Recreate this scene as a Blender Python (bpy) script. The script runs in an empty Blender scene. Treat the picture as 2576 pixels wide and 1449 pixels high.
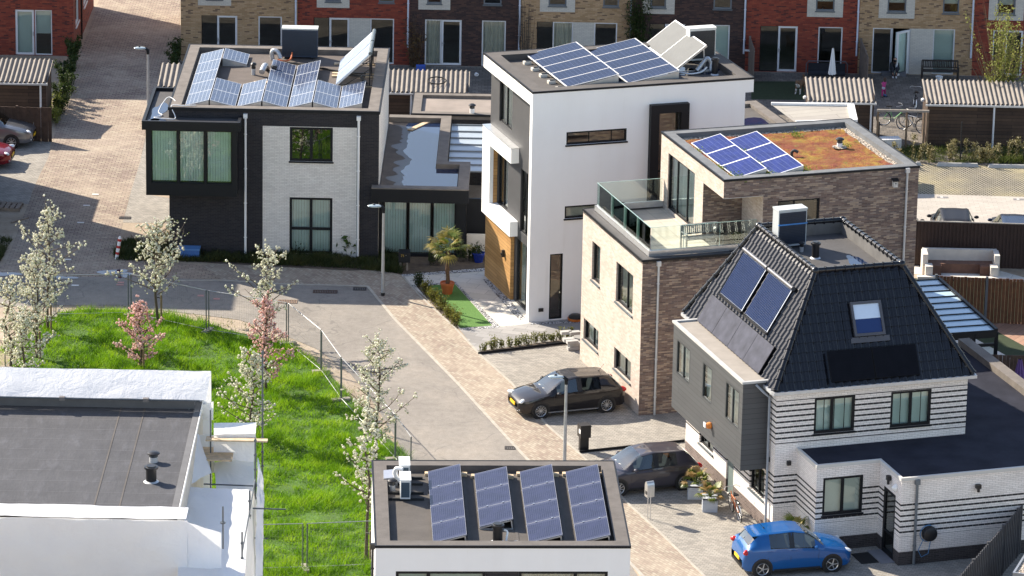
import bpy, bmesh, math, random
import numpy as np
from math import sin, cos, pi, radians as rad, sqrt, atan2
from mathutils import Vector, Matrix, noise as mnoise

SC = bpy.context.scene
COL = SC.collection
# ------------------------------------------------------------------ camera
CAMH, CAMY, PITCH, ROLL, FPX = 55.0, -175.0, rad(17.5), rad(1.08), 11140.0
IW, IH = 2576.0, 1449.0                     # pixel grid in which the photograph was measured
FW = Vector((0, cos(PITCH), -sin(PITCH)))
_rt, _up = Vector((1, 0, 0)), Vector((0, sin(PITCH), cos(PITCH)))
RT = cos(ROLL) * _rt + sin(ROLL) * _up
UP = cos(ROLL) * _up - sin(ROLL) * _rt
CPOS = Vector((0, CAMY, CAMH))
cam = bpy.data.cameras.new('camera')
cam.sensor_width = 36.0
cam.lens = 36.0 * FPX / IW
cam.clip_start, cam.clip_end = 1.0, 3000.0
cam_o = bpy.data.objects.new('camera', cam)
COL.objects.link(cam_o)
cam_o.matrix_world = Matrix(((RT.x, UP.x, -FW.x, CPOS.x), (RT.y, UP.y, -FW.y, CPOS.y),
                             (RT.z, UP.z, -FW.z, CPOS.z), (0, 0, 0, 1)))
SC.camera = cam_o
# ------------------------------------------------------------------ world, sun, exposure
SUN_AZ, SUN_EL = rad(37.0), rad(34.0)       # shadows fall towards (cos az, -sin az)
wd = bpy.data.worlds.new('World')
SC.world = wd
wd.use_nodes = True
_n = wd.node_tree.nodes
sky = _n.new('ShaderNodeTexSky')
sky.sky_type = 'NISHITA'
sky.sun_disc = False
sky.sun_elevation = SUN_EL
sky.sun_rotation = rad(-53.0)
sky.air_density, sky.dust_density, sky.ozone_density = 1.0, 0.6, 1.0
_tint = _n.new('ShaderNodeMix')
_tint.data_type, _tint.blend_type = 'RGBA', 'MULTIPLY'
_tint.inputs[0].default_value = 1.0
_tint.inputs[7].default_value = (1.10, 0.99, 0.93, 1)      # white balance of the photograph: shade is neutral grey
wd.node_tree.links.new(sky.outputs[0], _tint.inputs[6])
wd.node_tree.links.new(_tint.outputs[2], _n['Background'].inputs[0])
_n['Background'].inputs[1].default_value = 0.105
sl = bpy.data.lights.new('sun', 'SUN')
sl.energy, sl.angle, sl.color = 4.1, rad(0.53), (1.0, 0.90, 0.75)
so = bpy.data.objects.new('sun', sl)
COL.objects.link(so)
_sd = Vector((cos(SUN_AZ) * cos(SUN_EL), -sin(SUN_AZ) * cos(SUN_EL), -sin(SUN_EL)))
so.rotation_euler = _sd.to_track_quat('-Z', 'Y').to_euler()
so.location = (-60, 60, 60)
SC.view_settings.view_transform = 'Standard'
SC.view_settings.look = 'None'
SC.view_settings.exposure = 1.4
SC.view_settings.gamma = 1.0
SC.cycles.max_bounces = 6
SC.cycles.transparent_max_bounces = 12

# ------------------------------------------------------------------ measuring the photograph
def ray(u, v):
    return FW + ((u - IW / 2) / FPX) * RT - ((v - IH / 2) / FPX) * UP
def G(u, v, h=0.0):                         # world point at height h
    d = ray(u, v)
    return CPOS + d * ((h - CAMH) / d.z)
def GY(u, v, y):                            # world point on the vertical plane y
    d = ray(u, v)
    return CPOS + d * ((y - CAMY) / d.y)
def g2(pts, h=0.0):
    return [(p.x, p.y) for p in (G(u, v, h) for u, v in pts)]

# ------------------------------------------------------------------ mesh builder
class MB:
    def __init__(s):
        s.v, s.f, s.uv = [], [], None
    def add(s, vs, fs):
        o = len(s.v)
        s.v.extend([tuple(p) for p in vs])
        s.f.extend([tuple(i + o for i in f) for f in fs])
        return s
    def box(s, x0, y0, z0, x1, y1, z1):
        if x1 < x0: x0, x1 = x1, x0
        if y1 < y0: y0, y1 = y1, y0
        if z1 < z0: z0, z1 = z1, z0
        return s.add([(x0, y0, z0), (x1, y0, z0), (x1, y1, z0), (x0, y1, z0), (x0, y0, z1), (x1, y0, z1), (x1, y1, z1), (x0, y1, z1)],
                     [(0, 3, 2, 1), (4, 5, 6, 7), (0, 1, 5, 4), (1, 2, 6, 5), (2, 3, 7, 6), (3, 0, 4, 7)])
    def obox(s, c, size, mat):              # oriented box, mat: 3x3
        a, b, d = size[0] / 2, size[1] / 2, size[2] / 2
        c = Vector(c)
        P = [c + mat @ Vector(q) for q in ((-a, -b, -d), (a, -b, -d), (a, b, -d), (-a, b, -d), (-a, -b, d), (a, -b, d), (a, b, d), (-a, b, d))]
        return s.add(P, [(0, 3, 2, 1), (4, 5, 6, 7), (0, 1, 5, 4), (1, 2, 6, 5), (2, 3, 7, 6), (3, 0, 4, 7)])
    def beam(s, p0, p1, w, h, up=(0, 0, 1)):
        p0, p1 = Vector(p0), Vector(p1)
        d = (p1 - p0)
        L = d.length
        if L < 1e-6: return s
        x = d / L
        u = Vector(up)
        y = u.cross(x)
        if y.length < 1e-4: y = Vector((0, 1, 0)).cross(x)
        y.normalize()
        z = x.cross(y)
        return s.obox((p0 + p1) / 2, (L, w, h), Matrix((x, y, z)).transposed())
    def poly(s, pts):
        return s.add(pts, [tuple(range(len(pts)))])
    def prism(s, p2, z0, z1):
        n = len(p2)
        ar = sum(p2[i][0] * p2[(i + 1) % n][1] - p2[(i + 1) % n][0] * p2[i][1] for i in range(n))
        if ar < 0: p2 = p2[::-1]
        vs = [(x, y, z0) for x, y in p2] + [(x, y, z1) for x, y in p2]
        return s.add(vs, [tuple(range(n))[::-1], tuple(range(n, 2 * n))] + [(i, (i + 1) % n, n + (i + 1) % n, n + i) for i in range(n)])
    def tube(s, pts, r, n=6, caps=True):
        pts = [Vector(p) for p in pts]
        if not isinstance(r, (list, tuple)): r = [r] * len(pts)
        vs, fs = [], []
        ref = None
        for i, p in enumerate(pts):
            a = pts[max(i - 1, 0)]
            b = pts[min(i + 1, len(pts) - 1)]
            t = (b - a)
            if t.length < 1e-9: t = Vector((0, 0, 1))
            t.normalize()
            if ref is None:
                ref = Vector((1, 0, 0)) if abs(t.x) < .8 else Vector((0, 1, 0))
            x = (ref - t * ref.dot(t))
            if x.length < 1e-4: x = t.orthogonal()
            x.normalize()
            ref = x
            y = t.cross(x)
            for k in range(n):
                q = 2 * pi * k / n
                vs.append(p + (x * cos(q) + y * sin(q)) * r[i])
        for i in range(len(pts) - 1):
            for k in range(n):
                k2 = (k + 1) % n
                fs.append((i * n + k, i * n + k2, (i + 1) * n + k2, (i + 1) * n + k))
        if caps:
            fs.append(tuple(range(n))[::-1])
            fs.append(tuple(range((len(pts) - 1) * n, len(pts) * n)))
        return s.add(vs, fs)
    def cyl(s, p0, p1, r0, r1=None, n=12):
        return s.tube([p0, p1], [r0, r0 if r1 is None else r1], n)
    def lathe(s, prof, c=(0, 0, 0), n=16, caps=True):   # prof: (r, z)
        vs, fs = [], []
        for r, z in prof:
            for k in range(n):
                q = 2 * pi * k / n
                vs.append((c[0] + r * cos(q), c[1] + r * sin(q), c[2] + z))
        for i in range(len(prof) - 1):
            for k in range(n):
                k2 = (k + 1) % n
                fs.append((i * n + k, i * n + k2, (i + 1) * n + k2, (i + 1) * n + k))
        if caps and prof[0][0] > 1e-4: fs.append(tuple(range(n))[::-1])
        if caps and prof[-1][0] > 1e-4: fs.append(tuple(range((len(prof) - 1) * n, len(prof) * n)))
        return s.add(vs, fs)
    def grid(s, fn, nu, nv):
        vs = [fn(i / nu, j / nv) for j in range(nv + 1) for i in range(nu + 1)]
        return s.add(vs, [(j * (nu + 1) + i, j * (nu + 1) + i + 1, (j + 1) * (nu + 1) + i + 1, (j + 1) * (nu + 1) + i) for j in range(nv) for i in range(nu)])
    def wall(s, p0, p1, z0, z1, holes=(), t=0.12):
        """wall face from p0 to p1 (outside on the right hand), with openings (s0, s1, za, zb) and reveals t deep"""
        p0, p1 = Vector((p0[0], p0[1], 0)), Vector((p1[0], p1[1], 0))
        L = (p1 - p0).length
        d = (p1 - p0) / L
        inn = Vector((-d.y, d.x, 0)) * t
        us = sorted({0.0, L} | {h[0] for h in holes} | {h[1] for h in holes})
        zs = sorted({z0, z1} | {h[2] for h in holes} | {h[3] for h in holes})
        P = lambda a, z, o=Vector((0, 0, 0)): tuple(p0 + d * a + Vector((0, 0, z)) + o)
        for i in range(len(us) - 1):
            for j in range(len(zs) - 1):
                a, b, c, e = us[i], us[i + 1], zs[j], zs[j + 1]
                m, k = (a + b) / 2, (c + e) / 2
                if any(h[0] < m < h[1] and h[2] < k < h[3] for h in holes): continue
                s.poly([P(a, c), P(b, c), P(b, e), P(a, e)])
        for a, b, c, e in [h[:4] for h in holes]:
            s.poly([P(a, c), P(a, e), P(a, e, inn), P(a, c, inn)])
            s.poly([P(b, e), P(b, c), P(b, c, inn), P(b, e, inn)])
            s.poly([P(a, e), P(b, e), P(b, e, inn), P(a, e, inn)])
            s.poly([P(b, c), P(a, c), P(a, c, inn), P(b, c, inn)])
        return s
    def build(s, name, mat, parent=None, smooth=0, uvscale=1.0):
        me = bpy.data.meshes.new(name)
        me.from_pydata(s.v, [], s.f)
        nl = len(me.loops)
        if nl:
            nv = len(me.vertices)
            co = np.empty(nv * 3, np.float32); me.vertices.foreach_get('co', co); co = co.reshape(-1, 3)
            npoly = len(me.polygons)
            nr = np.empty(npoly * 3, np.float32); me.polygons.foreach_get('normal', nr); nr = nr.reshape(-1, 3)
            lt = np.empty(npoly, np.int32); me.polygons.foreach_get('loop_total', lt)
            li = np.empty(nl, np.int32); me.loops.foreach_get('vertex_index', li)
            N = np.repeat(nr, lt, axis=0)
            hl = np.hypot(N[:, 0], N[:, 1])
            flat = hl < 0.15
            hs = np.where(hl < 1e-6, 1, hl)
            ux = np.where(flat, 1.0, -N[:, 1] / hs)
            uy = np.where(flat, 0.0, N[:, 0] / hs)
            U = np.stack([ux, uy, np.zeros_like(ux)], 1)
            V = np.cross(N, U)
            V[flat] = (0, 1, 0)
            p = co[li]
            uv = np.stack([(p * U).sum(1), (p * V).sum(1)], 1).astype(np.float32) * uvscale
            if s.uv is not None: uv = np.asarray(s.uv, np.float32)
            lay = me.uv_layers.new(name='UVMap')
            lay.data.foreach_set('uv', uv.ravel())
        if isinstance(mat, (list, tuple)):
            for m in mat: me.materials.append(m)
        elif mat is not None:
            me.materials.append(mat)
        if smooth:
            me.polygons.foreach_set('use_smooth', [True] * len(me.polygons))
            if smooth < 180: me.set_sharp_from_angle(angle=rad(smooth))
        me.update()
        o = bpy.data.objects.new(name, me)
        COL.objects.link(o)
        if parent is not None: o.parent = parent
        return o

def tag(o, label=None, cat=None, group=None, kind=None):
    if label: o['label'] = label
    if cat: o['category'] = cat
    if group: o['group'] = group
    if kind: o['kind'] = kind
    return o
def thing(name, label, cat, loc=(0, 0, 0), rz=0.0, group=None):
    o = bpy.data.objects.new(name, None)
    COL.objects.link(o)
    o.location = loc
    o.rotation_euler = (0, 0, rz)
    o.empty_display_size = 0.2
    return tag(o, label, cat, group)
def copy_tree(o, parent=None):
    c = o.copy()
    COL.objects.link(c)
    if parent is not None: c.parent = parent
    for ch in list(o.children): copy_tree(ch, c)
    return c
def structure(name, mb, mat, smooth=0):
    return tag(mb.build(name, mat, None, smooth), kind='structure')

# ------------------------------------------------------------------ materials
class NT:
    def __init__(s, name):
        s.m = bpy.data.materials.new(name)
        s.m.use_nodes = True
        s.t = s.m.node_tree
        s.b = s.t.nodes['Principled BSDF']
    def n(s, kind, **kw):
        nd = s.t.nodes.new('ShaderNode' + kind)
        for k, v in kw.items(): setattr(nd, k, v)
        return nd
    def l(s, a, b): s.t.links.new(a, b)
    def val(s, x, sock):
        if isinstance(x, (int, float)): sock.default_value = x
        elif isinstance(x, tuple): sock.default_value = x if len(x) == len(sock.default_value) else (*x, 1.0)
        else: s.l(x, sock)
    def math(s, op, a, b=0.0, c=None):
        nd = s.n('Math', operation=op)
        s.val(a, nd.inputs[0]); s.val(b, nd.inputs[1])
        if c is not None: s.val(c, nd.inputs[2])
        return nd.outputs[0]
    def mix(s, f, a, b, blend='MIX'):
        nd = s.n('Mix', data_type='RGBA', blend_type=blend)
        s.val(f, nd.inputs[0]); s.val(a, nd.inputs[6]); s.val(b, nd.inputs[7])
        return nd.outputs[2]
    def noise(s, scale, detail=3, vec=None, rough=0.55, dist=0.0):
        nd = s.n('TexNoise')
        nd.inputs['Scale'].default_value = scale
        nd.inputs['Detail'].default_value = detail
        nd.inputs['Roughness'].default_value = rough
        nd.inputs['Distortion'].default_value = dist
        if vec is not None: s.l(vec, nd.inputs['Vector'])
        return nd.outputs[0]
    def ramp(s, f, stops, interp='LINEAR'):
        nd = s.n('ValToRGB')
        cr = nd.color_ramp
        cr.interpolation = interp
        while len(cr.elements) < len(stops): cr.elements.new(0.5)
        for e, (p, c) in zip(cr.elements, stops):
            e.position = p
            e.color = (*c, 1) if len(c) == 3 else c
        s.l(f, nd.inputs[0])
        return nd.outputs[0]
    def obj(s): return s.n('TexCoord').outputs['Object']
    def uv(s): return s.n('TexCoord').outputs['UV']
    def setc(s, c, rough=0.7, metal=0.0, spec=None):
        s.val(c, s.b.inputs['Base Color'])
        s.val(rough, s.b.inputs['Roughness'])
        s.val(metal, s.b.inputs['Metallic'])
        if spec is not None: s.b.inputs['Specular IOR Level'].default_value = spec
    def bump(s, h, strength=0.3, dist=0.02):
        nd = s.n('Bump')
        nd.inputs['Strength'].default_value = strength
        nd.inputs['Distance'].default_value = dist
        s.l(h, nd.inputs['Height'])
        s.l(nd.outputs[0], s.b.inputs['Normal'])

def sh(c, k): return tuple(min(1, x * k) for x in c)
MATS = {}
def plain(name, c, rough=0.6, metal=0.0, var=0.15, scale=3.0, bump=0.0, spec=None):
    if name in MATS: return MATS[name]
    t = NT(name)
    if var:
        o = t.obj()
        f = t.noise(scale, 5, o)
        col = t.ramp(f, [(0.25, sh(c, 1 - var)), (0.75, sh(c, 1 + var))])
        if bump: t.bump(t.noise(scale * 9, 3, o), bump, 0.02)
    else: col = c
    t.setc(col, rough, metal, spec)
    MATS[name] = t.m
    return t.m
def units(name, cols, joint, bw, bh, jw=0.012, off=0.5, rough=0.85, dirt=0.25, dscale=0.7, bump=0.25, rot=0.0, stripe=None, plinth=None, dirtc=None, dark=None):
    """bricks, pavers or slabs laid in courses; colours drawn per unit from cols"""
    t = NT(name)
    sep = t.n('SeparateXYZ')
    vec = t.uv()
    if rot:
        mp = t.n('Mapping'); mp.inputs['Rotation'].default_value = (0, 0, rot); t.l(vec, mp.inputs[0]); vec = mp.outputs[0]
    t.l(vec, sep.inputs[0])
    U, V = sep.outputs[0], sep.outputs[1]
    row = t.math('FLOOR', t.math('DIVIDE', V, bh))
    uo = t.math('ADD', t.math('DIVIDE', U, bw), t.math('MULTIPLY', t.math('MODULO', t.math('ABSOLUTE', row), 2.0), off))
    colm = t.math('FLOOR', uo)
    fu, fv = t.math('FRACT', uo), t.math('FRACT', t.math('DIVIDE', V, bh))
    cb = t.n('CombineXYZ'); t.l(colm, cb.inputs[0]); t.l(row, cb.inputs[1])
    wn = t.n('TexWhiteNoise', noise_dimensions='2D'); t.l(cb.outputs[0], wn.inputs[0])
    n = len(cols)
    c = t.ramp(wn.outputs[0], [(i / n, q) for i, q in enumerate(cols)], 'CONSTANT')
    du = t.math('MULTIPLY', t.math('MINIMUM', fu, t.math('SUBTRACT', 1.0, fu)), bw)
    dv = t.math('MULTIPLY', t.math('MINIMUM', fv, t.math('SUBTRACT', 1.0, fv)), bh)
    edge = t.math('LESS_THAN', t.math('MINIMUM', du, dv), jw / 2)
    if stripe:                               # every third course dark, within z ranges
        per, thick, dc, ranges = stripe
        fs = t.math('LESS_THAN', t.math('FRACT', t.math('DIVIDE', V, per)), thick / per)
        m = None
        for a, b in ranges:
            q = t.math('MULTIPLY', t.math('GREATER_THAN', V, a), t.math('LESS_THAN', V, b))
            m = q if m is None else t.math('MAXIMUM', m, q)
        fs = t.math('MULTIPLY', fs, m)
        vert = t.math('LESS_THAN', du, 0.005)
        fs = t.math('MULTIPLY', fs, t.math('SUBTRACT', 1.0, vert))
        c = t.mix(edge, c, joint)
        c = t.mix(fs, c, dc)
    else:
        c = t.mix(edge, c, joint)
    if plinth:
        z, pc = plinth
        pm = t.math('LESS_THAN', V, z)
        pcol = t.mix(edge, t.ramp(wn.outputs[0], [(0, pc), (1, sh(pc, 1.7))]), sh(pc, 3.2))
        c = t.mix(pm, c, pcol)
    ob = t.obj()
    f = t.noise(dscale, 6, ob, 0.6)
    if dirtc:
        c = t.mix(t.ramp(f, [(0.42, (0, 0, 0)), (0.75, (.6, .6, .6))]), c, dirtc)
    c = t.mix(1.0, c, t.ramp(f, [(0.3, (1 - dirt,) * 3), (0.7, (1 + dirt * .3,) * 3)]), 'MULTIPLY')
    f2 = t.noise(9.0, 3, ob, 0.6)
    c = t.mix(1.0, c, t.ramp(f2, [(0.3, (1 - dirt * .6,) * 3), (0.7, (1.0,) * 3)]), 'MULTIPLY')
    t.setc(c, rough)
    if bump: t.bump(t.math('ADD', t.math('SUBTRACT', 1.0, edge), t.math('MULTIPLY', wn.outputs[0], .3)), bump, 0.01)
    MATS[name] = t.m
    return t.m
def glassmat(name, tint=(0.72, 0.86, 0.82), refl=0.10):
    t = NT(name)
    t.t.nodes.remove(t.b)
    tr = t.n('BsdfTransparent'); tr.inputs[0].default_value = (*tint, 1)
    gl = t.n('BsdfGlossy'); gl.inputs['Roughness'].default_value = 0.015; gl.inputs[0].default_value = (0.95, 1, 0.98, 1)
    fr = t.n('Fresnel'); fr.inputs[0].default_value = 1.5
    f = t.math('MINIMUM', t.math('ADD', t.math('MULTIPLY', fr.outputs[0], 1.35), refl), 1.0)
    mx = t.n('MixShader')
    t.l(f, mx.inputs[0]); t.l(tr.outputs[0], mx.inputs[1]); t.l(gl.outputs[0], mx.inputs[2])
    t.l(mx.outputs[0], t.t.nodes['Material Output'].inputs[0])
    MATS[name] = t.m
    return t.m
def paint(name, c, flake=0.3, rough=0.32, coat=1.0):
    t = NT(name)
    t.setc(c, rough, flake, .2)
    t.b.inputs['Coat Weight'].default_value = coat
    t.b.inputs['Coat Roughness'].default_value = 0.03
    return t.m
def leafmat(name, cols, scale=2.0, trans=0.35, rough=0.6):
    t = NT(name)
    o = t.obj()
    g = t.n('ObjectInfo')
    f = t.noise(scale, 4, o)
    n = len(cols)
    c = t.ramp(f, [(0.3 + 0.4 * i / max(1, n - 1), q) for i, q in enumerate(cols)])
    t.setc(c, rough, 0, 0.25)
    tl = t.n('BsdfTranslucent')
    t.l(c, tl.inputs[0])
    mx = t.n('MixShader'); mx.inputs[0].default_value = trans
    t.l(t.b.outputs[0], mx.inputs[1]); t.l(tl.outputs[0], mx.inputs[2])
    t.l(mx.outputs[0], t.t.nodes['Material Output'].inputs[0])
    return t.m
# ------------------------------------------------------------------ shared materials
M_BITUMEN = plain('bitumen_felt', (0.085, 0.075, 0.068), 0.85, 0, 0.22, 1.6, 0.35)
M_BITGREY = plain('bitumen_grey', (0.066, 0.063, 0.064), 0.8, 0, 0.2, 1.2, 0.35)
M_COPING = plain('coping_felt', (0.155, 0.135, 0.118), 0.9, 0, 0.25, 2.2, 0.4)
M_ANTH = plain('anthracite_metal', (0.009, 0.010, 0.013), 0.5, 0.0, 0.1, 3, 0, .25)
M_BLACK = plain('black_plastic', (0.012, 0.012, 0.014), 0.4, 0, 0.1)
M_STEEL = plain('galvanised_steel', (0.40, 0.41, 0.42), 0.45, 0.35, 0.15, 6)
M_ALU = plain('aluminium', (0.62, 0.63, 0.64), 0.35, 0.8, 0.08, 6)
M_WHITE = plain('white_paint', (0.80, 0.80, 0.79), 0.5, 0, 0.04, 2)
def render_mat():
    t = NT('white_render'); o = t.obj()
    mp = t.n('Mapping'); mp.inputs['Scale'].default_value = (2.2, 2.2, .16); t.l(o, mp.inputs[0])
    c = t.ramp(t.noise(1.0, 5, mp.outputs[0], .65), [(.3, (0.90, 0.895, 0.885)), (.62, (0.885, 0.875, 0.86)), (.80, (0.80, 0.785, 0.76))])
    c = t.mix(1.0, c, t.ramp(t.noise(.5, 5, o, .6), [(.3, (.95, .95, .95)), (.7, (1, 1, 1))]), 'MULTIPLY')
    t.setc(c, .92); t.bump(t.noise(30, 3, o), .15, .01)
    return t.m
M_RENDER = render_mat()
M_ZINC = plain('zinc_gutter', (0.55, 0.56, 0.57), 0.45, 0.4, 0.1, 4)
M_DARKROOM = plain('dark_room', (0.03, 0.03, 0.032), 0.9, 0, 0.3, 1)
M_GLASS = glassmat('window_glass', (0.86, 0.94, 0.91), 0.07)
M_GLASSD = glassmat('window_glass_dark', (0.5, 0.56, 0.56), 0.12)
M_BLIND = plain('blind_fabric', (0.76, 0.84, 0.815), 0.8, 0, 0.08, 1.0)
M_CURTAIN = plain('curtain_fabric', (0.62, 0.58, 0.52), 0.9, 0, 0.15, 3.0)
M_LAMEL = plain('white_blind', (0.72, 0.72, 0.68), 0.7, 0, 0.05, 1.0)
M_WOODOLD = plain('weathered_wood', (0.20, 0.135, 0.085), 0.85, 0, 0.35, 4)
M_TIMBER = plain('pale_timber', (0.55, 0.42, 0.27), 0.8, 0, 0.25, 5)
M_RUBBER = plain('rubber', (0.015, 0.015, 0.015), 0.75, 0, 0.2, 6)
M_SOIL = plain('soil', (0.09, 0.068, 0.05), 0.95, 0, 0.4, 4, 0.6)
M_BARK = plain('bark', (0.10, 0.075, 0.055), 0.9, 0, 0.35, 9, 0.4)
M_LEAF = leafmat('leaf_green', [(0.03, 0.06, 0.012), (0.06, 0.11, 0.022), (0.10, 0.14, 0.03)], 3)
M_LEAFD = leafmat('leaf_dark', [(0.02, 0.035, 0.01), (0.035, 0.06, 0.014), (0.06, 0.08, 0.02)], 3)
M_LEAFY = leafmat('leaf_spring', [(0.14, 0.17, 0.03), (0.22, 0.25, 0.05), (0.32, 0.33, 0.08)], 3)

# ------------------------------------------------------------------ ground
def sand_mat():
    t = NT('sandy_soil')
    o = t.obj()
    c = t.ramp(t.noise(0.35, 7, o, 0.65), [(0.3, (0.24, 0.18, 0.125)), (0.5, (0.36, 0.29, 0.215)), (0.7, (0.44, 0.37, 0.29))])
    c = t.mix(t.ramp(t.noise(9, 4, o, .7), [(.5, (0, 0, 0)), (.75, (.6, .6, .6))]), c, (0.16, 0.12, 0.08))
    t.setc(c, 0.95)
    t.bump(t.noise(6, 5, o), 0.5, 0.05)
    return t.m
def asphalt_mat():
    t = NT('old_asphalt')
    o = t.obj()
    c = t.ramp(t.noise(0.28, 6, o, 0.62), [(0.3, (0.205, 0.185, 0.165)), (0.5, (0.255, 0.232, 0.205)), (0.68, (0.32, 0.285, 0.245))])
    c = t.mix(1.0, c, t.ramp(t.noise(38, 3, o, .7), [(.3, (.72, .72, .72)), (.7, (1.12, 1.12, 1.12))]), 'MULTIPLY')
    c = t.mix(1.0, c, t.ramp(t.noise(3.0, 4, o, .7), [(.3, (.86, .85, .84)), (.62, (1.05, 1.05, 1.05))]), 'MULTIPLY')
    v = t.n('TexVoronoi', feature='DISTANCE_TO_EDGE'); v.inputs['Scale'].default_value = 0.22
    mp = t.n('VectorMath', operation='ADD'); t.l(o, mp.inputs[0])
    nz = t.n('TexNoise'); nz.inputs['Scale'].default_value = .8; t.l(o, nz.inputs[0]); t.l(nz.outputs[1], mp.inputs[1]); t.l(mp.outputs[0], v.inputs[0])
    c = t.mix(t.math('MULTIPLY', t.math('LESS_THAN', v.outputs[0], 0.0035), 0.35), c, (0.09, 0.085, 0.08))
    t.setc(c, 0.92)
    t.bump(t.noise(60, 3, o), 0.35, 0.01)
    return t.m
M_SAND = sand_mat()
M_ASPH = asphalt_mat()
RB = [(0.36, 0.29, 0.23), (0.40, 0.33, 0.26), (0.42, 0.355, 0.28), (0.36, 0.28, 0.225), (0.45, 0.39, 0.31), (0.31, 0.235, 0.19)]
M_PAVE_RED = units('paver_red', RB, (0.24, 0.20, 0.15), 0.24, 0.12, 0.022, 0.5, 0.9, 0.2, 0.5, 0.3, rad(58), dirtc=(0.40, 0.34, 0.26))
M_PAVE_ROAD = units('paver_road', [(0.33, 0.255, 0.20), (0.36, 0.285, 0.22), (0.28, 0.21, 0.17), (0.40, 0.33, 0.255), (0.345, 0.265, 0.215)], (0.13, 0.10, 0.075), 0.30, 0.20, 0.030, 0.5, 0.9, 0.2, 0.35, 0.3, rad(0), dirtc=(0.42, 0.355, 0.27))
M_PAVE_GREY = units('paver_grey', [(0.32, 0.295, 0.26), (0.36, 0.335, 0.295), (0.29, 0.27, 0.24), (0.385, 0.355, 0.31)], (0.17, 0.15, 0.12), 0.21, 0.105, 0.014, 0.5, 0.9, 0.2, 0.6, 0.3, rad(18))
M_PAVE_DARK = units('paver_dark', [(0.19, 0.165, 0.14), (0.23, 0.20, 0.17), (0.16, 0.14, 0.12)], (0.08, 0.07, 0.06), 0.3, 0.3, 0.02, 0.5, 0.9, 0.3, 0.6, 0.3)
M_PAVE_LIGHT = units('paver_light', [(0.41, 0.37, 0.32), (0.45, 0.41, 0.355), (0.43, 0.39, 0.34)], (0.26, 0.23, 0.2), 0.42, 0.21, 0.012, 0.5, 0.9, 0.1, 0.5, 0.2)
M_SLAB = units('slab_cream', [(0.60, 0.56, 0.50), (0.64, 0.60, 0.54), (0.57, 0.54, 0.48)], (0.30, 0.28, 0.25), 1.2, 0.6, 0.014, 0.5, 0.85, 0.12, 0.6, 0.15, rad(18))
M_SLABG = units('slab_grey', [(0.26, 0.25, 0.24), (0.32, 0.31, 0.30), (0.36, 0.345, 0.33), (0.29, 0.28, 0.27)], (0.15, 0.145, 0.14), 0.8, 0.4, 0.012, 0.5, 0.85, 0.15, 0.6, 0.15, rad(18))
M_GRASSPAVE = units('grass_paver', [(0.40, 0.36, 0.29), (0.44, 0.39, 0.31), (0.37, 0.33, 0.26)], (0.09, 0.08, 0.05), 0.17, 0.17, 0.06, 0.5, 0.95, 0.3, 0.4, 0.5, rad(6), dirtc=(0.36, 0.30, 0.14))
M_DECK = units('deck_boards', [(0.36, 0.20, 0.13), (0.42, 0.25, 0.17), (0.39, 0.22, 0.15)], (0.10, 0.06, 0.04), 2.4, 0.30, 0.014, 0.4, 0.7, 0.2, 0.8, 0.2, rad(-58))
M_PEBBLE_W = None
def pebble_mat(name, cols, scale):
    t = NT(name)
    o = t.obj()
    v = t.n('TexVoronoi'); v.inputs['Scale'].default_value = scale; t.l(o, v.inputs[0])
    hs = t.n('SeparateColor'); t.l(v.outputs['Color'], hs.inputs[0])
    c = t.ramp(hs.outputs[0], [(i / (len(cols) - 1), q) for i, q in enumerate(cols)])
    c = t.mix(t.ramp(v.outputs['Distance'], [(.35, (0, 0, 0)), (.7, (1, 1, 1))]), c, (0.06, 0.055, 0.05))
    t.setc(c, 0.85)
    t.bump(t.math('SUBTRACT', 1.0, v.outputs['Distance']), 0.9, 0.05)
    return t.m
M_PEB_GREY = pebble_mat('pebbles_pale', [(0.30, 0.31, 0.34), (0.55, 0.55, 0.57), (0.74, 0.74, 0.74), (0.42, 0.42, 0.45)], 14)
M_PEB_TAN = pebble_mat('pebbles_tan', [(0.42, 0.33, 0.24), (0.6, 0.5, 0.4), (0.72, 0.64, 0.54), (0.34, 0.25, 0.18)], 16)

def sheet(name, pts, mat, z, px=True):
    p = g2(pts) if px else pts
    return structure(name, MB().poly([(x, y, z) for x, y in p]) if area(p) > 0 else MB().poly([(x, y, z) for x, y in p[::-1]]), mat)
def area(p):
    return sum(p[i][0] * p[(i + 1) % len(p)][1] - p[(i + 1) % len(p)][0] * p[i][1] for i in range(len(p)))
structure('ground', MB().poly([(-400, -400, 0), (400, -400, 0), (400, 400, 0), (-400, 400, 0)]), M_SAND)
# side street running away at upper left, its grey footway and the parking bays
a = g2([(253, -10), (212, 105), (190, 165), (165, 235), (146, 290), (133, 358), (122, 395), (84, 482), (58, 548), (36, 608), (15, 662), (-40, 700), (300, 699), (560, 702), (505, 668), (400, 655), (272, 650), (300, 600), (318, 520), (330, 480), (352, 410), (364, 355), (370, 262), (436, 160), (452, 85), (453, -10)])
sheet('side_street', a, M_PAVE_ROAD, 0.008, False)
sheet('footway', [(368, 340), (352, 410), (330, 480), (309, 560), (433, 562), (434, 500), (372, 490)], M_PAVE_GREY, 0.006)
sheet('parking_bay', [(-60, 352), (128, 356), (124, 392), (100, 440), (82, 481), (72, 514), (-60, 500)], M_PAVE_GREY, 0.005)
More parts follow.
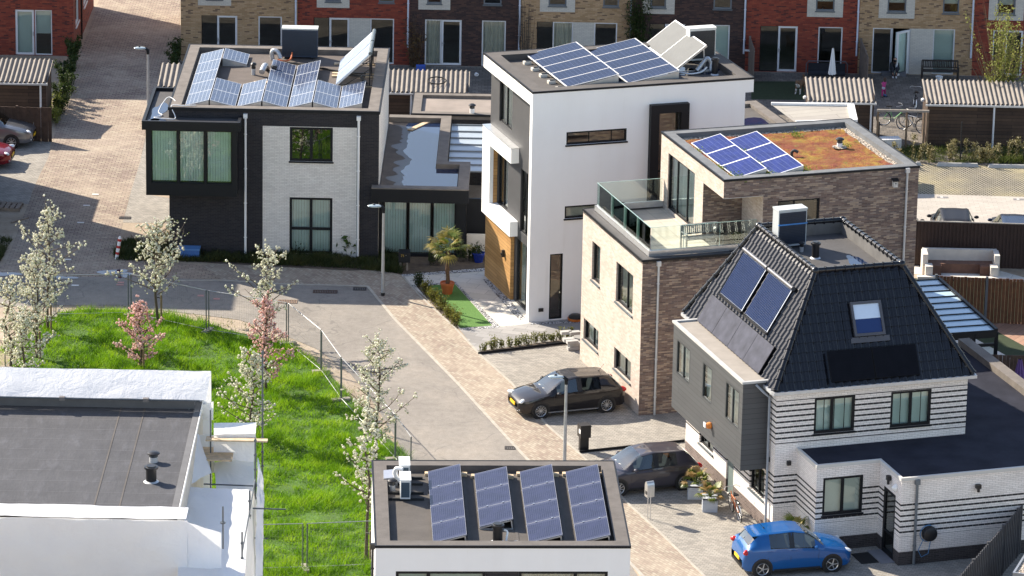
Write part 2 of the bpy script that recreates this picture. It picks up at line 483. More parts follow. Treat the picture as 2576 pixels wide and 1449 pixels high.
# asphalt lane, brick footways, driveways
LANE = g2([(-60, 700), (300, 697), (560, 704), (700, 713), (925, 719), (994, 803), (1116, 930), (1154, 966), (1288, 1113), (1331, 1159), (1580, 1410)]) + [(6.6, -44), (-2, -44)] + \
    g2([(1120, 1400), (1050, 1230), (1000, 1110), (930, 1000), (880, 940), (800, 880), (700, 838), (600, 805), (500, 792), (300, 770), (130, 768), (-60, 775)])
sheet('asphalt_lane', LANE, M_ASPH, 0.012, False)
sheet('brick_footway', [(505, 668), (560, 704), (700, 713), (925, 719), (994, 803), (1154, 966), (1288, 1113), (1331, 1159), (1580, 1410), (1700, 1540), (1900, 1560), (1768, 1449), (1665, 1346), (1588, 1276), (1465, 1149), (1378, 1073), (1288, 966), (1207, 893), (1144, 826), (1061, 750), (1014, 697), (960, 678), (880, 682), (700, 672), (560, 664)], M_PAVE_RED, 0.016)
kerb = MB()
kp = [G(*q) for q in [(440, 707), (560, 706), (700, 715), (925, 721), (994, 805), (1154, 968), (1288, 1115), (1331, 1161), (1580, 1412), (1720, 1556)]]
for a, b in zip(kp[:-1], kp[1:]): kerb.beam((a.x, a.y, -0.04), (b.x, b.y, -0.04), 0.11, 0.15)
structure('kerb', kerb, plain('kerb_concrete', (0.38, 0.35, 0.30), 0.9, 0, 0.2, 3))
kerb2 = MB()
kp = [G(*q) for q in [(1014, 697), (1061, 750), (1144, 826), (1207, 893), (1288, 966), (1378, 1073), (1465, 1149), (1588, 1276), (1665, 1346), (1800, 1478)]]
for a, b in zip(kp[:-1], kp[1:]): kerb2.beam((a.x, a.y, -0.035), (b.x, b.y, -0.035), 0.08, 0.15)
structure('kerb', kerb2, MATS['kerb_concrete'])
sheet('driveway', [(1207, 893), (1288, 966), (1378, 1073), (1465, 1149), (1588, 1276), (1665, 1346), (1790, 1470), (1900, 1600), (2800, 1600), (2800, 1350), (2500, 1330), (1960, 1280), (1723, 1080), (1745, 1020), (1600, 1000), (1480, 860)], M_PAVE_GREY, 0.010)
# front garden of the white house
sheet('garden_path', [(1014, 694), (1236, 674), (1400, 690), (1480, 800), (1330, 822), (1270, 822), (1153, 826), (1030, 714)], M_SLAB, 0.014)
sheet('garden_path', [(1153, 826), (1262, 823), (1330, 815), (1470, 800), (1500, 850), (1230, 890), (1204, 891)], M_SLABG, 0.018)
sheet('pebble_bed', [(1010, 692), (1012, 697), (1236, 682), (1236, 674)], M_PEB_GREY, 0.024)
sheet('pebble_bed', [(1214, 704), (1240, 703), (1320, 800), (1308, 806), (1290, 790)], M_PEB_GREY, 0.024)
sheet('pebble_bed', [(1140, 710), (1146, 710), (1257, 822), (1252, 826), (1158, 831), (1158, 827), (1240, 821)], M_PEB_GREY, 0.024)
sheet('pebble_bed', [(1048, 722), (1050, 717), (1108, 712), (1112, 716)], M_PEB_GREY, 0.022)
sheet('pebble_bed', [(1330, 815), (1470, 806), (1470, 812), (1333, 818)], M_PEB_GREY, 0.024)
def turf_mat():
    t = NT('artificial_turf')
    o = t.obj()
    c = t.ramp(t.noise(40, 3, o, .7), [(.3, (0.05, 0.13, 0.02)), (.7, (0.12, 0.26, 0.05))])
    t.setc(c, 0.9); t.bump(t.noise(80, 2, o), .6, .03)
    return t.m
M_TURF = turf_mat()
sheet('artificial_turf', [(1052, 720), (1114, 717), (1140, 711), (1238, 820), (1158, 826)], M_TURF, 0.020)
sheet('soil_bed', [(1010, 692), (1236, 673), (1250, 640), (985, 640), (900, 640), (440, 626), (436, 655), (560, 664), (700, 672), (880, 682), (960, 678)], M_SOIL, 0.006)
sheet('soil_bed', [(1048, 722), (1066, 715), (1154, 826), (1142, 828)], M_SOIL, 0.023)
sheet('soil_bed', [(1207, 893), (1208, 884), (1440, 852), (1450, 866)], M_SOIL, 0.024)
# right hand side: car park, its grass pavers, back gardens
cp = [(12.9, 21.0), (40, 20.6), (40, 8.0), (14.5, 9.4)]
p0, p1 = G(2300, 487), G(2576, 494)
q0, q1 = G(2300, 413), G(2576, 416)
sheet('car_park', [(p0.x - 2, p0.y), (p0.x + 40, p0.y - 1.2), (60, 4.5), (13.5, 6.0)], M_PAVE_LIGHT, 0.006, False)
sheet('car_park', [(p0.x - 2, p0.y + .01), (q0.x - 2, q0.y), (q0.x + 40, q0.y + .2), (p0.x + 40, p0.y - 1.19)], M_GRASSPAVE, 0.007, False)
GARD = [(-17.0, 35.4), (45, 35.4), (45, 18.6), (8, 18.9), (-17, 18)]
sheet('garden_paving', GARD, M_PAVE_DARK, 0.004, False)
M_TURF_SHADE = plain('shaded_turf', (0.022, 0.036, 0.012), .95, 0, .3, 6)  # darker copy of the turf, garden shade put into its colour
sheet('artificial_turf', [(1890, 205), (2020, 205), (2026, 252), (1890, 250)], M_TURF_SHADE, 0.009)
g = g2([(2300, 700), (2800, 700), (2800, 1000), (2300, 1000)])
sheet('artificial_turf', g, M_TURF_SHADE, 0.005, False)
sheet('garden_paving', [(2300, 655), (2420, 655), (2600, 705), (2600, 712), (2300, 690)], M_SLAB, 0.009)
sheet('decking', [(2485, 815), (2640, 808), (2640, 905), (2515, 838)], M_DECK, 0.010)
sheet('decking', [(2520, 908), (2640, 890), (2640, 960), (2550, 950)], M_DECK, 0.011)
sheet('garden_paving', [(2380, 850), (2440, 845), (2550, 905), (2560, 950), (2380, 950)], M_SLAB, 0.008)
# puddles
pud = NT('puddle_water'); pud.setc((0.010, 0.022, 0.060), 0.02, 0, 0.45); M_PUD = pud.m  # blue base colour stands in for the reflected sky
def blob(cx, cy, rx, ry, seed, n=26):
    rnd = random.Random(seed)
    ph = [rnd.uniform(0, 6.28) for _ in range(4)]
    out = []
    for i in range(n):
        q = 2 * pi * i / n
        k = 1 + .22 * sin(2 * q + ph[0]) + .16 * sin(3 * q + ph[1]) + .1 * sin(5 * q + ph[2])
        out.append((cx + rx * k * cos(q), cy + ry * k * sin(q)))
    return out
for u, v, rx, ry, sd in [(284, 686, .5, .45, 1), (310, 693, .35, .35, 2), (8, 690, .6, .3, 4), (160, 699, .5, .2, 7)]:
    p = G(u, v)
    sheet('puddle', blob(p.x, p.y, rx, ry, sd), M_PUD, 0.020, False)
# road marks: white and pink spacer stones, drain gratings
M_MARKW = plain('white_stone', (0.72, 0.70, 0.66), 0.8)
M_MARKP = plain('pink_stone', (0.50, 0.26, 0.23), 0.9)
def mark(name, u, v, w, d, mat, z=0.024, rz=0.0):
    p = G(u, v)
    o = structure(name, MB().box(-w / 2, -d / 2, 0, w / 2, d / 2, .004), mat)
    o.location = (p.x, p.y, z); o.rotation_euler = (0, 0, rz)
for u, v in [(363, 614), (302, 718), (189, 719), (170, 654), (240, 490), (218, 518), (203, 561)]:
    mark('road_mark', u, v, .30, .16, M_MARKW if u not in (302,) else M_MARKP)
for u, v in [(304, 712), (505, 745), (545, 753)]: mark('road_mark', u, v, .26, .2, M_MARKP)
# ------------------------------------------------------------------ building helpers
def fw(fr, x, y, z=0.0):
    ox, oy, yaw = fr
    a = rad(yaw)
    return (ox + x * cos(a) - y * sin(a), oy + x * sin(a) + y * cos(a), z)
def house(fr, name, label, cat='house', group=None):
    return thing(name, label, cat, (fr[0], fr[1], 0), rad(fr[2]), group)
class Pl:                                    # vertical plane p0->p1, outside on the right hand
    def __init__(s, p0, p1):
        s.p0 = Vector((p0[0], p0[1], 0)); s.p1 = Vector((p1[0], p1[1], 0))
        s.L = (s.p1 - s.p0).length
        s.d = (s.p1 - s.p0) / s.L
        s.i = Vector((-s.d.y, s.d.x, 0))
    def at(s, a, z, dep=0.0): return tuple(s.p0 + s.d * a + s.i * dep + Vector((0, 0, z)))
    def bx(s, mb, a0, a1, z0, z1, d0, d1):
        P = s.at
        mb.add([P(a0, z0, d0), P(a1, z0, d0), P(a1, z0, d1), P(a0, z0, d1), P(a0, z1, d0), P(a1, z1, d0), P(a1, z1, d1), P(a0, z1, d1)],
               [(0, 3, 2, 1), (4, 5, 6, 7), (0, 1, 5, 4), (1, 2, 6, 5), (2, 3, 7, 6), (3, 0, 4, 7)])
def window(root, pl, h, fmat, cols=(1,), rows=(1,), inset=.06, back='blind', fw_=.07, gl=None, sill=None, name='window', label=None, mull=.06, cover=1.0, grid=None, backmat=None):
    a0, a1, z0, z1 = h[:4]
    mb = MB()
    d0, d1 = inset, inset + .07
    pl.bx(mb, a0, a0 + fw_, z0, z1, d0, d1); pl.bx(mb, a1 - fw_, a1, z0, z1, d0, d1)
    pl.bx(mb, a0 + fw_, a1 - fw_, z0, z0 + fw_, d0, d1); pl.bx(mb, a0 + fw_, a1 - fw_, z1 - fw_, z1, d0, d1)
    tot = sum(cols); x = a0
    for c in cols[:-1]:
        x += (a1 - a0) * c / tot
        pl.bx(mb, x - mull / 2, x + mull / 2, z0 + fw_, z1 - fw_, d0 + .005, d1 - .005)
    tot = sum(rows); z = z0
    for r in rows[:-1]:
        z += (z1 - z0) * r / tot
        pl.bx(mb, a0 + fw_, a1 - fw_, z - mull / 2, z + mull / 2, d0 + .008, d1 - .008)
    if grid:
        for k in range(1, grid):
            xx = a0 + (a1 - a0) * k / grid
            pl.bx(mb, xx - .012, xx + .012, z0 + fw_, z1 - fw_, d0 + .02, d0 + .035)
    w = mb.build(name, fmat, root)
    if label: w['label'] = label
    g = MB(); g.poly([pl.at(a0 + .02, z0 + .02, d0 + .045), pl.at(a1 - .02, z0 + .02, d0 + .045), pl.at(a1 - .02, z1 - .02, d0 + .045), pl.at(a0 + .02, z1 - .02, d0 + .045)])
    g.build('pane', gl or M_GLASS, w)
    if sill:
        sb = MB(); pl.bx(sb, a0 - .04, a1 + .04, z0 - .06, z0 - .005, -.06, d1); sb.build('sill', sill, w)
    b = MB()
    if back == 'blind':                      # vertical slats
        n = max(3, int((a1 - a0) / .115)); st = (a1 - a0 - .08) / n
        for k in range(n):
            x = a0 + .04 + k * st
            b.poly([pl.at(x, z0 + .04, d1 + .10), pl.at(x + st * .9, z0 + .04, d1 + .15), pl.at(x + st * .9, z1 - .04, d1 + .15), pl.at(x, z1 - .04, d1 + .10)])
        b.build('blind', backmat or M_BLIND, w)
    elif back == 'venetian':
        zz = z1 - (z1 - z0) * cover
        n = max(4, int((z1 - zz) / .07)); st = (z1 - zz - .06) / n
        for k in range(n):
            z = zz + .03 + k * st
            b.poly([pl.at(a0 + .05, z, d1 + .08), pl.at(a1 - .05, z, d1 + .08), pl.at(a1 - .05, z + st * .95, d1 + .12), pl.at(a0 + .05, z + st * .95, d1 + .12)])
        b.build('blind', backmat or M_LAMEL, w)
    elif back == 'curtain':
        n = max(6, int((a1 - a0) / .06))
        P = []
        for k in range(n + 1):
            x = a0 + .04 + (a1 - a0 - .08) * k / n
            P.append((x, d1 + .12 + .035 * sin(k * 2.3)))
        for (xa, da), (xb, db) in zip(P[:-1], P[1:]):
            b.poly([pl.at(xa, z0 + .04, da), pl.at(xb, z0 + .04, db), pl.at(xb, z1 - .04, db), pl.at(xa, z1 - .04, da)])
        b.build('curtain', backmat or M_CURTAIN, w)
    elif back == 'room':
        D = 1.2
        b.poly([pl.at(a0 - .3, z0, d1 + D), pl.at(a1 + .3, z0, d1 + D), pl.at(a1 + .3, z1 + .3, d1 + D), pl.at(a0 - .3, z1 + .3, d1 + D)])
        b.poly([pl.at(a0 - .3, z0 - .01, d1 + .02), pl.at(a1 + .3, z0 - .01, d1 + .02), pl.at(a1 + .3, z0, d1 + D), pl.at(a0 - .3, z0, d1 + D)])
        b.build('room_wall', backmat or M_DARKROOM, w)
    return w
def ring(mb, x0, y0, x1, y1, w, z0, z1):
    mb.box(x0, y0, z0, x1, y0 + w, z1); mb.box(x0, y1 - w, z0, x1, y1, z1)
    mb.box(x0, y0 + w, z0, x0 + w, y1 - w, z1); mb.box(x1 - w, y0 + w, z0, x1, y1 - w, z1)
def flat_roof(root, x0, y0, x1, y1, z, depth=.25, w=.45, cop=None, deck=None, trim=None, th=.10, over=.03):
    m = MB(); ring(m, x0 + .02, y0 + .02, x1 - .02, y1 - .02, w - .02, z - depth - .1, z); m.build('parapet', cop or M_COPING, root)
    d = MB(); d.box(x0 + w - .01, y0 + w - .01, z - depth - .12, x1 - w + .01, y1 - w + .01, z - depth)
    d.build('roof_deck', deck or M_BITUMEN, root)
    if trim:
        q = MB(); ring(q, x0 - over, y0 - over, x1 + over, y1 + over, over + .03, z - th, z + .012); q.build('roof_trim', trim, root)
def downpipe(root, x, y, z0, z1, mat=None, r=.045, head=True, n=8):
    m = MB(); m.cyl((x, y, z0), (x, y, z1), r, None, n)
    k = z0 + .7
    while k < z1:
        m.cyl((x, y, k), (x, y, k + .04), r * 1.35, None, n); k += 1.5
    if head: m.box(x - r * 1.7, y - r * 1.6, z1 - .03, x + r * 1.7, y + r * 1.8, z1 + .15)
    return m.build('downpipe', mat or M_ZINC, root)

# ------------------------------------------------------------------ solar hardware
def pvmat(name, cell, line, nx, ny, lw=.05, border=.025, frame=(0.7, 0.7, 0.7), mid=None, rough=.12):
    t = NT(name)
    s = t.n('SeparateXYZ'); t.l(t.uv(), s.inputs[0])
    U, V = s.outputs[0], s.outputs[1]
    def e(x): return t.math('MINIMUM', x, t.math('SUBTRACT', 1.0, x))
    gu = t.math('LESS_THAN', e(t.math('FRACT', t.math('MULTIPLY', U, nx))), lw)
    gv = t.math('LESS_THAN', e(t.math('FRACT', t.math('MULTIPLY', V, ny))), lw)
    g = t.math('MAXIMUM', gu, gv)
    if mid: g = t.math('MAXIMUM', g, t.math('LESS_THAN', t.math('ABSOLUTE', t.math('SUBTRACT', U, .5)), mid))
    bo = t.math('LESS_THAN', t.math('MINIMUM', e(U), e(V)), border)
    ob = t.obj()
    cc = t.ramp(t.noise(2.5, 4, ob), [(.3, sh(cell, .75)), (.7, sh(cell, 1.25))])
    c = t.mix(bo, t.mix(g, cc, line), frame)
    t.setc(c, t.math('ADD', t.math('MULTIPLY', bo, .3), rough), 0, .10)
    t.b.inputs['Coat Weight'].default_value = .03
    t.b.inputs['Coat Roughness'].default_value = .04
    return t.m
PV_GRID = pvmat('solar_cells_grid', (0.042, 0.060, 0.115), (0.42, 0.45, 0.50), 6, 10, .035, .014, (0.6, 0.62, 0.65))
PV_MONO = pvmat('solar_cells_mono', (0.014, 0.020, 0.050), (0.045, 0.058, 0.105), 12, 6, .05, .022, (0.62, 0.62, 0.62), .006)
PV_BLUE = pvmat('solar_cells_blue', (0.017, 0.025, 0.135), (0.09, 0.11, 0.26), 6, 10, .03, .022, (0.78, 0.78, 0.8))
PV_LINE = pvmat('solar_cells_lined', (0.021, 0.023, 0.054), (0.045, 0.049, 0.088), 17, 1, .10, .010, (0.22, 0.23, 0.27))
PV_BLACK = pvmat('solar_cells_black', (0.004, 0.004, 0.006), (0.006, 0.006, 0.009), 6, 10, .02, .008, (0.01, 0.01, 0.01), None, .28)
PV_THIN = pvmat('solar_film', (0.058, 0.061, 0.082), (0.058, 0.061, 0.082), 1, 1, .0, .006, (0.015, 0.015, 0.018), None, .7)
def module(parent, p, a, b, mat, th=.035, name='solar_module'):
    p, a, b = Vector(p), Vector(a), Vector(b)
    n = a.cross(b).normalized() * th
    m = MB()
    V = [p - n, p + a - n, p + a + b - n, p + b - n, p, p + a, p + a + b, p + b]
    m.add(V, [(0, 3, 2, 1), (4, 5, 6, 7), (0, 1, 5, 4), (1, 2, 6, 5), (2, 3, 7, 6), (3, 0, 4, 7)])
    m.uv = [(0, 0)] * 4 + [(0, 0), (1, 0), (1, 1), (0, 1)] + [(0, 0)] * 16
    return m.build(name, mat, parent)
def pv_strip(root, x0, x1, y0, z0, dz, mats, ly, n, gap=.012, mat=None):
    """n modules one behind the other along y, tilted across x by dz"""
    for k in range(n):
        module(root, (x0, y0 + k * ly, z0), (x1 - x0, 0, dz), (0, ly - gap, 0), mat or mats)
def feet(root, pts, size=(.28, .18, .07), mat=None, name='ballast_block'):
    for x, y, z in pts:
        MB().box(x - size[0] / 2, y - size[1] / 2, z, x + size[0] / 2, y + size[1] / 2, z + size[2]).build(name, mat or M_TIMBER, root)
def heat_pump(fr, x, y, z, rz, w, d, h, label, case, grille, lidc=None, fan=None):
    P = fw(fr, x, y, z)
    r = thing('heat_pump', label, 'heat pump', P, rad(fr[2]) + rz)
    MB().box(-w / 2, -d / 2, .08, w / 2, d / 2, h - .04).build('casing', case, r)
    MB().box(-w / 2 - .015, -d / 2 - .02, h - .04, w / 2 + .015, d / 2 + .02, h + .02).build('lid', lidc or case, r)
    g = MB(); g.box(-w / 2 + .04, -d / 2 - .018, .16, w / 2 - .04, -d / 2 + .005, h - .10)
    n = int((h - .3) / .06)
    for k in range(n): g.box(-w / 2 + .05, -d / 2 - .03, .18 + k * .06, w / 2 - .05, -d / 2 - .016, .205 + k * .06)
    g.build('grille', grille, r)
    for s in (-1, 1): MB().box(s * w * .35 - .05, -d / 2 - .08, 0, s * w * .35 + .05, d / 2 + .08, .08).build('foot', M_BLACK, r)
    return r
def vent(fr, x, y, z, h, r, label, kind='cowl', group=None, base=None):
    P = fw(fr, x, y, z)
    t = thing('roof_vent', label, 'roof vent', P, 0, group)
    if kind == 'cowl':
        MB().cyl((0, 0, 0), (0, 0, h * .5), r * .72, None, 14).build('base', base or M_ZINC, t, 40)
        MB().lathe([(r * .70, h * .5), (r * .80, h * .55), (r * .66, h * .78), (r * 1.1, h * .80), (r * 1.1, h * .88), (r * .6, h), (0, h)], n=16).build('cap', M_BLACK, t, 40)
    else:
        MB().lathe([(r * 1.3, 0), (r * .95, h * .07)], n=16).build('base', base or M_ZINC, t, 40)
        MB().lathe([(r * .9, h * .03), (r * .9, h * .80), (r * 1.2, h * .82), (r * 1.2, h * .93), (r * .85, h * .94), (r * .8, h), (0, h)], n=16).build('cap', M_BLACK, t, 40)
    return t
def hose(name, label, pts, r, mat, cat='hose', rings=False):
    # smooth curve through pts
    P = [Vector(p) for p in pts]
    out = []
    for i in range(len(P) - 1):
        a, b, c, d = P[max(i - 1, 0)], P[i], P[i + 1], P[min(i + 2, len(P) - 1)]
        for k in range(6):
            q = k / 6
            out.append(.5 * ((2 * b) + (c - a) * q + (2 * a - 5 * b + 4 * c - d) * q * q + (3 * b - a - 3 * c + d) * q ** 3))
    out.append(P[-1])
    rr = [r * (1 + (.12 * (i % 2) if rings else 0)) for i in range(len(out))]
    return tag(MB().tube(out, rr, 8).build(name, mat, None, 60), label, cat)
# ------------------------------------------------------------------ white house with three storeys
WF = (0.68, -5.13, 18.2)
M_ORANGE = units('cedar_boards', [(0.46, 0.25, 0.085), (0.52, 0.29, 0.105), (0.42, 0.225, 0.075)], (0.16, 0.08, 0.03), 3.4, .145, .012, .4, .6, .15, 1.2, .2)
M_GREYCLAD = plain('grey_facade_panel', (0.055, 0.056, 0.060), .6, 0, .12, 2)
M_PINKWALL = None
def build_white():
    r = house(WF, 'white_house', 'white rendered cube house of three storeys with dark framed slit windows')
    L, Dp, H = 9.38, 6.45, 9.6
    f = Pl((0, 0), (9.03, 0))
    holes = [(1.45, 4.0, 7.32, 7.85), (5.28, 6.22, 1.0, 8.42), (1.45, 4.0, 4.25, 4.77), (.87, 1.42, .05, 2.8)]
    m = MB()
    m.wall((0, 0), (9.03, 0), 0, 9.0, holes, .16)
    m.wall((9.03, 0), (9.03, Dp), 0, 9.0, (), .1)
    m.wall((9.03, Dp), (.5, Dp), 0, 9.0, (), .1)
    m.box(0.001, .002, 0, .5, .30, 9.0)       # fin that frames the street side
    m.build('wall', M_RENDER, r)
    b = MB(); ring(b, 0, 0, L, Dp, .40, 9.0, H - .06); b.build('roof_band', M_RENDER, r)
    flat_roof(r, 0, 0, L, Dp, H, .26, .55, M_BITUMEN, M_BITUMEN, M_ANTH, .07, .02)
    MB().box(.4, .4, 8.98, L - .4, Dp - .4, 9.05).build('soffit', M_RENDER, r)
    # street side: recessed grey storeys
    s = Pl((.34, Dp), (.34, .30))
    g = MB()
    wz = [(.75, 2.35, 7.0, 8.75), (.8, 2.2, 3.5, 5.85), (2.75, 5.0, .1, 2.75), (3.2, 4.4, 3.2, 5.9)]
    S = lambda y0, y1, z0, z1: (Dp - y1, Dp - y0, z0, z1)
    hs = [S(3.6, 5.3, 7.0, 8.72), S(4.0, 5.35, 3.5, 5.85), S(.6, 2.35, 3.15, 5.8), S(.45, 2.75, .05, 2.75)]
    g.wall((.34, Dp), (.34, .30), 0, 9.0, hs, .12)
    g.build('side_cladding', M_GREYCLAD, r)
    window(r, s, hs[0], M_ANTH, (1, 1), (1,), .05, 'curtain', .06)
    window(r, s, hs[1], M_ANTH, (1, 1), (1,), .05, 'room', .06)
    window(r, s, hs[2], M_ANTH, (1, 2), (1,), .05, 'curtain', .06)
    window(r, s, hs[3], M_ANTH, (1, 1), (1,), .05, 'curtain', .06, name='glass_door')
    # C shaped white bay
    bay = MB()
    bay.box(0, 2.62, 5.92, .5, Dp - .02, 6.54); bay.box(0, 2.62, 2.83, .5, Dp - .02, 3.46)
    bay.box(0, 5.42, 3.46, .16, Dp - .02, 5.92); bay.box(.16, Dp - .2, 3.46, .5, Dp - .02, 5.92)
    bay.build('bay_frame', M_RENDER, r)
    MB().box(-.02, 2.60, 6.54, .5, Dp, 6.565).build('bay_coping', M_ALU, r)
    MB().box(.165, 5.42, 3.462, .335, 6.24, 5.918).build('cedar_lining', M_ORANGE, r)
    MB().box(.18, 3.0, .02, .335, Dp - .03, 2.82).build('cedar_wall', M_ORANGE, r)
    lamp = MB(); lamp.box(.06, 3.75, 1.62, .18, 3.85, 1.92); lamp.box(.02, 3.76, 1.72, .12, 3.84, 1.80)
    lamp.build('wall_lamp', M_BLACK, r)
    # windows on the long side
    warm = plain('warm_interior', (0.36, 0.22, 0.19), .9, 0, .25, 3)
    window(r, f, holes[0], M_ANTH, (2, 2, 1.3), (1,), .03, 'room', .07, sill=M_ANTH, mull=.02, backmat=warm)
    window(r, f, holes[2], M_ANTH, (1,), (1,), .03, 'venetian', .07, sill=M_ANTH)
    window(r, f, holes[3], M_ANTH, (1,), (1,), .03, 'room', .06, backmat=warm)
    window(r, f, holes[1], M_ANTH, (1,), (1, 1, 1), .03, 'room', .05, backmat=warm)
    p = MB()                                  # deep dark portal round the stair window
    p.box(4.93, -.26, .9, 5.29, .03, 8.43); p.box(6.22, -.26, .9, 6.56, .03, 8.43); p.box(4.93, -.26, 8.43, 6.56, .03, 8.78)
    p.build('window_portal', M_ANTH, r)
    sk = MB(); sk.box(.5, .35, -.02, 9.0, .4, .02); sk.build('skirting', M_ANTH, r)
    sp = MB(); sp.box(.42, -.05, .42, .62, .0, .56); sp.build('socket_box', M_BLACK, r)
    # wet patch on the deck
    for (x, y, rx, ry, sd) in [(6.9, 2.6, .9, 1.0, 3), (4.2, 1.3, .7, .8, 5), (8.2, 2.4, .5, .7, 8), (2.0, 3.5, .25, 1.6, 9)]:
        MB().poly([(a, b_, 9.345) for a, b_ in blob(x, y, rx, ry, sd)]).build('puddle', M_PUD, r)
    return r
build_white()
# solar arrays and collectors standing on the roof
for k, (x0, lab) in enumerate([(1.68, 'tilted array of five dark blue solar modules nearest the corner of the white roof'),
                               (4.25, 'tilted array of five dark blue solar modules in the middle of the white roof')]):
    t = thing('solar_array', lab, 'solar panels', fw(WF, x0, .75, 9.34), rad(WF[2]), 'solar arrays on the white house')
    pv_strip(t, 0, 2.2, 0, .17, .40, None, 1.075, 5, .014, PV_MONO)
    MB().add([(0.05, -.01, 0.12), (2.18, -.01, .52), (2.18, -.01, 0), (0.05, -.01, 0)], [(0, 1, 2, 3)]).build('wind_plate', M_ALU, t)
    feet(t, [(-.22, .25 + i * 1.05, 0) for i in range(6)], (.30, .22, .12), plain('pale_block', (0.62, 0.58, 0.50), .9), 'ballast_block')
    rl = MB()
    for i in range(6): rl.box(-.3, .2 + i * 1.05, .12, 2.2, .25 + i * 1.05, .16)
    rl.build('rail', M_BLACK, t)
M_COLL = plain('collector_glass', (0.13, 0.135, 0.135), .8, 0, .06, 2)
for k, (x0, y0, lab) in enumerate([(6.95, 4.35, 'silver flat solar collector leaning on a frame, the farther of two on the white roof'),
                                   (6.75, 2.15, 'silver flat solar collector leaning on a frame beside the white heat pump')]):
    t = thing('solar_collector', lab, 'solar collector', fw(WF, x0, y0, 9.34), rad(WF[2]), 'flat collectors on the white house')
    a, b = Vector((1.35, 0, .98)), Vector((.0, 2.05, 0))
    n = a.cross(b).normalized()
    p = Vector((0, 0, .18))
    q = MB(); q.add([p - n * .09, p + a - n * .09, p + a + b - n * .09, p + b - n * .09, p, p + a, p + a + b, p + b], [(0, 3, 2, 1), (4, 5, 6, 7), (0, 1, 5, 4), (1, 2, 6, 5), (2, 3, 7, 6), (3, 0, 4, 7)])
    q.build('collector_box', M_ALU, t)
    e = n * .006
    MB().poly([p + a * .03 + b * .02 + e, p + a * .97 + b * .02 + e, p + a * .97 + b * .98 + e, p + a * .03 + b * .98 + e]).build('collector_glass', M_COLL, t)
    fr = MB()
    for yy in (.2, 1.85):
        fr.beam((0, yy, .05), (1.55, yy, .05), .05, .05); fr.beam((1.4, yy, .05), (1.3, yy, 1.05), .05, .05)
    fr.build('stand', M_ALU, t)
    feet(t, [(.1, .2, -.0), (.1, 1.85, 0), (1.5, .2, 0)], (.42, .2, .05), plain('pale_block', (0.62, 0.58, 0.5)))
heat_pump(WF, 8.55, 4.0, 9.34, 0, 1.15, .42, 1.42, 'white heat pump with black front grille standing on the white house roof', plain('cream_case', (0.74, 0.73, 0.68), .5, 0, .03), plain('dark_grille', (0.03, 0.032, 0.035), .5))
vent(WF, 8.35, 1.75, 9.34, .72, .14, 'black flue pipe beside silver ducts on the white house roof', 'pipe')
def P3(fr, pts): return [fw(fr, *p) for p in pts]
M_DUCT = plain('foil_duct', (0.50, 0.51, 0.52), .4, .6, .2, 8)
hose('roof_duct', 'grey insulated duct looping behind the black flue on white house roof', P3(WF, [(7.7, 2.1, 9.45), (8.0, 2.2, 9.75), (8.2, 2.25, 9.9), (8.35, 2.2, 9.7), (8.3, 2.1, 9.4)]), .085, M_DUCT, 'duct', True)
hose('roof_duct', 'white pipe running from the collectors to the grey duct on the white roof', P3(WF, [(6.9, 2.3, 9.42), (7.3, 1.9, 9.40), (7.8, 1.9, 9.44), (8.1, 2.0, 9.6)]), .035, M_WHITE, 'pipe')
# ------------------------------------------------------------------ brick house with moss roof and glass terrace
BF = (4.88, -16.37, 18.0)
M_BRICK_BR = units('brick_brown', [(0.20, 0.13, 0.105), (0.26, 0.18, 0.14), (0.15, 0.10, 0.085), (0.42, 0.31, 0.225), (0.22, 0.15, 0.125), (0.34, 0.26, 0.205), (0.165, 0.12, 0.11)], (0.25, 0.215, 0.185), .24, .058, .010, .5, .9, .25, 1.5, .3)
M_BRICK_PALE = units('brick_pale', [(0.50, 0.41, 0.345), (0.54, 0.455, 0.385), (0.46, 0.37, 0.305), (0.58, 0.50, 0.43), (0.51, 0.415, 0.35)], (0.50, 0.45, 0.40), .21, .058, .010, .5, .9, .12, 1.2, .25)
M_BRICK_BAND = M_BRICK_BR
M_SILL = plain('grey_sill', (0.10, 0.12, 0.135), .45, 0, .08)
def moss_mat():
    t = NT('sedum')
    o = t.obj()
    f = t.noise(1.7, 8, o, .72, .3)
    c = t.ramp(f, [(.33, (0.17, 0.03, 0.012)), (.43, (0.25, 0.065, 0.016)), (.51, (0.29, 0.125, 0.018)), (.59, (0.33, 0.21, 0.02)), (.70, (0.17, 0.17, 0.02))])
    c = t.mix(t.ramp(t.noise(8, 4, o, .7), [(.56, (0, 0, 0)), (.74, (.9, .9, .9))]), c, (0.38, 0.25, 0.02))
    c = t.mix(t.ramp(t.noise(11, 4, o, .7), [(.55, (0, 0, 0)), (.72, (.8, .8, .8))]), c, (0.15, 0.03, 0.015))
    c = t.mix(t.ramp(t.noise(.55, 4, o, .6), [(.46, (0, 0, 0)), (.62, (.75, .75, .75))]), c, (0.19, 0.035, 0.016))
    c = t.mix(t.ramp(t.noise(3.1, 5, o, .65), [(.58, (0, 0, 0)), (.70, (.7, .7, .7))]), c, (0.20, 0.21, 0.022))
    c = t.mix(1.0, c, t.ramp(t.noise(26, 3, o, .7), [(.3, (.45, .42, .4)), (.62, (1.15, 1.15, 1.15))]), 'MULTIPLY')
    t.setc(c, .95)
    t.bump(t.noise(22, 4, o, .7), .9, .06)
    return t.m
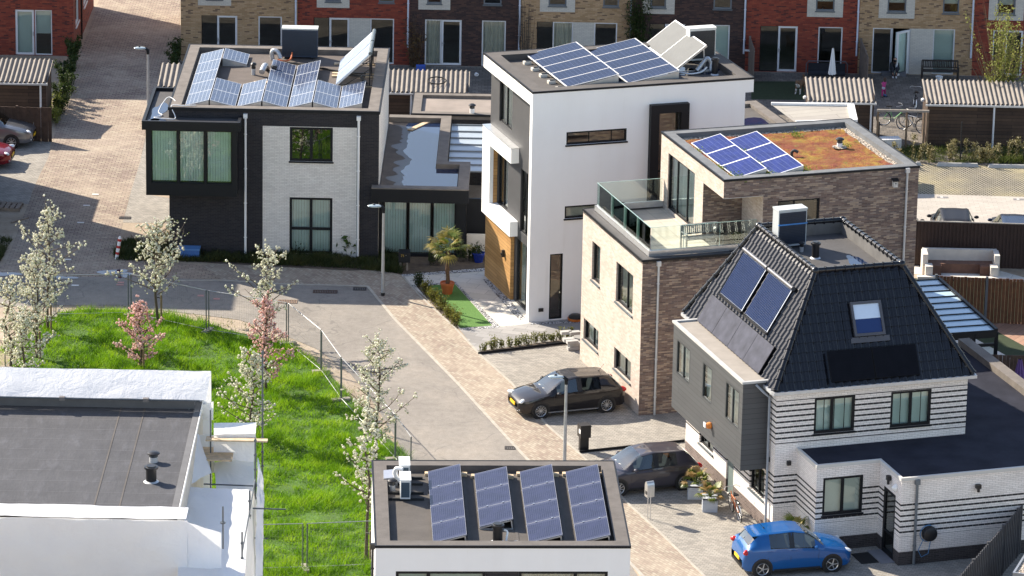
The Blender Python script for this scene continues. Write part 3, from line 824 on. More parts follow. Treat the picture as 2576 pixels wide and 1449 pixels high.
def build_brick():
    r = house(BF, 'brick_house', 'brown and pale brick house with a glass railed terrace and moss covered flat roof')
    W1, D, HL, HU = 11.05, 7.0, 6.17, 9.08
    s = Pl((0, D), (0, 0))
    S = lambda y0, y1, z0, z1: (D - y1, D - y0, z0, z1)
    hs = [S(4.85, 5.82, 3.66, 5.22), S(1.0, 2.95, 3.66, 5.25), S(4.84, 6.63, .98, 1.84), S(1.0, 2.95, .97, 1.82)]
    m = MB(); m.wall((0, D), (0, 0), 0, HL, hs, .14)
    m.build('pale_wall', M_BRICK_PALE, r)
    window(r, s, hs[0], M_ANTH, (1,), (1,), .08, 'venetian', .09, sill=M_SILL)
    window(r, s, hs[1], M_ANTH, (1.3, 1), (1,), .08, 'curtain', .08, sill=M_SILL)
    window(r, s, hs[2], M_ANTH, (1.3, 1), (1,), .08, 'venetian', .08, sill=M_SILL)
    window(r, s, hs[3], M_ANTH, (1.3, 1), (1,), .08, 'curtain', .08, sill=M_SILL)
    # upper storey, set back behind the terrace; loggia cut into its near corner
    f = Pl((0, 0), (W1, 0))
    fh = [(5.35, 7.05, 6.35, 8.1)]
    m = MB()
    m.wall((0, 0), (W1, 0), 0, HL, (), .1)
    m.wall((4.75, 0), (W1, 0), HL, HU - .02, [(a - 4.75, b - 4.75, c, e) for a, b, c, e in fh], .14)
    m.wall((3.15, 0), (4.75, 0), 8.35, HU - .02, (), .1)
    m.wall((W1, 0), (W1, D), 0, HU - .02, (), .1)
    m.wall((W1, D), (3.15, D), HL, HU - .02, (), .1)
    m.wall((W1, D), (0, D), 0, HL, (), .1)
    m.build('brown_wall', M_BRICK_BR, r)
    window(r, f, fh[0], M_ANTH, (1, 1.5), (1,), .06, 'room', .07)
    u = Pl((3.15, D), (3.15, 0))
    uh = [(.85, 3.85, 6.22, 8.45)]
    m = MB()
    m.wall((3.15, D), (3.15, 2.2), 6.0, HU - .02, uh, .12)
    m.wall((3.15, 2.2), (3.15, 0), 8.35, HU - .02, (), .1)
    m.wall((4.75, 2.2), (4.75, 0), 6.0, 8.4, (), .1)
    m.build('pale_wall', M_BRICK_PALE, r)
    q = MB(); q.wall((3.15, 2.2), (4.75, 2.2), 6.0, 8.4, (), .1)
    q.build('loggia_wall', M_BRICK_BR, r)
    MB().box(3.17, .02, 8.33, 4.76, 2.2, 8.36).build('loggia_ceiling', M_WHITE, r)
    window(r, u, uh[0], M_ANTH, (1, 1.2, 1), (1,), .05, 'curtain', .07, name='terrace_door', backmat=plain('net_curtain', (0.6, 0.6, 0.58), .9))
    flat_roof(r, 3.15, 0, W1, D, HU, .26, .42, plain('slate_coping', (0.135, 0.14, 0.145), .75, 0, .25, 2.5, .3), M_SOIL, M_ANTH, .07, .03)
    pb = MB(); ring(pb, 3.55, .40, W1 - .40, D - .40, .28, HU - .28, HU - .19); pb.build('pebble_margin', M_PEB_TAN, r)
    def mz(a, b):
        x = 3.8 + a * (W1 - .65 - 3.8); y = .66 + b * (D - .66 - .66)
        return (x, y, HU - .20 + .05 * mnoise.noise((x * 1.7, y * 1.7, 2)) + .025 * mnoise.noise((x * 6, y * 6, 5)))
    MB().grid(mz, 90, 70).build('moss_mat', moss_mat(), r, 180)
    # terrace
    low = MB(); ring(low, 0, 0, 3.6, D, .34, HL - .16, HL); low.build('terrace_edge', M_BITGREY, r)
    tr = MB(); ring(tr, -.03, -.03, 3.62, D + .03, .04, HL - .07, HL + .012); tr.build('terrace_trim', M_ANTH, r)
    MB().box(.3, .3, HL - .25, 3.2, D - .3, HL - .08).build('terrace_floor', units('terrace_tile', [(0.52, 0.46, 0.38), (0.56, 0.50, 0.42), (0.49, 0.44, 0.37)], (0.26, 0.23, 0.2), .6, .6, .014, 0, .85, .12, 1, .1), r)
    ch = MB()
    ch.box(.36, .36, HL, .50, D - .3, HL + .22); ch.box(.50, .36, HL, 4.72, .50, HL + .22); ch.box(.50, D - .44, HL, 3.14, D - .3, HL + .22)
    ch.build('balustrade_channel', M_ALU, r)
    gl = MB()
    gt = glassmat('railing_glass', (0.90, 0.96, 0.94), .0)
    for a, b in [(.44, 1.9), (1.92, 3.4), (3.42, 4.9), (4.92, 6.62)]: gl.box(.42, a, HL + .22, .44, b, HL + 1.12)
    for a, b in [(.47, 1.75), (1.77, 3.2), (3.22, 4.7)]: gl.box(a, .42, HL + .22, b, .44, HL + 1.12)
    gl.box(.47, D - .38, HL + .22, 3.1, D - .36, HL + 1.12)
    gl.build('glass_balustrade', gt, r)
    ed = MB()
    ed.box(.415, .41, HL + 1.12, .445, 6.63, HL + 1.13); ed.box(.445, .415, HL + 1.12, 4.7, .445, HL + 1.13); ed.box(.445, D - .385, HL + 1.12, 3.1, D - .355, HL + 1.13)
    for a in (1.91, 3.41, 4.91): ed.box(.415, a - .006, HL + .22, .445, a + .006, HL + 1.12)
    for a in (1.76, 3.21): ed.box(a - .006, .415, HL + .22, a + .006, .445, HL + 1.12)
    ed.build('glass_edge', plain('glass_edge_green', (0.35, 0.5, 0.45), .2), r)
    downpipe(r, .62, -.07, 0, 5.95, M_ZINC)
    downpipe(r, 10.55, -.07, 0, 8.9, M_ZINC)
    return r
build_brick()
bh = thing('bird_box', 'small birch nesting box with black roof high on the brown brick wall', 'bird house', fw(BF, 10.05, -.02, 8.35), rad(BF[2]))
MB().box(-.09, -.16, 0, .09, 0, .24).build('box', plain('birch_bark', (0.55, 0.52, 0.48), .8, 0, .35, 18), bh)
MB().add([(-.13, -.2, .23), (.13, -.2, .23), (.13, .0, .30), (-.13, .0, .30), (-.13, -.2, .26), (.13, -.2, .26), (.13, .0, .33), (-.13, 0, .33)], [(0, 3, 2, 1), (4, 5, 6, 7), (0, 1, 5, 4), (1, 2, 6, 5), (2, 3, 7, 6), (3, 0, 4, 7)]).build('roof', M_BLACK, bh)
MB().cyl((0, -.165, .15), (0, -.155, .15), .025).build('hole', M_BLACK, bh)
for x0, lab in [(3.85, 'row of three bright blue solar modules next to the terrace side of the moss roof'), (5.35, 'row of three bright blue solar modules on the moss roof beside the red sedum')]:
    t = thing('solar_array', lab, 'solar panels', fw(BF, x0, .55, 8.86), rad(BF[2]), 'solar arrays on the moss roof')
    pv_strip(t, 0, 1.2, 0, .10, .30, None, 1.68, 3, .016, PV_BLUE)
    MB().add([(0.02, -.01, 0.04), (1.19, -.01, .36), (1.19, -.01, -.05), (0.02, -.01, -.05)], [(0, 1, 2, 3)]).build('wind_plate', M_ALU, t)
    fr = MB()
    for i in range(4): fr.beam((.05, .2 + i * 1.5, .02), (1.15, .2 + i * 1.5, .02), .05, .05); fr.beam((1.13, .2 + i * 1.5, 0), (1.13, .2 + i * 1.5, .34), .04, .04)
    fr.build('rail', M_ALU, t)
vent(BF, 9.3, 3.75, 8.88, .42, .15, 'black capped roof vent in a pebble patch on the moss roof', 'cowl', None, M_WHITE)
MB_ = MB().grid(lambda a, b: (cos(a * 6.283) * b * .30, sin(a * 6.283) * b * .30, .03 * (1 - b)), 18, 3)
o = MB_.build('pebble_patch', M_PEB_TAN); o.location = fw(BF, 9.3, 3.75, 8.93); tag(o, 'ring of tan pebbles round the vent on the moss roof', 'pebbles', None, 'stuff')
hose('roof_vent', 'grey curved vent hood poking out of the moss beside the blue modules', P3(BF, [(7.05, 3.05, 8.85), (7.05, 3.05, 9.05), (7.12, 2.98, 9.14), (7.25, 2.9, 9.08)]), .06, M_BITGREY, 'roof vent')
# ------------------------------------------------------------------ dark brick house with wet annex roof
DF = (-14.45, 3.3, -0.4)
M_BRICK_DK = units('brick_black', [(0.014, 0.013, 0.017), (0.021, 0.019, 0.023), (0.017, 0.015, 0.018), (0.027, 0.023, 0.025)], (0.050, 0.046, 0.050), .21, .065, .010, .5, .8, .15, 1.5, .25)
M_BRICK_CR = units('brick_cream', [(0.76, 0.715, 0.66), (0.79, 0.75, 0.69), (0.72, 0.68, 0.625), (0.81, 0.77, 0.71)], (0.50, 0.465, 0.43), .21, .065, .010, .5, .9, .1, 1.0, .25)
def build_dark():
    r = house(DF, 'dark_brick_house', 'black brick house with a cream brick panel, projecting glass bay and zigzag solar roof')
    W, D, H = 8.78, 10.6, 6.4
    f = Pl((0, 0), (W, 0))
    up, lo = (5.05, 6.85, 4.18, 5.66), (5.05, 6.85, .14, 2.6)
    m = MB()
    m.wall((0, 0), (3.92, 0), 0, H - .05, [(.0, 2.9, 2.9, 5.5)], .1)
    m.wall((7.86, 0), (W, 0), 0, H - .05, (), .1)
    m.wall((3.92, 0), (7.86, 0), 5.68, H - .05, (), .1)
    m.wall((W, D), (0, D), 0, H - .05); m.wall((0, D), (0, 0), 0, H - .05)
    m.build('dark_wall', M_BRICK_DK, r)
    c = MB()
    c.wall((3.92, 0), (7.86, 0), 0, 5.68, [(up[0] - 3.92, up[1] - 3.92, up[2], up[3]), (lo[0] - 3.92, lo[1] - 3.92, lo[2], lo[3])], .1)
    c.build('cream_wall', M_BRICK_CR, r)
    c = MB(); c.wall((W, 0), (W, D), 0, H - .05); c.build('cream_wall', M_BRICK_CR, r)
    window(r, f, up, M_ANTH, (1, 1), (1,), .02, 'room', .10, mull=.12, sill=M_ANTH)
    window(r, f, lo, M_ANTH, (1, 1), (1, 1.25), .02, 'blind', .10, mull=.11, sill=M_ANTH)
    flat_roof(r, 0, 0, W, D, H, .22, .48, M_COPING, plain('brown_felt', (0.105, 0.085, 0.073), .9, 0, .25, 1.5, .35), M_ANTH, .12, .04)
    # glass bay on the upper storey, wrapping the left corner
    b = MB()
    x0, x1, y0, y1, z0, z1 = -.88, 2.91, -1.0, 4.2, 2.86, 5.72
    b.box(x0, y0, z0, x1, y1, 3.40)
    for a0, a1 in ((x0, -.66), (.42, .50), (1.55, 1.64), (2.69, x1)): b.box(a0, y0, 3.40, a1, y0 + .22, z1)
    b.box(x1 - .2, y0 + .22, 3.40, x1, 0, z1); b.box(x0, y0 + .22, 3.40, x0 + .2, y1, z1)
    b.box(x0, y1 - .1, 3.4, 0, y1, z1)
    b.build('bay_box', M_ANTH, r)
    q = MB(); q.box(-1.03, -1.14, 5.72, 3.06, -1.0, 6.10); q.box(-1.03, -1.0, 5.72, -.9, 4.35, 6.10); q.box(2.93, -1.0, 5.72, 3.06, -.02, 6.10); q.box(-.9, 4.22, 5.72, -.02, 4.35, 6.10)
    q.build('bay_fascia', M_ANTH, r)
    MB().box(-.95, -1.02, 5.70, 2.95, -.001, 5.96).build('bay_roof', M_BITGREY, r)
    MB().box(-.95, 0, 5.70, -.02, 4.25, 5.96).build('bay_roof', M_BITGREY, r)
    for (cx, cy, rx, ry, sd) in [(-.5, .8, .3, 1.4, 2), (-.45, -.45, .3, .3, 3)]:
        MB().poly([(x, y, 5.968) for x, y in blob(cx, cy, rx, ry, sd)]).build('puddle', M_PUD, r)
    bp = Pl((x0, y0), (x1, y0))
    for a0, a1 in ((-.66, .42), (.50, 1.55), (1.64, 2.69)):
        window(r, bp, (a0 - x0, a1 - x0, 3.40, 5.66), M_ANTH, (1,), (1,), .08, 'blind', .03)
    downpipe(r, 3.2, -.06, .1, 6.05, M_WHITE, .05); downpipe(r, 7.93, -.06, .1, 6.05, M_WHITE, .05)
    return r
build_dark()
def build_annex():
    r = house(DF, 'garden_room', 'low black annex with wet puddled flat roof between dark house and white house', 'annex')
    # L shaped plan
    x0, x1, xm, y0, ym, y1, H = 8.80, 12.55, 11.55, -.02, 3.9, 11.3, 3.2
    f = Pl((x0, y0 + .35), (x1, y0 + .35))
    m = MB()
    m.box(x0, y0 + .36, 0, x0 + .18, y0 + .6, 2.62); m.box(12.04, y0 + .36, 0, x1 - .1, y0 + .6, 2.62)
    m.wall((x1 - .1, y0 + .36), (x1 - .1, ym), 0, 2.9); m.wall((x1 - .1, ym), (xm, ym), 0, 2.9); m.wall((xm, ym), (xm, y1), 0, 2.9); m.wall((xm, y1), (x0, y1), 0, 2.9)
    m.box(x0 + .18, y0 + .36, 0, 12.04, y0 + .6, .10)
    m.build('wall', M_ANTH, r)
    for a0, a1 in ((.20, 1.18), (1.24, 2.20), (2.26, 3.22)):
        window(r, f, (a0, a1, .10, 2.58), M_ANTH, (1,), (1,), .03, 'blind', .04)
    fa = MB(); fa.box(8.50, -.45, 2.60, 12.57, -.04, 3.17); fa.box(x0 - .3, -.04, 2.6, x0, .3, 3.17); fa.build('fascia', M_ANTH, r)
    MB().box(8.5, -.04, 2.58, 12.5, .4, 2.62).build('soffit', M_ANTH, r)
    cp = MB()
    cp.box(8.50, -.45, 3.17, 12.57, .0, 3.22); cp.box(12.1, 0.0, 2.9, 12.55, ym, 3.2); cp.box(11.1, 3.45, 2.9, 12.1, ym, 3.2)
    cp.box(11.1, ym, 2.9, 11.55, y1, 3.2); cp.box(x0, y1 - .45, 2.9, 11.1, y1, 3.2)
    cp.build('parapet', M_COPING, r)
    d = MB(); d.box(x0, 0, 2.8, 12.1, 3.45, 2.98); d.box(x0, 3.45, 2.8, 11.1, y1 - .45, 2.979); d.build('roof_deck', plain('brown_felt', (0.14, 0.118, 0.105)), r)
    rnd = random.Random(5)
    L = []
    n = 120
    for i in range(n + 1):
        y = .15 + (y1 - .8) * i / n
        L.append((9.75 + .55 * mnoise.noise((0, y * .55, 1)) + .10 * mnoise.noise((3, y * 1.9, 1)) + .07 * mnoise.noise((7, y * 6, 1)), y))
    pts = L + [(11.07, y1 - .5), (11.07, 3.42), (12.05, 3.42), (12.05, .12)]
    MB().poly([(x, y, 2.992) for x, y in pts[::-1]][::-1] if area(pts) > 0 else [(x, y, 2.992) for x, y in pts[::-1]]).build('rain_water', M_PUD, r)
    D = [(x - .2 - 1.1 * abs(mnoise.noise((5, y * .8, 2))), y) for x, y in L]
    pt = D + L[::-1]
    MB().poly([(x, y, 2.986) for x, y in (pt if area(pt) > 0 else pt[::-1])]).build('damp_patch', plain('damp_felt', (0.03, 0.027, 0.027), .35, 0, .3, 3), r)
    return r
build_annex()
pl_ = thing('plank', 'short grey plank lying in the rain water on the annex roof', 'plank', fw(DF, 10.15, 10.2, 3.0), rad(62))
MB().box(-.85, -.12, 0, .85, .12, .035).build('board', M_TIMBER, pl_)
def build_annex2():
    r = house(DF, 'garden_annex', 'low brown flat roofed annex behind the wet roof, with black vent on its edge', 'annex')
    x0, x1, y0, y1, H = 9.75, 15.6, 11.35, 15.0, 3.25
    m = MB(); m.wall((x0, y0), (x1, y0), 0, 3.0); m.wall((x1, y0), (x1, y1), 0, 3); m.wall((x1, y1), (x0, y1), 0, 3); m.wall((x0, y1), (x0, y0), 0, 3)
    m.build('wall', M_BRICK_DK, r)
    flat_roof(r, x0, y0, x1, y1, H, .14, .42, M_COPING, plain('tan_felt', (0.25, 0.21, 0.18), .9, 0, .22, .9, .3), M_ANTH, .08, .02)
    return r
build_annex2()
vent(DF, 12.45, 11.65, 3.25, .42, .15, 'black capped vent on the edge of the brown annex roof', 'cowl', None, M_WHITE)
def canopy():
    r = thing('glass_canopy', 'pale glass lean-to roof with thin grey bars beside the white house', 'canopy', fw(DF, 0, 0), rad(DF[2]))
    g = MB(); b = MB()
    x0, x1, y0, y1 = 11.58, 13.45, 4.2, 10.6
    g.add([(x0, y0, 2.65), (x1 + .35, y0, 2.65), (x1 - .1, y1, 2.95), (x0, y1, 2.95)], [(0, 1, 2, 3)])
    g.build('glass_roof', plain('opal_panel', (0.36, 0.41, 0.45), .3, 0, .12, .6), r)
    for k in range(8):
        q = k / 7
        y = y0 + (y1 - y0) * q; z = 2.66 + .3 * q
        b.box(x0, y - .03, z, x1 + .35 - .4 * q, y + .03, z + .05)
    b.build('bar', plain('bar_grey', (0.16, 0.18, 0.2), .5), r)
    p = MB(); p.box(x1 - .1, y0, 0, x1, y0 + .1, 2.62); p.box(x1 - .15, y1 - .1, 0, x1 - .05, y1, 2.9); p.build('post', M_ANTH, r)
    w = MB(); w.box(12.46, 1.2, 0.0, 13.7, 1.35, 2.35); w.build('screen', M_ANTH, r)
    return r
canopy()
gw = thing('garden_wall', 'low cream block wall behind blue pot between annex and cedar wall', 'wall', fw(DF, 12.5, .6, 0), rad(DF[2]))
MB().box(0, 0, 0, 1.25, .15, .95).build('blocks', M_SLAB, gw)
# zigzag east-west arrays: (x_low, x_high, y0, modules)
def zig(lab, x0, x1, y0, z0, dz, n, ly, back=None):
    t = thing('solar_array', lab, 'solar panels', fw(DF, x0, y0, 6.18), rad(DF[2]), 'zigzag solar arrays on the dark house')
    pv_strip(t, 0, x1 - x0, 0, z0, dz, None, ly, n, .016, PV_GRID)
    lo, hi = (z0, z0 + dz)
    MB().add([(0, -.012, 0.01), (x1 - x0, -.012, 0.01), (x1 - x0, -.012, hi - .045), (0, -.012, lo - .045)], [(0, 1, 2, 3)]).build('end_plate', M_ALU, t)
    return t
LO, DZ = .12, .26
zig('west facing row of five solar modules along the left edge of the dark roof', .62, 1.60, .75, LO, DZ, 5, 1.72)
zig('pair of east facing modules at the front, second strip from left on the dark roof', 1.66, 2.72, .75, LO + DZ, -DZ, 2, 1.82)
zig('single east facing module at the back beside the small pipes on the dark roof', 1.66, 2.72, 7.75, LO + DZ, -DZ, 1, 1.72)
zig('pair of west facing modules at the front, third strip from left on the dark roof', 2.80, 3.80, .75, LO, DZ, 2, 1.82)
zig('long east facing strip of four modules in the middle of the dark roof', 3.86, 4.86, .75, LO + DZ, -DZ, 4, 1.74)
zig('long west facing strip of four modules in front of the dark blue heat pump', 4.94, 5.92, .75, LO, DZ, 4, 1.74)
zig('pair of east facing modules in front of the leaning tube collectors', 5.98, 6.98, .75, LO + DZ, -DZ, 2, 1.82)
zig('pair of west facing modules at the right end of the dark roof', 7.04, 8.02, .75, LO, DZ, 2, 1.82)
heat_pump(DF, 4.92, 9.55, 6.18, 0, 1.55, .55, 1.35, 'dark blue heat pump with pale lid at the back of the dark house roof', plain('navy_case', (0.025, 0.04, 0.07), .45, 0, .05), plain('navy_grille', (0.012, 0.022, 0.04), .5), plain('pale_lid', (0.55, 0.56, 0.52), .5))
M_TUBEGL = plain('collector_tubes', (0.50, 0.56, 0.62), .16, .3, .1, 3)
for y0, lab in [(4.55, 'leaning white solar tube collector, the nearer of two at the right of the dark roof'), (6.65, 'leaning white solar tube collector, the farther of two at the right of the dark roof')]:
    t = thing('solar_collector', lab, 'solar collector', fw(DF, 6.75, y0, 6.18), rad(DF[2]), 'leaning collectors on the dark house')
    p, a, b = Vector((0, 0, .14)), Vector((1.42, 0, 1.35)), Vector((0, 1.95, 0))
    n = a.cross(b).normalized()
    tb = MB()
    for k in range(26):
        q = p + b * ((k + .5) / 26)
        tb.tube([q, q + a], .030, 6)
    tb.build('glass_tubes', M_TUBEGL, t, 60)
    MB().tube([p + a * 1.02 - b * .0, p + a * 1.02 + b], .085, 10).build('header', plain('header_grey', (0.10, 0.12, 0.125), .4), t, 50)
    e = MB(); e.beam(p - n * .04, p + a - n * .04, .05, .05); e.beam(p + b - n * .04, p + a + b - n * .04, .05, .05); e.beam(p - n * .02, p + b - n * .02, .06, .05)
    e.build('frame', M_ALU, t)
    s = MB()
    for yy in (.15, 1.8):
        s.beam((1.42, yy, .05), (1.42, yy, 1.45), .04, .04); s.beam((.1, yy, .07), (1.6, yy, .07), .05, .05); s.beam((.4, yy, .10), (1.42, yy, .8), .03, .03)
    s.beam((1.42, .15, .1), (1.42, 1.8, 1.2), .03, .03); s.beam((1.42, 1.8, .1), (1.42, .15, 1.2), .03, .03)
    s.build('stand', M_BLACK, t)
    feet(t, [(.0, .15, 0), (.0, 1.8, 0), (1.45, .15, 0), (1.45, 1.8, 0)], (.55, .22, .07), M_TIMBER, 'wood_block')
vent(DF, 3.1, 6.4, 6.18, .55, .12, 'black mushroom cap vent on grey pipe on the dark roof, left of the foil duct', 'cowl')
vent(DF, 4.0, 6.2, 6.18, .50, .13, 'stubby black vent standing right of the foil duct on the dark roof', 'pipe')
hose('roof_duct', 'short silver foil duct tilted beside the black vents on the dark roof', P3(DF, [(3.62, 7.3, 6.25), (3.58, 6.6, 6.55), (3.48, 6.0, 6.42)]), .13, M_DUCT, 'duct')
hose('roof_duct', 'grey bent duct pair at the left of the dark blue heat pump', P3(DF, [(3.75, 9.0, 6.2), (3.72, 9.0, 6.5), (3.82, 9.0, 6.62), (4.0, 8.9, 6.55), (4.12, 8.8, 6.3)]), .09, M_DUCT, 'duct', True)
hose('cable', 'orange cable bundle in front of the dark blue heat pump', P3(DF, [(4.0, 8.7, 6.28), (4.3, 8.6, 6.25), (4.55, 8.75, 6.3), (4.6, 9.1, 6.5)]), .035, plain('orange_cable', (0.55, 0.13, 0.04), .6), 'cable')
hose('cable', 'black pipe snaking over the dark roof towards the leaning collectors', P3(DF, [(4.2, 8.4, 6.24), (5.2, 8.1, 6.24), (6.2, 7.4, 6.24), (7.6, 6.5, 6.24), (7.8, 5.2, 6.4), (8.05, 4.9, 6.3)]), .045, M_RUBBER, 'pipe')
hose('cable', 'white loose cable on the grey bay roof of the dark house', P3(DF, [(.4, .5, 6.26), (.1, 1.2, 6.42), (-.2, 1.4, 6.42), (-.5, .8, 6.0), (-.3, .2, 6.0), (-.6, -.2, 6.0), (-.1, -.35, 6.0), (.3, -.3, 6.02), (.1, .1, 6.44), (.6, .15, 6.44), (1.1, .3, 6.44)]), .02, M_WHITE, 'cable')
MB_ = MB().box(-.35, -.12, 0, .35, .12, .05)
o = MB_.build('plank', M_TIMBER); o.location = fw(DF, 3.55, 5.0, 6.2); tag(o, 'short pale board lying between the front strips on the dark roof', 'plank')
bx_ = thing('storage_box', 'blue plastic box on the ground against the black brick wall', 'box', fw(DF, .85, -.35, 0), rad(DF[2]))
MB().box(-.44, -.25, 0, .44, .25, .36).build('body', plain('blue_plastic', (0.06, 0.16, 0.42), .5), bx_)
MB().box(-.47, -.28, .36, .47, .28, .42).build('lid', plain('blue_lid', (0.10, 0.24, 0.52), .45), bx_)
# ------------------------------------------------------------------ white flat roofed house in the foreground
MF = (-4.07, -46.97, 2.8)
def build_front():
    r = house(MF, 'flat_roofed_house', 'white rendered house in the foreground whose dark flat roof carries four rows of modules')
    W, D, H = 7.9, 7.8, 6.2
    f = Pl((0, 0), (W, 0))
    hs = [(.64, 3.42, 3.3, 5.36), (4.45, 7.22, 3.3, 5.36), (1.0, 3.2, .3, 2.5), (4.5, 7.0, .3, 2.5)]
    m = MB(); m.wall((0, 0), (W, 0), 0, H - .06, hs + [(3.42, 4.45, 3.3, 5.36)], .12)
    m.wall((W, 0), (W, D), 0, H - .06); m.wall((W, D), (0, D), 0, H - .06)
    m.wall((0, D), (0, 0), 0, H - .06)
    m.build('wall', M_RENDER, r)
    MB().box(3.42, .05, 3.3, 4.45, .12, 5.36).build('spandrel_panel', M_BRICK_DK, r)
    window(r, f, hs[0], M_ANTH, (1, 1.75), (1,), .03, 'venetian', .09, mull=.11, cover=.9, backmat=plain('mint_screen', (0.42, 0.55, 0.52), .6, 0, .04))
    window(r, f, hs[1], M_ANTH, (1.75, 1), (1,), .03, 'curtain', .09, mull=.11)
    window(r, f, hs[2], M_ANTH, (1, 1), (1,), .03, 'blind', .09); window(r, f, hs[3], M_ANTH, (1, 1), (1,), .03, 'curtain', .09)
    downpipe(r, -.07, .6, 0, 5.9, M_BLACK, .04)
    flat_roof(r, 0, 0, W, D, H, .22, .46, plain('foreground_felt', (0.115, 0.102, 0.093), .9, 0, .22, 2.0, .4), plain('brown_felt2', (0.08, 0.07, 0.062), .9, 0, .22, 1.3, .4), M_ANTH, .07, .02)
    sm = MB()
    for x in (2.9, 4.4, 5.9): sm.box(x, .46, H - .217, x + .1, D - .46, H - .208)
    sm.build('roof_seam', M_BITUMEN, r)
    return r
build_front()
for x0, y0, n, lab in [(1.80, .62, 4, 'leftmost lined module row on the foreground roof, next to the white air conditioners'),
                       (3.30, 2.02, 3, 'short lined row of three modules behind the black flue on the foreground roof'),
                       (4.78, .62, 4, 'lined row of four modules on the foreground roof, right of the black flue'),
                       (6.27, .62, 4, 'rightmost lined row of four modules at the edge of the foreground roof')]:
    t = thing('solar_array', lab, 'solar panels', fw(MF, x0, y0, 5.98), rad(MF[2]), 'module rows on the foreground roof')
    pv_strip(t, 0, 1.04, 0, .10, .27, None, 1.62, n, .014, PV_LINE)
    ly = 1.62 * n
    for yy in [0.02] + [1.62 * (i + 1) - .04 for i in range(n)]:
        fr = MB(); fr.beam((.0, yy, .02), (1.05, yy, .02), .05, .04); fr.beam((1.03, yy, .0), (.99, yy, .32), .04, .04); fr.beam((.0, yy, .04), (1.0, yy, .31), .04, .04)
        fr.build('stand', M_ALU, t)
    MB().add([(1.04, 0, .0), (1.04, ly, .0), (1.03, ly, .33), (1.03, 0, .33)], [(0, 1, 2, 3)]).build('wind_plate', M_BLACK, t)
    feet(t, [(.05, ly - .1, 0), (1.12, ly - .15, 0)], (.3, .2, .1))
    for i in range(1, n):
        for q in (.3, .8): MB().box(q - .03, 1.62 * i - .03, .10 + .27 * q + .003, q + .03, 1.62 * i + .016, .10 + .27 * q + .02).build('clamp', M_ALU, t)
M_ACW = plain('aircon_white', (0.72, 0.73, 0.72), .45, 0, .03)
for y0, lab in [(4.95, 'white air conditioner on black rails, the nearer of two on the foreground roof'), (6.35, 'white air conditioner on black rails, the farther of two on the foreground roof')]:
    t = thing('air_conditioner', lab, 'air conditioner', fw(MF, 1.02, y0, 5.98), rad(MF[2]), 'air conditioners on the foreground roof')
    MB().box(-.16, -.40, .08, .16, .40, .70).build('casing', M_ACW, t)
    MB().box(-.18, -.42, .70, .18, .42, .73).build('lid', M_ACW, t)
    g = MB(); g.box(-.13, -.412, .14, .13, -.398, .64)
    for k in range(6): g.box(-.13, -.42, .17 + k * .075, .13, -.41, .20 + k * .075)
    g.build('grille', plain('aircon_grille', (0.04, 0.07, 0.10), .5), t)
    fan = MB(); fan.lathe([(0, 0), (.26, 0), (.26, .02), (.2, .03), (0, .035)], n=20); fo = fan.build('fan_guard', plain('fan_grey', (0.2, 0.21, 0.22)), t); fo.location = (.16, -.08, .39); fo.rotation_euler = (0, pi / 2, 0)
    for s in (-.28, .28): MB().box(-.55, s - .04, 0, .60, s + .04, .08).build('rail', M_RUBBER, t)
vent(MF, 3.82, .95, 5.98, .62, .17, 'thick black flue standing in front of the short module row', 'pipe')
vent(MF, .62, 5.55, 5.98, .40, .14, 'dark mushroom vent left of the air conditioners on foreground roof', 'cowl')
hose('cable', 'white hose hanging from the black flue on the foreground roof', P3(MF, [(4.02, 1.0, 6.35), (4.12, .95, 6.3), (4.1, .8, 6.02), (4.4, .75, 6.06), (4.7, .6, 6.04)]), .035, M_WHITE, 'hose')
hose('roof_duct', 'white insulated pipe arched over the nearer air conditioner lines', P3(MF, [(.95, 6.0, 6.05), (.72, 6.0, 6.35), (.75, 5.9, 6.6), (.95, 5.8, 6.62)]), .07, M_WHITE, 'pipe')
cb = thing('cable_cover', 'tilted grey metal hood left of the air conditioners', 'cable cover', fw(MF, .55, 6.2, 5.98), rad(MF[2]))
MB().add([(-.2, -.2, .25), (.25, -.2, .3), (.25, .25, .42), (-.2, .25, .37), (-.2, -.2, 0), (.25, -.2, 0), (.25, .25, 0), (-.2, .25, 0)], [(0, 1, 2, 3), (4, 5, 1, 0), (5, 6, 2, 1), (6, 7, 3, 2), (7, 4, 0, 3)]).build('hood', M_ALU, cb)

# ------------------------------------------------------------------ building wrapped in scaffold sheeting
LX, LY0, LY1, LH = -10.35, -44.9, -33.6, 6.3
M_SHEET = None
def sheet_mat():
    t = NT('scaffold_sheeting')
    o = t.obj()
    f = t.noise(.9, 5, o, .6)
    c = t.ramp(f, [(.3, (0.84, 0.84, 0.86)), (.7, (0.90, 0.90, 0.905))])
    t.setc(c, .38)
    tl = t.n('BsdfTranslucent'); tl.inputs[0].default_value = (.8, .8, .8, 1)
    mx = t.n('MixShader'); mx.inputs[0].default_value = .3
    t.l(t.b.outputs[0], mx.inputs[1]); t.l(tl.outputs[0], mx.inputs[2]); t.l(mx.outputs[0], t.t.nodes['Material Output'].inputs[0])
    t.bump(t.math('ADD', t.noise(2.2, 5, o, .62, .6), t.math('MULTIPLY', t.noise(9, 3, o, .6), .2)), .34, .12)
    return t.m
M_SHEET = sheet_mat()
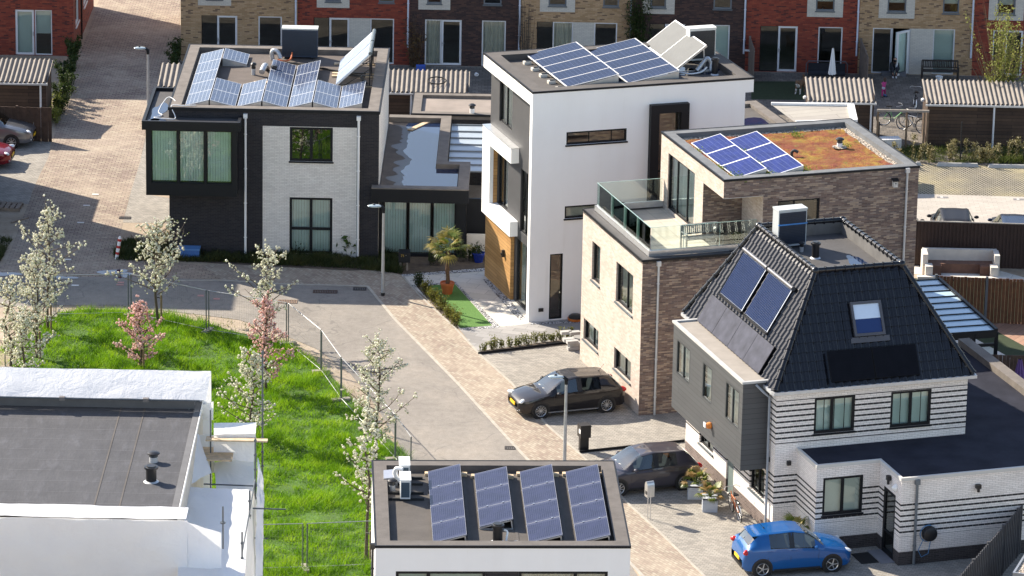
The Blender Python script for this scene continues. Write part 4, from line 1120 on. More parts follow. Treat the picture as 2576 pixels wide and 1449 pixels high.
def felt_mat():
    t = NT('new_bitumen_roof')
    o = t.obj()
    s = t.n('SeparateXYZ'); t.l(o, s.inputs[0])
    c = t.ramp(t.noise(.8, 6, o, .6), [(.3, (0.044, 0.045, 0.052)), (.7, (0.066, 0.067, 0.076))])
    wob = t.math('MULTIPLY', t.math('SUBTRACT', t.noise(1.2, 3, o), .5), .16)
    f = t.math('FRACT', t.math('DIVIDE', t.math('ADD', s.outputs[1], wob), 1.0))
    ln = t.math('LESS_THAN', f, .028)
    hl = t.math('MULTIPLY', t.math('GREATER_THAN', f, .028), t.math('LESS_THAN', f, .07))
    c = t.mix(t.math('MULTIPLY', ln, .85), c, (0.03, 0.03, 0.033))
    c = t.mix(t.math('MULTIPLY', hl, .4), c, (0.12, 0.12, 0.135))
    mp = t.n('Mapping'); mp.inputs['Scale'].default_value = (3.2, .9, 1); t.l(o, mp.inputs[0])
    w = t.ramp(t.noise(1.0, 4, mp.outputs[0], .6), [(.55, (1, 1, 1)), (.72, (1.35, 1.35, 1.36))])
    c = t.mix(1.0, c, w, 'MULTIPLY')
    c = t.mix(1.0, c, t.ramp(t.noise(45, 2, o), [(.3, (.8, .8, .8)), (.7, (1.1, 1.1, 1.1))]), 'MULTIPLY')
    t.setc(c, .85)
    t.bump(t.noise(1.0, 4, mp.outputs[0], .6), .35, .06)
    return t.m
def wavy(p, a, b, nu, nv, amp, sd, n=None):
    p, a, b = Vector(p), Vector(a), Vector(b)
    n = n or a.cross(b).normalized()
    def f(u, v):
        q = p + a * u + b * v
        return tuple(q + n * amp * (mnoise.noise((q.x * 1.1 + sd, q.y * 1.1, q.z * 1.1)) + .5 * mnoise.noise((q.x * 3.1, q.y * 3.1 + sd, q.z * 3.1))))
    return MB().grid(f, nu, nv)
def build_scaffold():
    r = thing('house_under_construction', 'unfinished house with a grey bitumen roof at lower left, wrapped in white sheeting', 'house', (0, 0, 0))
    x0 = -24.0
    m = MB(); m.wall((x0, LY0), (LX, LY0), 0, LH - .02); m.wall((LX, LY0), (LX, LY1), 0, LH - .02); m.wall((LX, LY1), (x0, LY1), 0, LH - .02); m.wall((x0, LY1), (x0, LY0), 0, LH - .02)
    m.build('wall', plain('pale_timber_wall', (0.55, 0.5, 0.43), .9), r)
    MB().box(x0, LY0, LH - .15, LX, LY1, LH).build('roof_deck', felt_mat(), r)
    k = MB(); k.box(LX - .22, LY0, LH, LX - .02, LY1, LH + .035); k.box(x0, LY1 - 1.1, LH, LX - .22, LY1, LH + .30); k.build('roof_kerb', plain('new_felt', (0.12, 0.12, 0.125), .85, 0, .15, 2), r)
    MB().box(LX, LY0, LH - .1, LX + .03, LY1, LH + .05).build('roof_trim', M_WHITE, r)
    s = MB()
    for x in (-12.25, -13.05): s.box(x, LY0, LH + .003, x + .05, LY1 - .3, LH + .010)
    s.build('roof_seam', M_BITUMEN, r)
    return r
build_scaffold()
vent((0, 0, 0), -11.50, -40.0, LH, .36, .19, 'mushroom vent with zinc base, the farther of two on the grey bitumen roof', 'cowl')
vent((0, 0, 0), -11.42, -41.85, LH, .55, .19, 'tall black flue, the nearer of two on the grey bitumen roof', 'pipe')
M_SCAFT = plain('scaffold_tube', (0.10, 0.115, 0.13), .45, .3, .2, 6)
def build_scaff_frame():
    t = thing('scaffold', 'tube scaffold with timber decks and white plastic sheeting round the unfinished house', 'scaffold', (0, 0, 0))
    # sheets: (corner, edge a, edge b, nu, nv, amp)
    S = [((-24, -35.15, 6.78), (13.85, 0, 0), (0.1, 1.1, .65), 60, 8, .025),        # rear cover, rising outward
         ((-24, -34.04, 7.42), (13.95, 0, 0), (0, .35, -6.5), 40, 20, .05),
         ((-24, -45.9, 6.55), (14.0, 0, 0), (0, 1.05, .02), 50, 6, .03),
         ((-24, -44.88, 6.25), (13.9, 0, 0), (0, -.01, .32), 40, 2, .01),        # front deck cover
         ((-24, -45.95, 6.53), (14.05, 0, 0), (0, -.05, -5.2), 60, 24, .05),
         ((-9.95, -45.95, 6.5), (1.05, -.05, -.35), (0.05, -.1, -5), 10, 20, .12)]
    # covers at the right end, given as (u, v, height) corners
    for q, nu, nv, amp in [([(538, 1064, 6.05), (645, 1062, 6.05), (643, 1091, 6.05), (538, 1093, 6.05)], 12, 6, .03),
                           ([(538, 1093, 6.04), (643, 1091, 6.04), (640, 1160, 5.1), (537, 1158, 5.1)], 14, 10, .05),
                           ([(537, 1162, 5.05), (640, 1158, 5.05), (640, 1240, 4.5), (545, 1236, 4.6)], 12, 8, .06),
                           ([(466, 1226, 5.2), (628, 1232, 5.2), (612, 1520, 4.9), (440, 1520, 4.9)], 16, 30, .06),
                           ([(628, 1232, 5.18), (646, 1240, 4.4), (640, 1520, 3.6), (612, 1520, 4.88)], 8, 24, .10),
                           ([(474, 1030, 6.3), (537, 1010, 6.3), (537, 1055, 5.7), (476, 1055, 5.7)], 10, 8, .04),
                           ([(468, 1075, 6.2), (500, 1095, 5.9), (532, 1190, 5.1), (463, 1228, 5.2)], 12, 12, .08),
                           ([(500, 1095, 5.6), (540, 1095, 5.6), (540, 1190, 4.7), (505, 1190, 4.7)], 8, 10, .05),
                           ([(648, 1150, 5.4), (664, 1220, 4.8), (660, 1520, 3.5), (640, 1520, 3.5)], 8, 24, .12)]:
        c = [G(*k) for k in q]
        def f(u, v, c=c, amp=amp):
            p = (c[0] * (1 - u) + c[1] * u) * (1 - v) + (c[3] * (1 - u) + c[2] * u) * v
            n = amp * (mnoise.noise((p.x * 1.3, p.y * 1.3, p.z * 1.3)) + .5 * mnoise.noise((p.x * 3.4, p.y * 3.4, p.z * 3.4)))
            return (p.x + n * .3, p.y - n * .4, p.z + n)
        MB().grid(f, nu, nv).build('plastic_sheet', M_SHEET, t, 180)
    for p, a, b, nu, nv, amp in S:
        wavy(p, a, b, nu, nv, amp, nu + nv).build('plastic_sheet', M_SHEET, t, 180)
    tb = MB()
    tb.cyl((-24, -35.18, 6.76), (-10.35, -35.18, 6.76), .028, None, 8)
    tb.build('tube', M_SCAFT, t, 60)
    ps = MB()
    for x, y, z in [(-8.25, -35.3, 8.6), (-8.3, -38.4, 6.6), (-8.3, -41.4, 5.9), (-8.3, -45.2, 5.9)]:
        ps.cyl((x, y, 0), (x, y, z), .028, None, 8)
        k = .5
        while k < z:
            ps.cyl((x, y, k), (x, y, k + .06), .05, None, 8); k += .5
    ps.cyl((-8.85, -45.9, 5.6), (-8.85, -45.9, 7.0), .026, None, 8); ps.cyl((-8.85, -45.9, 6.45), (-8.85, -45.9, 6.49), .09, None, 10)
    ps.cyl((-9.9, -36.5, 2), (-9.9, -36.5, 6.9), .026, None, 8)
    for z in (1.6, 3.2, 4.3, 5.2):
        ps.cyl((-8.3, -38.4, z), (-8.3, -45.2, z), .024, None, 8)
    ps.cyl((-10.0, -38.3, 4.95), (-8.2, -38.4, 4.95), .026, None, 8); ps.cyl((-10.0, -39.9, 4.75), (-7.2, -40.0, 4.75), .026, None, 8); ps.cyl((-8.6, -41.2, 4.2), (-7.7, -41.25, 4.2), .02, None, 8)
    ps.build('tube', M_SCAFT, t, 60)
    pk = MB()
    for i in range(5): pk.box(-10.25, -36.15 - i * .26, 5.35, -9.15, -35.92 - i * .26, 5.40)
    for i in range(4): pk.box(-10.25, -39.2 - i * .26, 4.4, -8.6, -38.98 - i * .26, 4.45)
    for i in range(3): pk.box(-8.75 + i * .15, -45.2, 3.0, -8.62 + i * .15, -40.5, 3.05)
    pk.build('deck_plank', M_TIMBER, t)
    pk = MB(); pk.box(-10.05, -36.78, 5.9, -8.0, -36.55, 5.95); pk.box(-10.05, -36.5, 5.86, -8.4, -36.28, 5.91); pk.build('loose_plank', M_TIMBER, t)
    cl = MB()
    for x in (-23, -17.4, -14.95, -12.15): cl.box(x - .09, -35.26, 6.70, x + .09, -35.10, 6.82)
    cl.build('coupler', plain('coupler', (0.22, 0.2, 0.19), .5, .5), t)
build_scaff_frame()
# ------------------------------------------------------------------ striped brick house with tiled mansard roof
SF = (9.3, -29.02, 18.0)
M_STRIPE = units('brick_striped', [(0.84, 0.775, 0.725), (0.86, 0.80, 0.75), (0.80, 0.74, 0.69), (0.88, 0.82, 0.77)], (0.45, 0.415, 0.38), .22, .0665, .010, .5, .88, .1, .8, .25,
                 stripe=(.1995, .062, (0.018, 0.017, 0.019), [(1.05, 2.36), (3.42, 5.02)]), plinth=(.50, (0.035, 0.030, 0.030)))
M_STRIPE_L = units('brick_striped_street', [(0.84, 0.775, 0.725), (0.86, 0.80, 0.75), (0.80, 0.74, 0.69), (0.88, 0.82, 0.77)], (0.47, 0.44, 0.40), .22, .0665, .010, .5, .88, .1, .8, .25,
                   stripe=(.1995, .062, (0.018, 0.017, 0.019), [(1.05, 2.36), (3.42, 5.02)]), plinth=(.50, (0.10, 0.078, 0.07)))
M_CLAD = units('grey_boards', [(0.066, 0.069, 0.074), (0.071, 0.075, 0.08)], (0.025, 0.026, 0.028), 3.6, .19, .014, .33, .55, .06, 1, .2)
M_TILE = plain('glazed_roof_tile', (0.007, 0.008, 0.012), .24, 0, .2, 3, 0, .45)
def build_stripe():
    r = house(SF, 'striped_house', 'cream and black striped brick house with dark tiled mansard roof and grey clad bay')
    W, D, H = 7.2, 9.0, 5.45
    f = Pl((0, 0), (W, 0))
    w1, w2 = (1.42, 2.95, 3.68, 5.0), (4.30, 5.84, 3.66, 4.98)
    m = MB()
    m.wall((0, 0), (W, 0), 0, H, [w1, w2], .1)
    m.wall((W, 0), (W, D), 0, H); m.wall((W, D), (0, D), 0, H)
    m.build('wall', M_STRIPE, r)
    s = Pl((0, D), (0, 0))
    S = lambda y0, y1, z0, z1: (D - y1, D - y0, z0, z1)
    lh = [S(6.1, 7.55, .92, 2.0), S(3.95, 4.7, .02, 2.15), S(.9, 2.35, 1.0, 2.1)]
    m = MB(); m.wall((0, D), (0, 0), 0, H, lh, .12); m.build('street_wall', M_STRIPE_L, r)
    window(r, s, lh[0], M_ANTH, (1, 1), (1,), .07, 'curtain', .07, sill=M_SILL)
    window(r, s, lh[2], M_ANTH, (1, 1), (1,), .07, 'room', .07, sill=M_SILL)
    dr = MB(); s.bx(dr, lh[1][0] + .02, lh[1][1] - .02, .02, 2.13, .06, .11); dr.build('front_door', plain('grey_green_door', (0.16, 0.20, 0.19), .5), r)
    window(r, f, w1, M_ANTH, (1, 1.25), (1,), .03, 'venetian', .09, mull=.10, grid=4, backmat=M_BLIND, sill=M_ANTH)
    window(r, f, w2, M_ANTH, (1, 1), (1,), .03, 'venetian', .09, mull=.10, grid=4, backmat=M_BLIND, sill=M_ANTH)
    # grey clad bay over the pavement
    b = MB()
    c = Pl((-1, 7.9), (-1, .72))
    C = lambda y0, y1, z0, z1: (7.9 - y1, 7.9 - y0, z0, z1)
    ch = [C(6.08, 7.52, 3.70, 5.03), C(3.78, 4.78, 3.68, 5.05), C(1.03, 2.42, 3.68, 5.1)]
    b.wall((-1, 7.9), (-1, .72), 2.28, 5.5, ch, .1); b.wall((-1, .72), (0, .72), 2.28, 5.5); b.wall((0, 7.9), (-1, 7.9), 2.28, 5.5)
    b.poly([(-1, .72, 2.28), (-1, 7.9, 2.28), (0, 7.9, 2.28), (0, .72, 2.28)])
    b.build('clad_bay', M_CLAD, r)
    for h in ch: window(r, c, h, plain('dark_frame', (0.035, 0.04, 0.045), .45), (1, 1) if h is not ch[1] else (1,), (1,), .0, 'venetian', .075, backmat=M_LAMEL)
    e = MB(); e.box(-1.05, .67, 5.5, .02, .80, 5.58); e.box(-1.05, 7.82, 5.5, .02, 7.95, 5.58); e.box(-1.05, .80, 5.5, -.92, 7.82, 5.58); e.build('bay_edge', plain('pale_edge', (0.45, 0.45, 0.44), .5), r)
    MB().box(-.93, .78, 5.40, .0, 7.84, 5.52).build('bay_roof', plain('sand_felt', (0.30, 0.27, 0.235), .9, 0, .12, 2), r)
    al = MB(); al.lathe([(0, 0), (.11, 0), (.13, .05), (.10, .16), (.03, .20), (0, .20)], n=14); ao = al.build('alarm_box', plain('alarm_orange', (0.75, 0.24, 0.04), .4), r); ao.location = (-1.0, 3.75, 2.95); ao.rotation_euler = (0, -pi / 2, 0)
    ah = MB(); ah.box(-.085, -.07, .0, .085, .13, .03); aw = ah.build('alarm_cover', M_WHITE, r); aw.location = (-1.205, 3.78, 2.97); aw.rotation_euler = (0, -pi / 2, 0)
    # mansard: four tiled slopes up to a flat top
    TX0, TX1, TY0, TY1, TZ = 2.02, 5.28, 1.9, 7.5, 9.0
    ov = .14
    E = [(-ov, -ov), (W + ov, -ov), (W + ov, D + ov), (-ov, D + ov)]
    T = [(TX0, TY0), (TX1, TY0), (TX1, TY1), (TX0, TY1)]
    ze = H - .06
    def slope(k, name):
        a, b_ = Vector((*E[k], ze)), Vector((*E[(k + 1) % 4], ze))
        t0, t1 = Vector((*T[k], TZ)), Vector((*T[(k + 1) % 4], TZ))
        dx = (b_ - a).normalized()
        L = (b_ - a).length
        mid0 = a + dx * ((t0 - a).dot(dx)); up = (t0 - mid0); SL = up.length; upn = up / SL
        n = dx.cross(upn)
        s0, s1 = (t0 - a).dot(dx), (t1 - a).dot(dx)
        mb = MB()
        C = .335; nc = int(SL / C + .99)
        st = .03
        for j in range(nc):
            v0, v1 = j * C, min((j + 1) * C, SL)
            ma, mz = s0 * v0 / SL, L + (s1 - L) * v0 / SL
            mb_, mz_ = s0 * v1 / SL, L + (s1 - L) * v1 / SL
            i0, i1 = int(ma / st), int(mz / st) + 1
            vs, fs = [], []
            for i in range(i0, i1 + 1):
                sx = i * st
                lo = min(max(sx, ma), mz); hi = min(max(sx, mb_), mz_)
                q = (sx % .30) / .30
                w = .050 * (max(0, sin(pi * q / .62)) ** .8 if q < .62 else -.25 * sin(pi * (q - .62) / .38))
                vs.append(a + dx * lo + upn * (v0 - .02) + n * (w + .045)); vs.append(a + dx * hi + upn * v1 + n * (w + .012)); vs.append(a + dx * lo + upn * (v0 - .02) + n * (-.01))
            for i in range(i1 - i0):
                fs.append((3 * i, 3 * i + 3, 3 * i + 4, 3 * i + 1)); fs.append((3 * i + 2, 3 * i + 5, 3 * i + 3, 3 * i))
            mb.add(vs, fs)
        mb.poly([a - n * .0, b_, t1, t0])
        mb.build(name, M_TILE, r, 50)
        return a, dx, upn, n, SL
    fr = slope(0, 'roof_tiles'); slope(1, 'roof_tiles'); slope(2, 'roof_tiles'); lf = slope(3, 'roof_tiles')
    # hip and ridge tiles
    hp = MB()
    def caps(p, q, rr=.105, st=.36):
        p, q = Vector(p), Vector(q)
        n = max(1, int((q - p).length / st))
        for i in range(n):
            a = p + (q - p) * (i / n); b_ = p + (q - p) * ((i + 1.08) / n)
            hp.tube([a, a + (b_ - a) * .12, a + (b_ - a) * .14, b_], [rr * 1.22, rr * 1.22, rr, rr * .92], 10)
    for k in range(4): caps((*E[k], ze + .08), (*T[k], TZ + .06))
    for k in range(4): caps((*T[k], TZ + .06), (*T[(k + 1) % 4], TZ + .06))
    for k in range(4): hp.lathe([(.0, .14), (.11, .10), (.16, 0), (.12, -.12), (0, -.14)], (T[k][0], T[k][1], TZ + .06), 12)
    hp.build('ridge_tiles', M_TILE, r, 50)
    tp = MB(); tp.box(TX0 + .05, TY0 + .05, TZ - .5, TX1 - .05, TY1 - .05, TZ - .42); tp.build('roof_deck', M_BITGREY, r)
    iw = MB(); iw.wall((TX0 + .08, TY1 - .08), (TX1 - .08, TY1 - .08), TZ - .45, TZ + .02); iw.wall((TX1 - .08, TY1 - .08), (TX1 - .08, TY0 + .08), TZ - .45, TZ + .02)
    iw.wall((TX1 - .08, TY0 + .08), (TX0 + .08, TY0 + .08), TZ - .45, TZ + .02); iw.wall((TX0 + .08, TY0 + .08), (TX0 + .08, TY1 - .08), TZ - .45, TZ + .02)
    iw.build('upstand', plain('upstand_felt', (0.13, 0.125, 0.12), .8, 0, .25, 2), r)
    MB().poly([(x, y, TZ - .412) for x, y in blob(4.5, 3.6, .35, 1.1, 12)]).build('puddle', M_PUD, r)
    g = MB()
    g.box(-.24, -.26, H - .14, W + .24, -.14, H - .03); g.box(-.26, -.14, H - .14, -.14, D + .2, H - .03); g.box(W + .14, -.14, H - .14, W + .26, D + .2, H - .03)
    g.build('gutter', M_ZINC, r)
    # skylight, modules and tubes on the slopes
    def on(fr_, s, v, n): a, dx, u, nn, SL = fr_; return a + dx * s + u * v + nn * n
    def quadbox(name, fr_, s0, s1, v0, v1, n0, n1, mat, par):
        mb = MB(); P = [on(fr_, s, v, n) for n in (n0, n1) for s, v in ((s0, v0), (s1, v0), (s1, v1), (s0, v1))]
        mb.add(P, [(0, 3, 2, 1), (4, 5, 6, 7), (0, 1, 5, 4), (1, 2, 6, 5), (2, 3, 7, 6), (3, 0, 4, 7)])
        return mb.build(name, mat, par)
    s0, v0, sw, sv = 3.22, 1.71, 1.16, 1.24
    fm = plain('skylight_frame', (0.075, 0.075, 0.085), .45, .2, .1)
    sk = MB()
    for a0, a1, b0, b1 in ((s0, s0 + .09, v0, v0 + sv), (s0 + sw - .09, s0 + sw, v0, v0 + sv), (s0 + .09, s0 + sw - .09, v0, v0 + .1), (s0 + .09, s0 + sw - .09, v0 + sv - .1, v0 + sv)):
        P = [on(fr, s, v, n) for n in (.0, .15) for s, v in ((a0, b0), (a1, b0), (a1, b1), (a0, b1))]
        sk.add(P, [(0, 3, 2, 1), (4, 5, 6, 7), (0, 1, 5, 4), (1, 2, 6, 5), (2, 3, 7, 6), (3, 0, 4, 7)])
    k = sk.build('skylight', fm, r)
    quadbox('pane', fr, s0 + .09, s0 + sw - .09, v0 + .1, v0 + .62, .07, .10, plain('skylight_glass', (0.01, 0.03, 0.12), .05, 0, 0), k)
    quadbox('roller_blind', fr, s0 + .09, s0 + sw - .09, v0 + .62, v0 + sv - .1, .07, .10, plain('blue_white_blind', (0.55, 0.66, 0.8), .25, 0, .03), k)
    quadbox('apron', fr, s0 - .15, s0 + sw + .15, v0 - .22, v0 - .02, .06, .09, fm, k)
    # ---- annex: bay window, porch and garage under one flat roof
    w = Pl((.85, -1.87), (3.2, -1.87))
    bw = (.25, 1.75, 1.33, 2.72)
    m = MB(); m.wall((.85, 0), (.85, -1.87), 0, 3.12); m.wall((.85, -1.87), (3.2, -1.87), 0, 3.12, [bw], .1)
    dpl = Pl((3.2, -1.87), (3.2, -3.85))
    dh = (.42, 1.5, .03, 2.42)
    m.wall((3.2, -1.87), (3.2, -3.85), 0, 3.12, [dh], .1)
    m.wall((3.2, -3.85), (11.4, -3.85), 0, 3.12); m.wall((11.4, -3.85), (11.4, 6), 0, 3.12)
    m.build('annex_wall', M_STRIPE, r)
    window(r, w, bw, M_ANTH, (1, 1), (1,), .03, 'venetian', .09, mull=.10, sill=M_ANTH, backmat=M_LAMEL)
    window(r, dpl, dh, M_ANTH, (1,), (.8, 1.6), .02, 'room', .13, name='side_door', gl=M_GLASSD)
    MB().box(2.7, -3.55, .005, 3.2, -2.25, .03).build('door_step', plain('step_stone', (0.2, 0.2, 0.22), .8), r)
    e = MB(); e.box(.80, -1.92, 3.12, .90, .0, 3.24); e.box(.9, -1.92, 3.12, 3.25, -1.82, 3.24); e.box(3.15, -3.9, 3.12, 3.25, -1.92, 3.24); e.box(3.25, -3.9, 3.12, 11.45, -3.80, 3.24)
    e.build('roof_edge', plain('pale_edge2', (0.55, 0.53, 0.50), .6, 0, .05), r)
    d = MB(); d.box(.9, -1.82, 3.05, 11.0, 0, 3.17); d.box(3.25, -3.8, 3.05, 11.0, -1.82, 3.17); d.box(7.2, 0, 3.05, 11.0, 9.4, 3.17)
    d.build('annex_roof', plain('annex_felt', (0.030, 0.031, 0.042), .95, 0, .3, 1, .3, .1), r)
    q = MB(); q.box(10.95, -3.8, 3.0, 11.4, 9.4, 3.42); q.build('roof_upstand', M_COPING, r)
    downpipe(r, 3.75, -3.92, 0, 3.0, plain('grey_pipe', (0.12, 0.135, 0.15), .5), .05)
    dp = MB(); dp.tube([(-.55, .64, 5.46), (-.30, .52, 5.2), (-.1, .45, 5.02), (-.09, .42, .05)], .045, 8); dp.build('downpipe', plain('grey_pipe2', (0.27, 0.30, 0.34), .45), r, 60)
    for x, y, z in ((.0, .55, 2.62), (.55, -.0, 2.62)):
        l = MB(); l.box(x - .1, y - .1, z, x + .04, y + .04, z + .16); l.build('wall_lamp', M_BLACK, r)
    l = MB(); l.box(5.95, -4.02, 2.62, 6.12, -3.86, 2.76); l.cyl((6.03, -3.98, 2.5), (6.03, -3.98, 2.62), .05); l.build('floodlight', M_BLACK, r)
    l = MB(); l.box(3.05, -2.95, 2.82, 3.19, -2.78, 2.98); l.cyl((3.1, -2.9, 2.68), (3.1, -2.9, 2.82), .05); l.build('floodlight', M_BLACK, r)
    l = MB(); l.lathe([(.12, 0), (.13, .05), (.05, .16), (0, .17)], n=12); lo = l.build('alarm_box', M_WHITE, r); lo.location = (3.2, -3.4, 2.72); lo.rotation_euler = (0, -pi / 2, 0)
    return r, fr, lf
_sr, FRS, LFS = build_stripe()
def onS(fr_, s, v, n):
    a, dx, u, nn, SL = fr_
    return a + dx * s + u * v + nn * n
def slope_thing(name, lab, cat, group=None): return thing(name, lab, cat, (SF[0], SF[1], 0), rad(SF[2]), group)
# black modules on the shaded front slope
t = slope_thing('solar_array', 'pair of all black solar modules low on the shaded front slope of the tiled roof', 'solar panels')
for k in range(2):
    p = onS(FRS, 2.09 + k * 1.68, .18, .14); module(t, p, onS(FRS, 2.09 + k * 1.68 + 1.66, .18, .14) - p, onS(FRS, 2.09 + k * 1.68, 1.28, .14) - p, PV_BLACK, .04)
# grey film modules and evacuated tubes on the sunny slope (s runs from the rear corner to the front corner)
t = slope_thing('solar_array', 'row of four plain grey solar modules along the eaves of the sunny tiled slope', 'solar panels')
for k in range(4):
    s0 = 1.42 + k * 1.58
    p = onS(LFS, s0, .14, .14); module(t, p, onS(LFS, s0 + 1.57, .14, .14) - p, onS(LFS, s0, 1.25, .14) - p, PV_THIN, .04)
M_EVAC = plain('evacuated_tubes', (0.030, 0.055, 0.15), .12, .2, .1, 3, 0, .8)
for s0, lab in [(1.98, 'blue evacuated tube collector, the farther of two on the sunny tiled slope'), (4.52, 'blue evacuated tube collector, the one nearer the front hip on the sunny tiled slope')]:
    t = slope_thing('tube_collector', lab, 'solar collector', 'tube collectors on the tiled roof')
    tb = MB(); nt = 20; wd_ = 2.16
    for k in range(nt):
        s = s0 + wd_ * (k + .5) / nt
        tb.tube([onS(LFS, s, 1.5, .17), onS(LFS, s, 3.18, .17)], .026, 8)
    tb.build('glass_tubes', M_EVAC, t, 60)
    MB().add([onS(LFS, s0, 1.48, .12), onS(LFS, s0 + wd_, 1.48, .12), onS(LFS, s0 + wd_, 3.2, .12), onS(LFS, s0, 3.2, .12)], [(0, 1, 2, 3)]).build('reflector', plain('tube_back', (0.62, 0.68, 0.78), .4, .0), t)
    MB().tube([onS(LFS, s0 - .12, 3.28, .18), onS(LFS, s0 + wd_ + .12, 3.28, .18)], .085, 10).build('header', plain('header_grey2', (0.13, 0.13, 0.14), .35, .4), t, 50)
    fr = MB()
    for q in (0, wd_): fr.beam(onS(LFS, s0 + q, 1.4, .10), onS(LFS, s0 + q, 3.3, .10), .04, .05)
    fr.beam(onS(LFS, s0 - .05, 1.42, .15), onS(LFS, s0 + wd_ + .05, 1.42, .15), .07, .06)
    fr.build('frame', M_BLACK, t)
hp2 = heat_pump(SF, 2.75, 6.35, 8.58, rad(4), 1.12, .5, 1.45, 'dark blue and grey heat pump on the flat top of the tiled roof', plain('grey_case', (0.42, 0.45, 0.47), .5, 0, .04), plain('navy_grille2', (0.012, 0.02, 0.04), .45), plain('pale_lid2', (0.5, 0.53, 0.53), .5))
MB().box(-.57, -.285, .88, .57, -.245, .93).build('strap', plain('blue_strap', (0.05, 0.2, 0.5), .6), hp2)
vent(SF, 3.15, 4.75, 8.58, .62, .15, 'black flue pipe on the flat top of the tiled roof', 'pipe')
vent(SF, 2.95, 5.6, 8.58, .38, .10, 'small zinc vent behind the black flue on the tiled roof', 'cowl')
mo = MB().grid(lambda a, b: (2.2 + a * 1.9, 2.02 + b * (.55 + .2 * sin(a * 7)), 8.59 + .06 * mnoise.noise((a * 9, b * 5, 0))), 24, 6)
o = mo.build('moss', moss_mat(), None, 180); o.location = (SF[0], SF[1], 0); o.rotation_euler = (0, 0, rad(SF[2])); tag(o, 'orange moss patch along the front edge of the flat roof top', 'moss', None, 'stuff')
# ------------------------------------------------------------------ terraced row at the back
TY = 35.5
B_TAN = units('brick_tan', [(0.42, 0.265, 0.14), (0.47, 0.31, 0.17), (0.37, 0.235, 0.12), (0.50, 0.34, 0.195), (0.44, 0.285, 0.15), (0.43, 0.28, 0.15), (0.48, 0.32, 0.18), (0.39, 0.25, 0.13), (0.46, 0.3, 0.165), (0.18, 0.11, 0.07)], (0.29, 0.22, 0.145), .24, .068, .012, .5, .9, .15, 1.0, .25)
B_RED = units('brick_red', [(0.24, 0.042, 0.022), (0.29, 0.055, 0.028), (0.20, 0.034, 0.02), (0.32, 0.068, 0.033), (0.26, 0.048, 0.025), (0.25, 0.045, 0.024), (0.28, 0.052, 0.027), (0.22, 0.038, 0.021), (0.10, 0.025, 0.02)], (0.15, 0.06, 0.045), .24, .068, .012, .5, .9, .15, 1.0, .25)
B_DRK = units('brick_maroon', [(0.05, 0.028, 0.025), (0.066, 0.036, 0.03), (0.04, 0.024, 0.023), (0.09, 0.046, 0.036)], (0.06, 0.044, 0.04), .24, .068, .012, .5, .9, .15, 1.0, .25)
M_SURR = units('surround_brick', [(0.56, 0.53, 0.47), (0.60, 0.57, 0.50)], (0.42, 0.40, 0.36), .22, .068, .012, .5, .9, .08, 1, .2)
M_UPVC = plain('white_window_frame', (0.72, 0.73, 0.74), .45, 0, .03)
def tx(u, v=100): return GY(u, v, TY).x
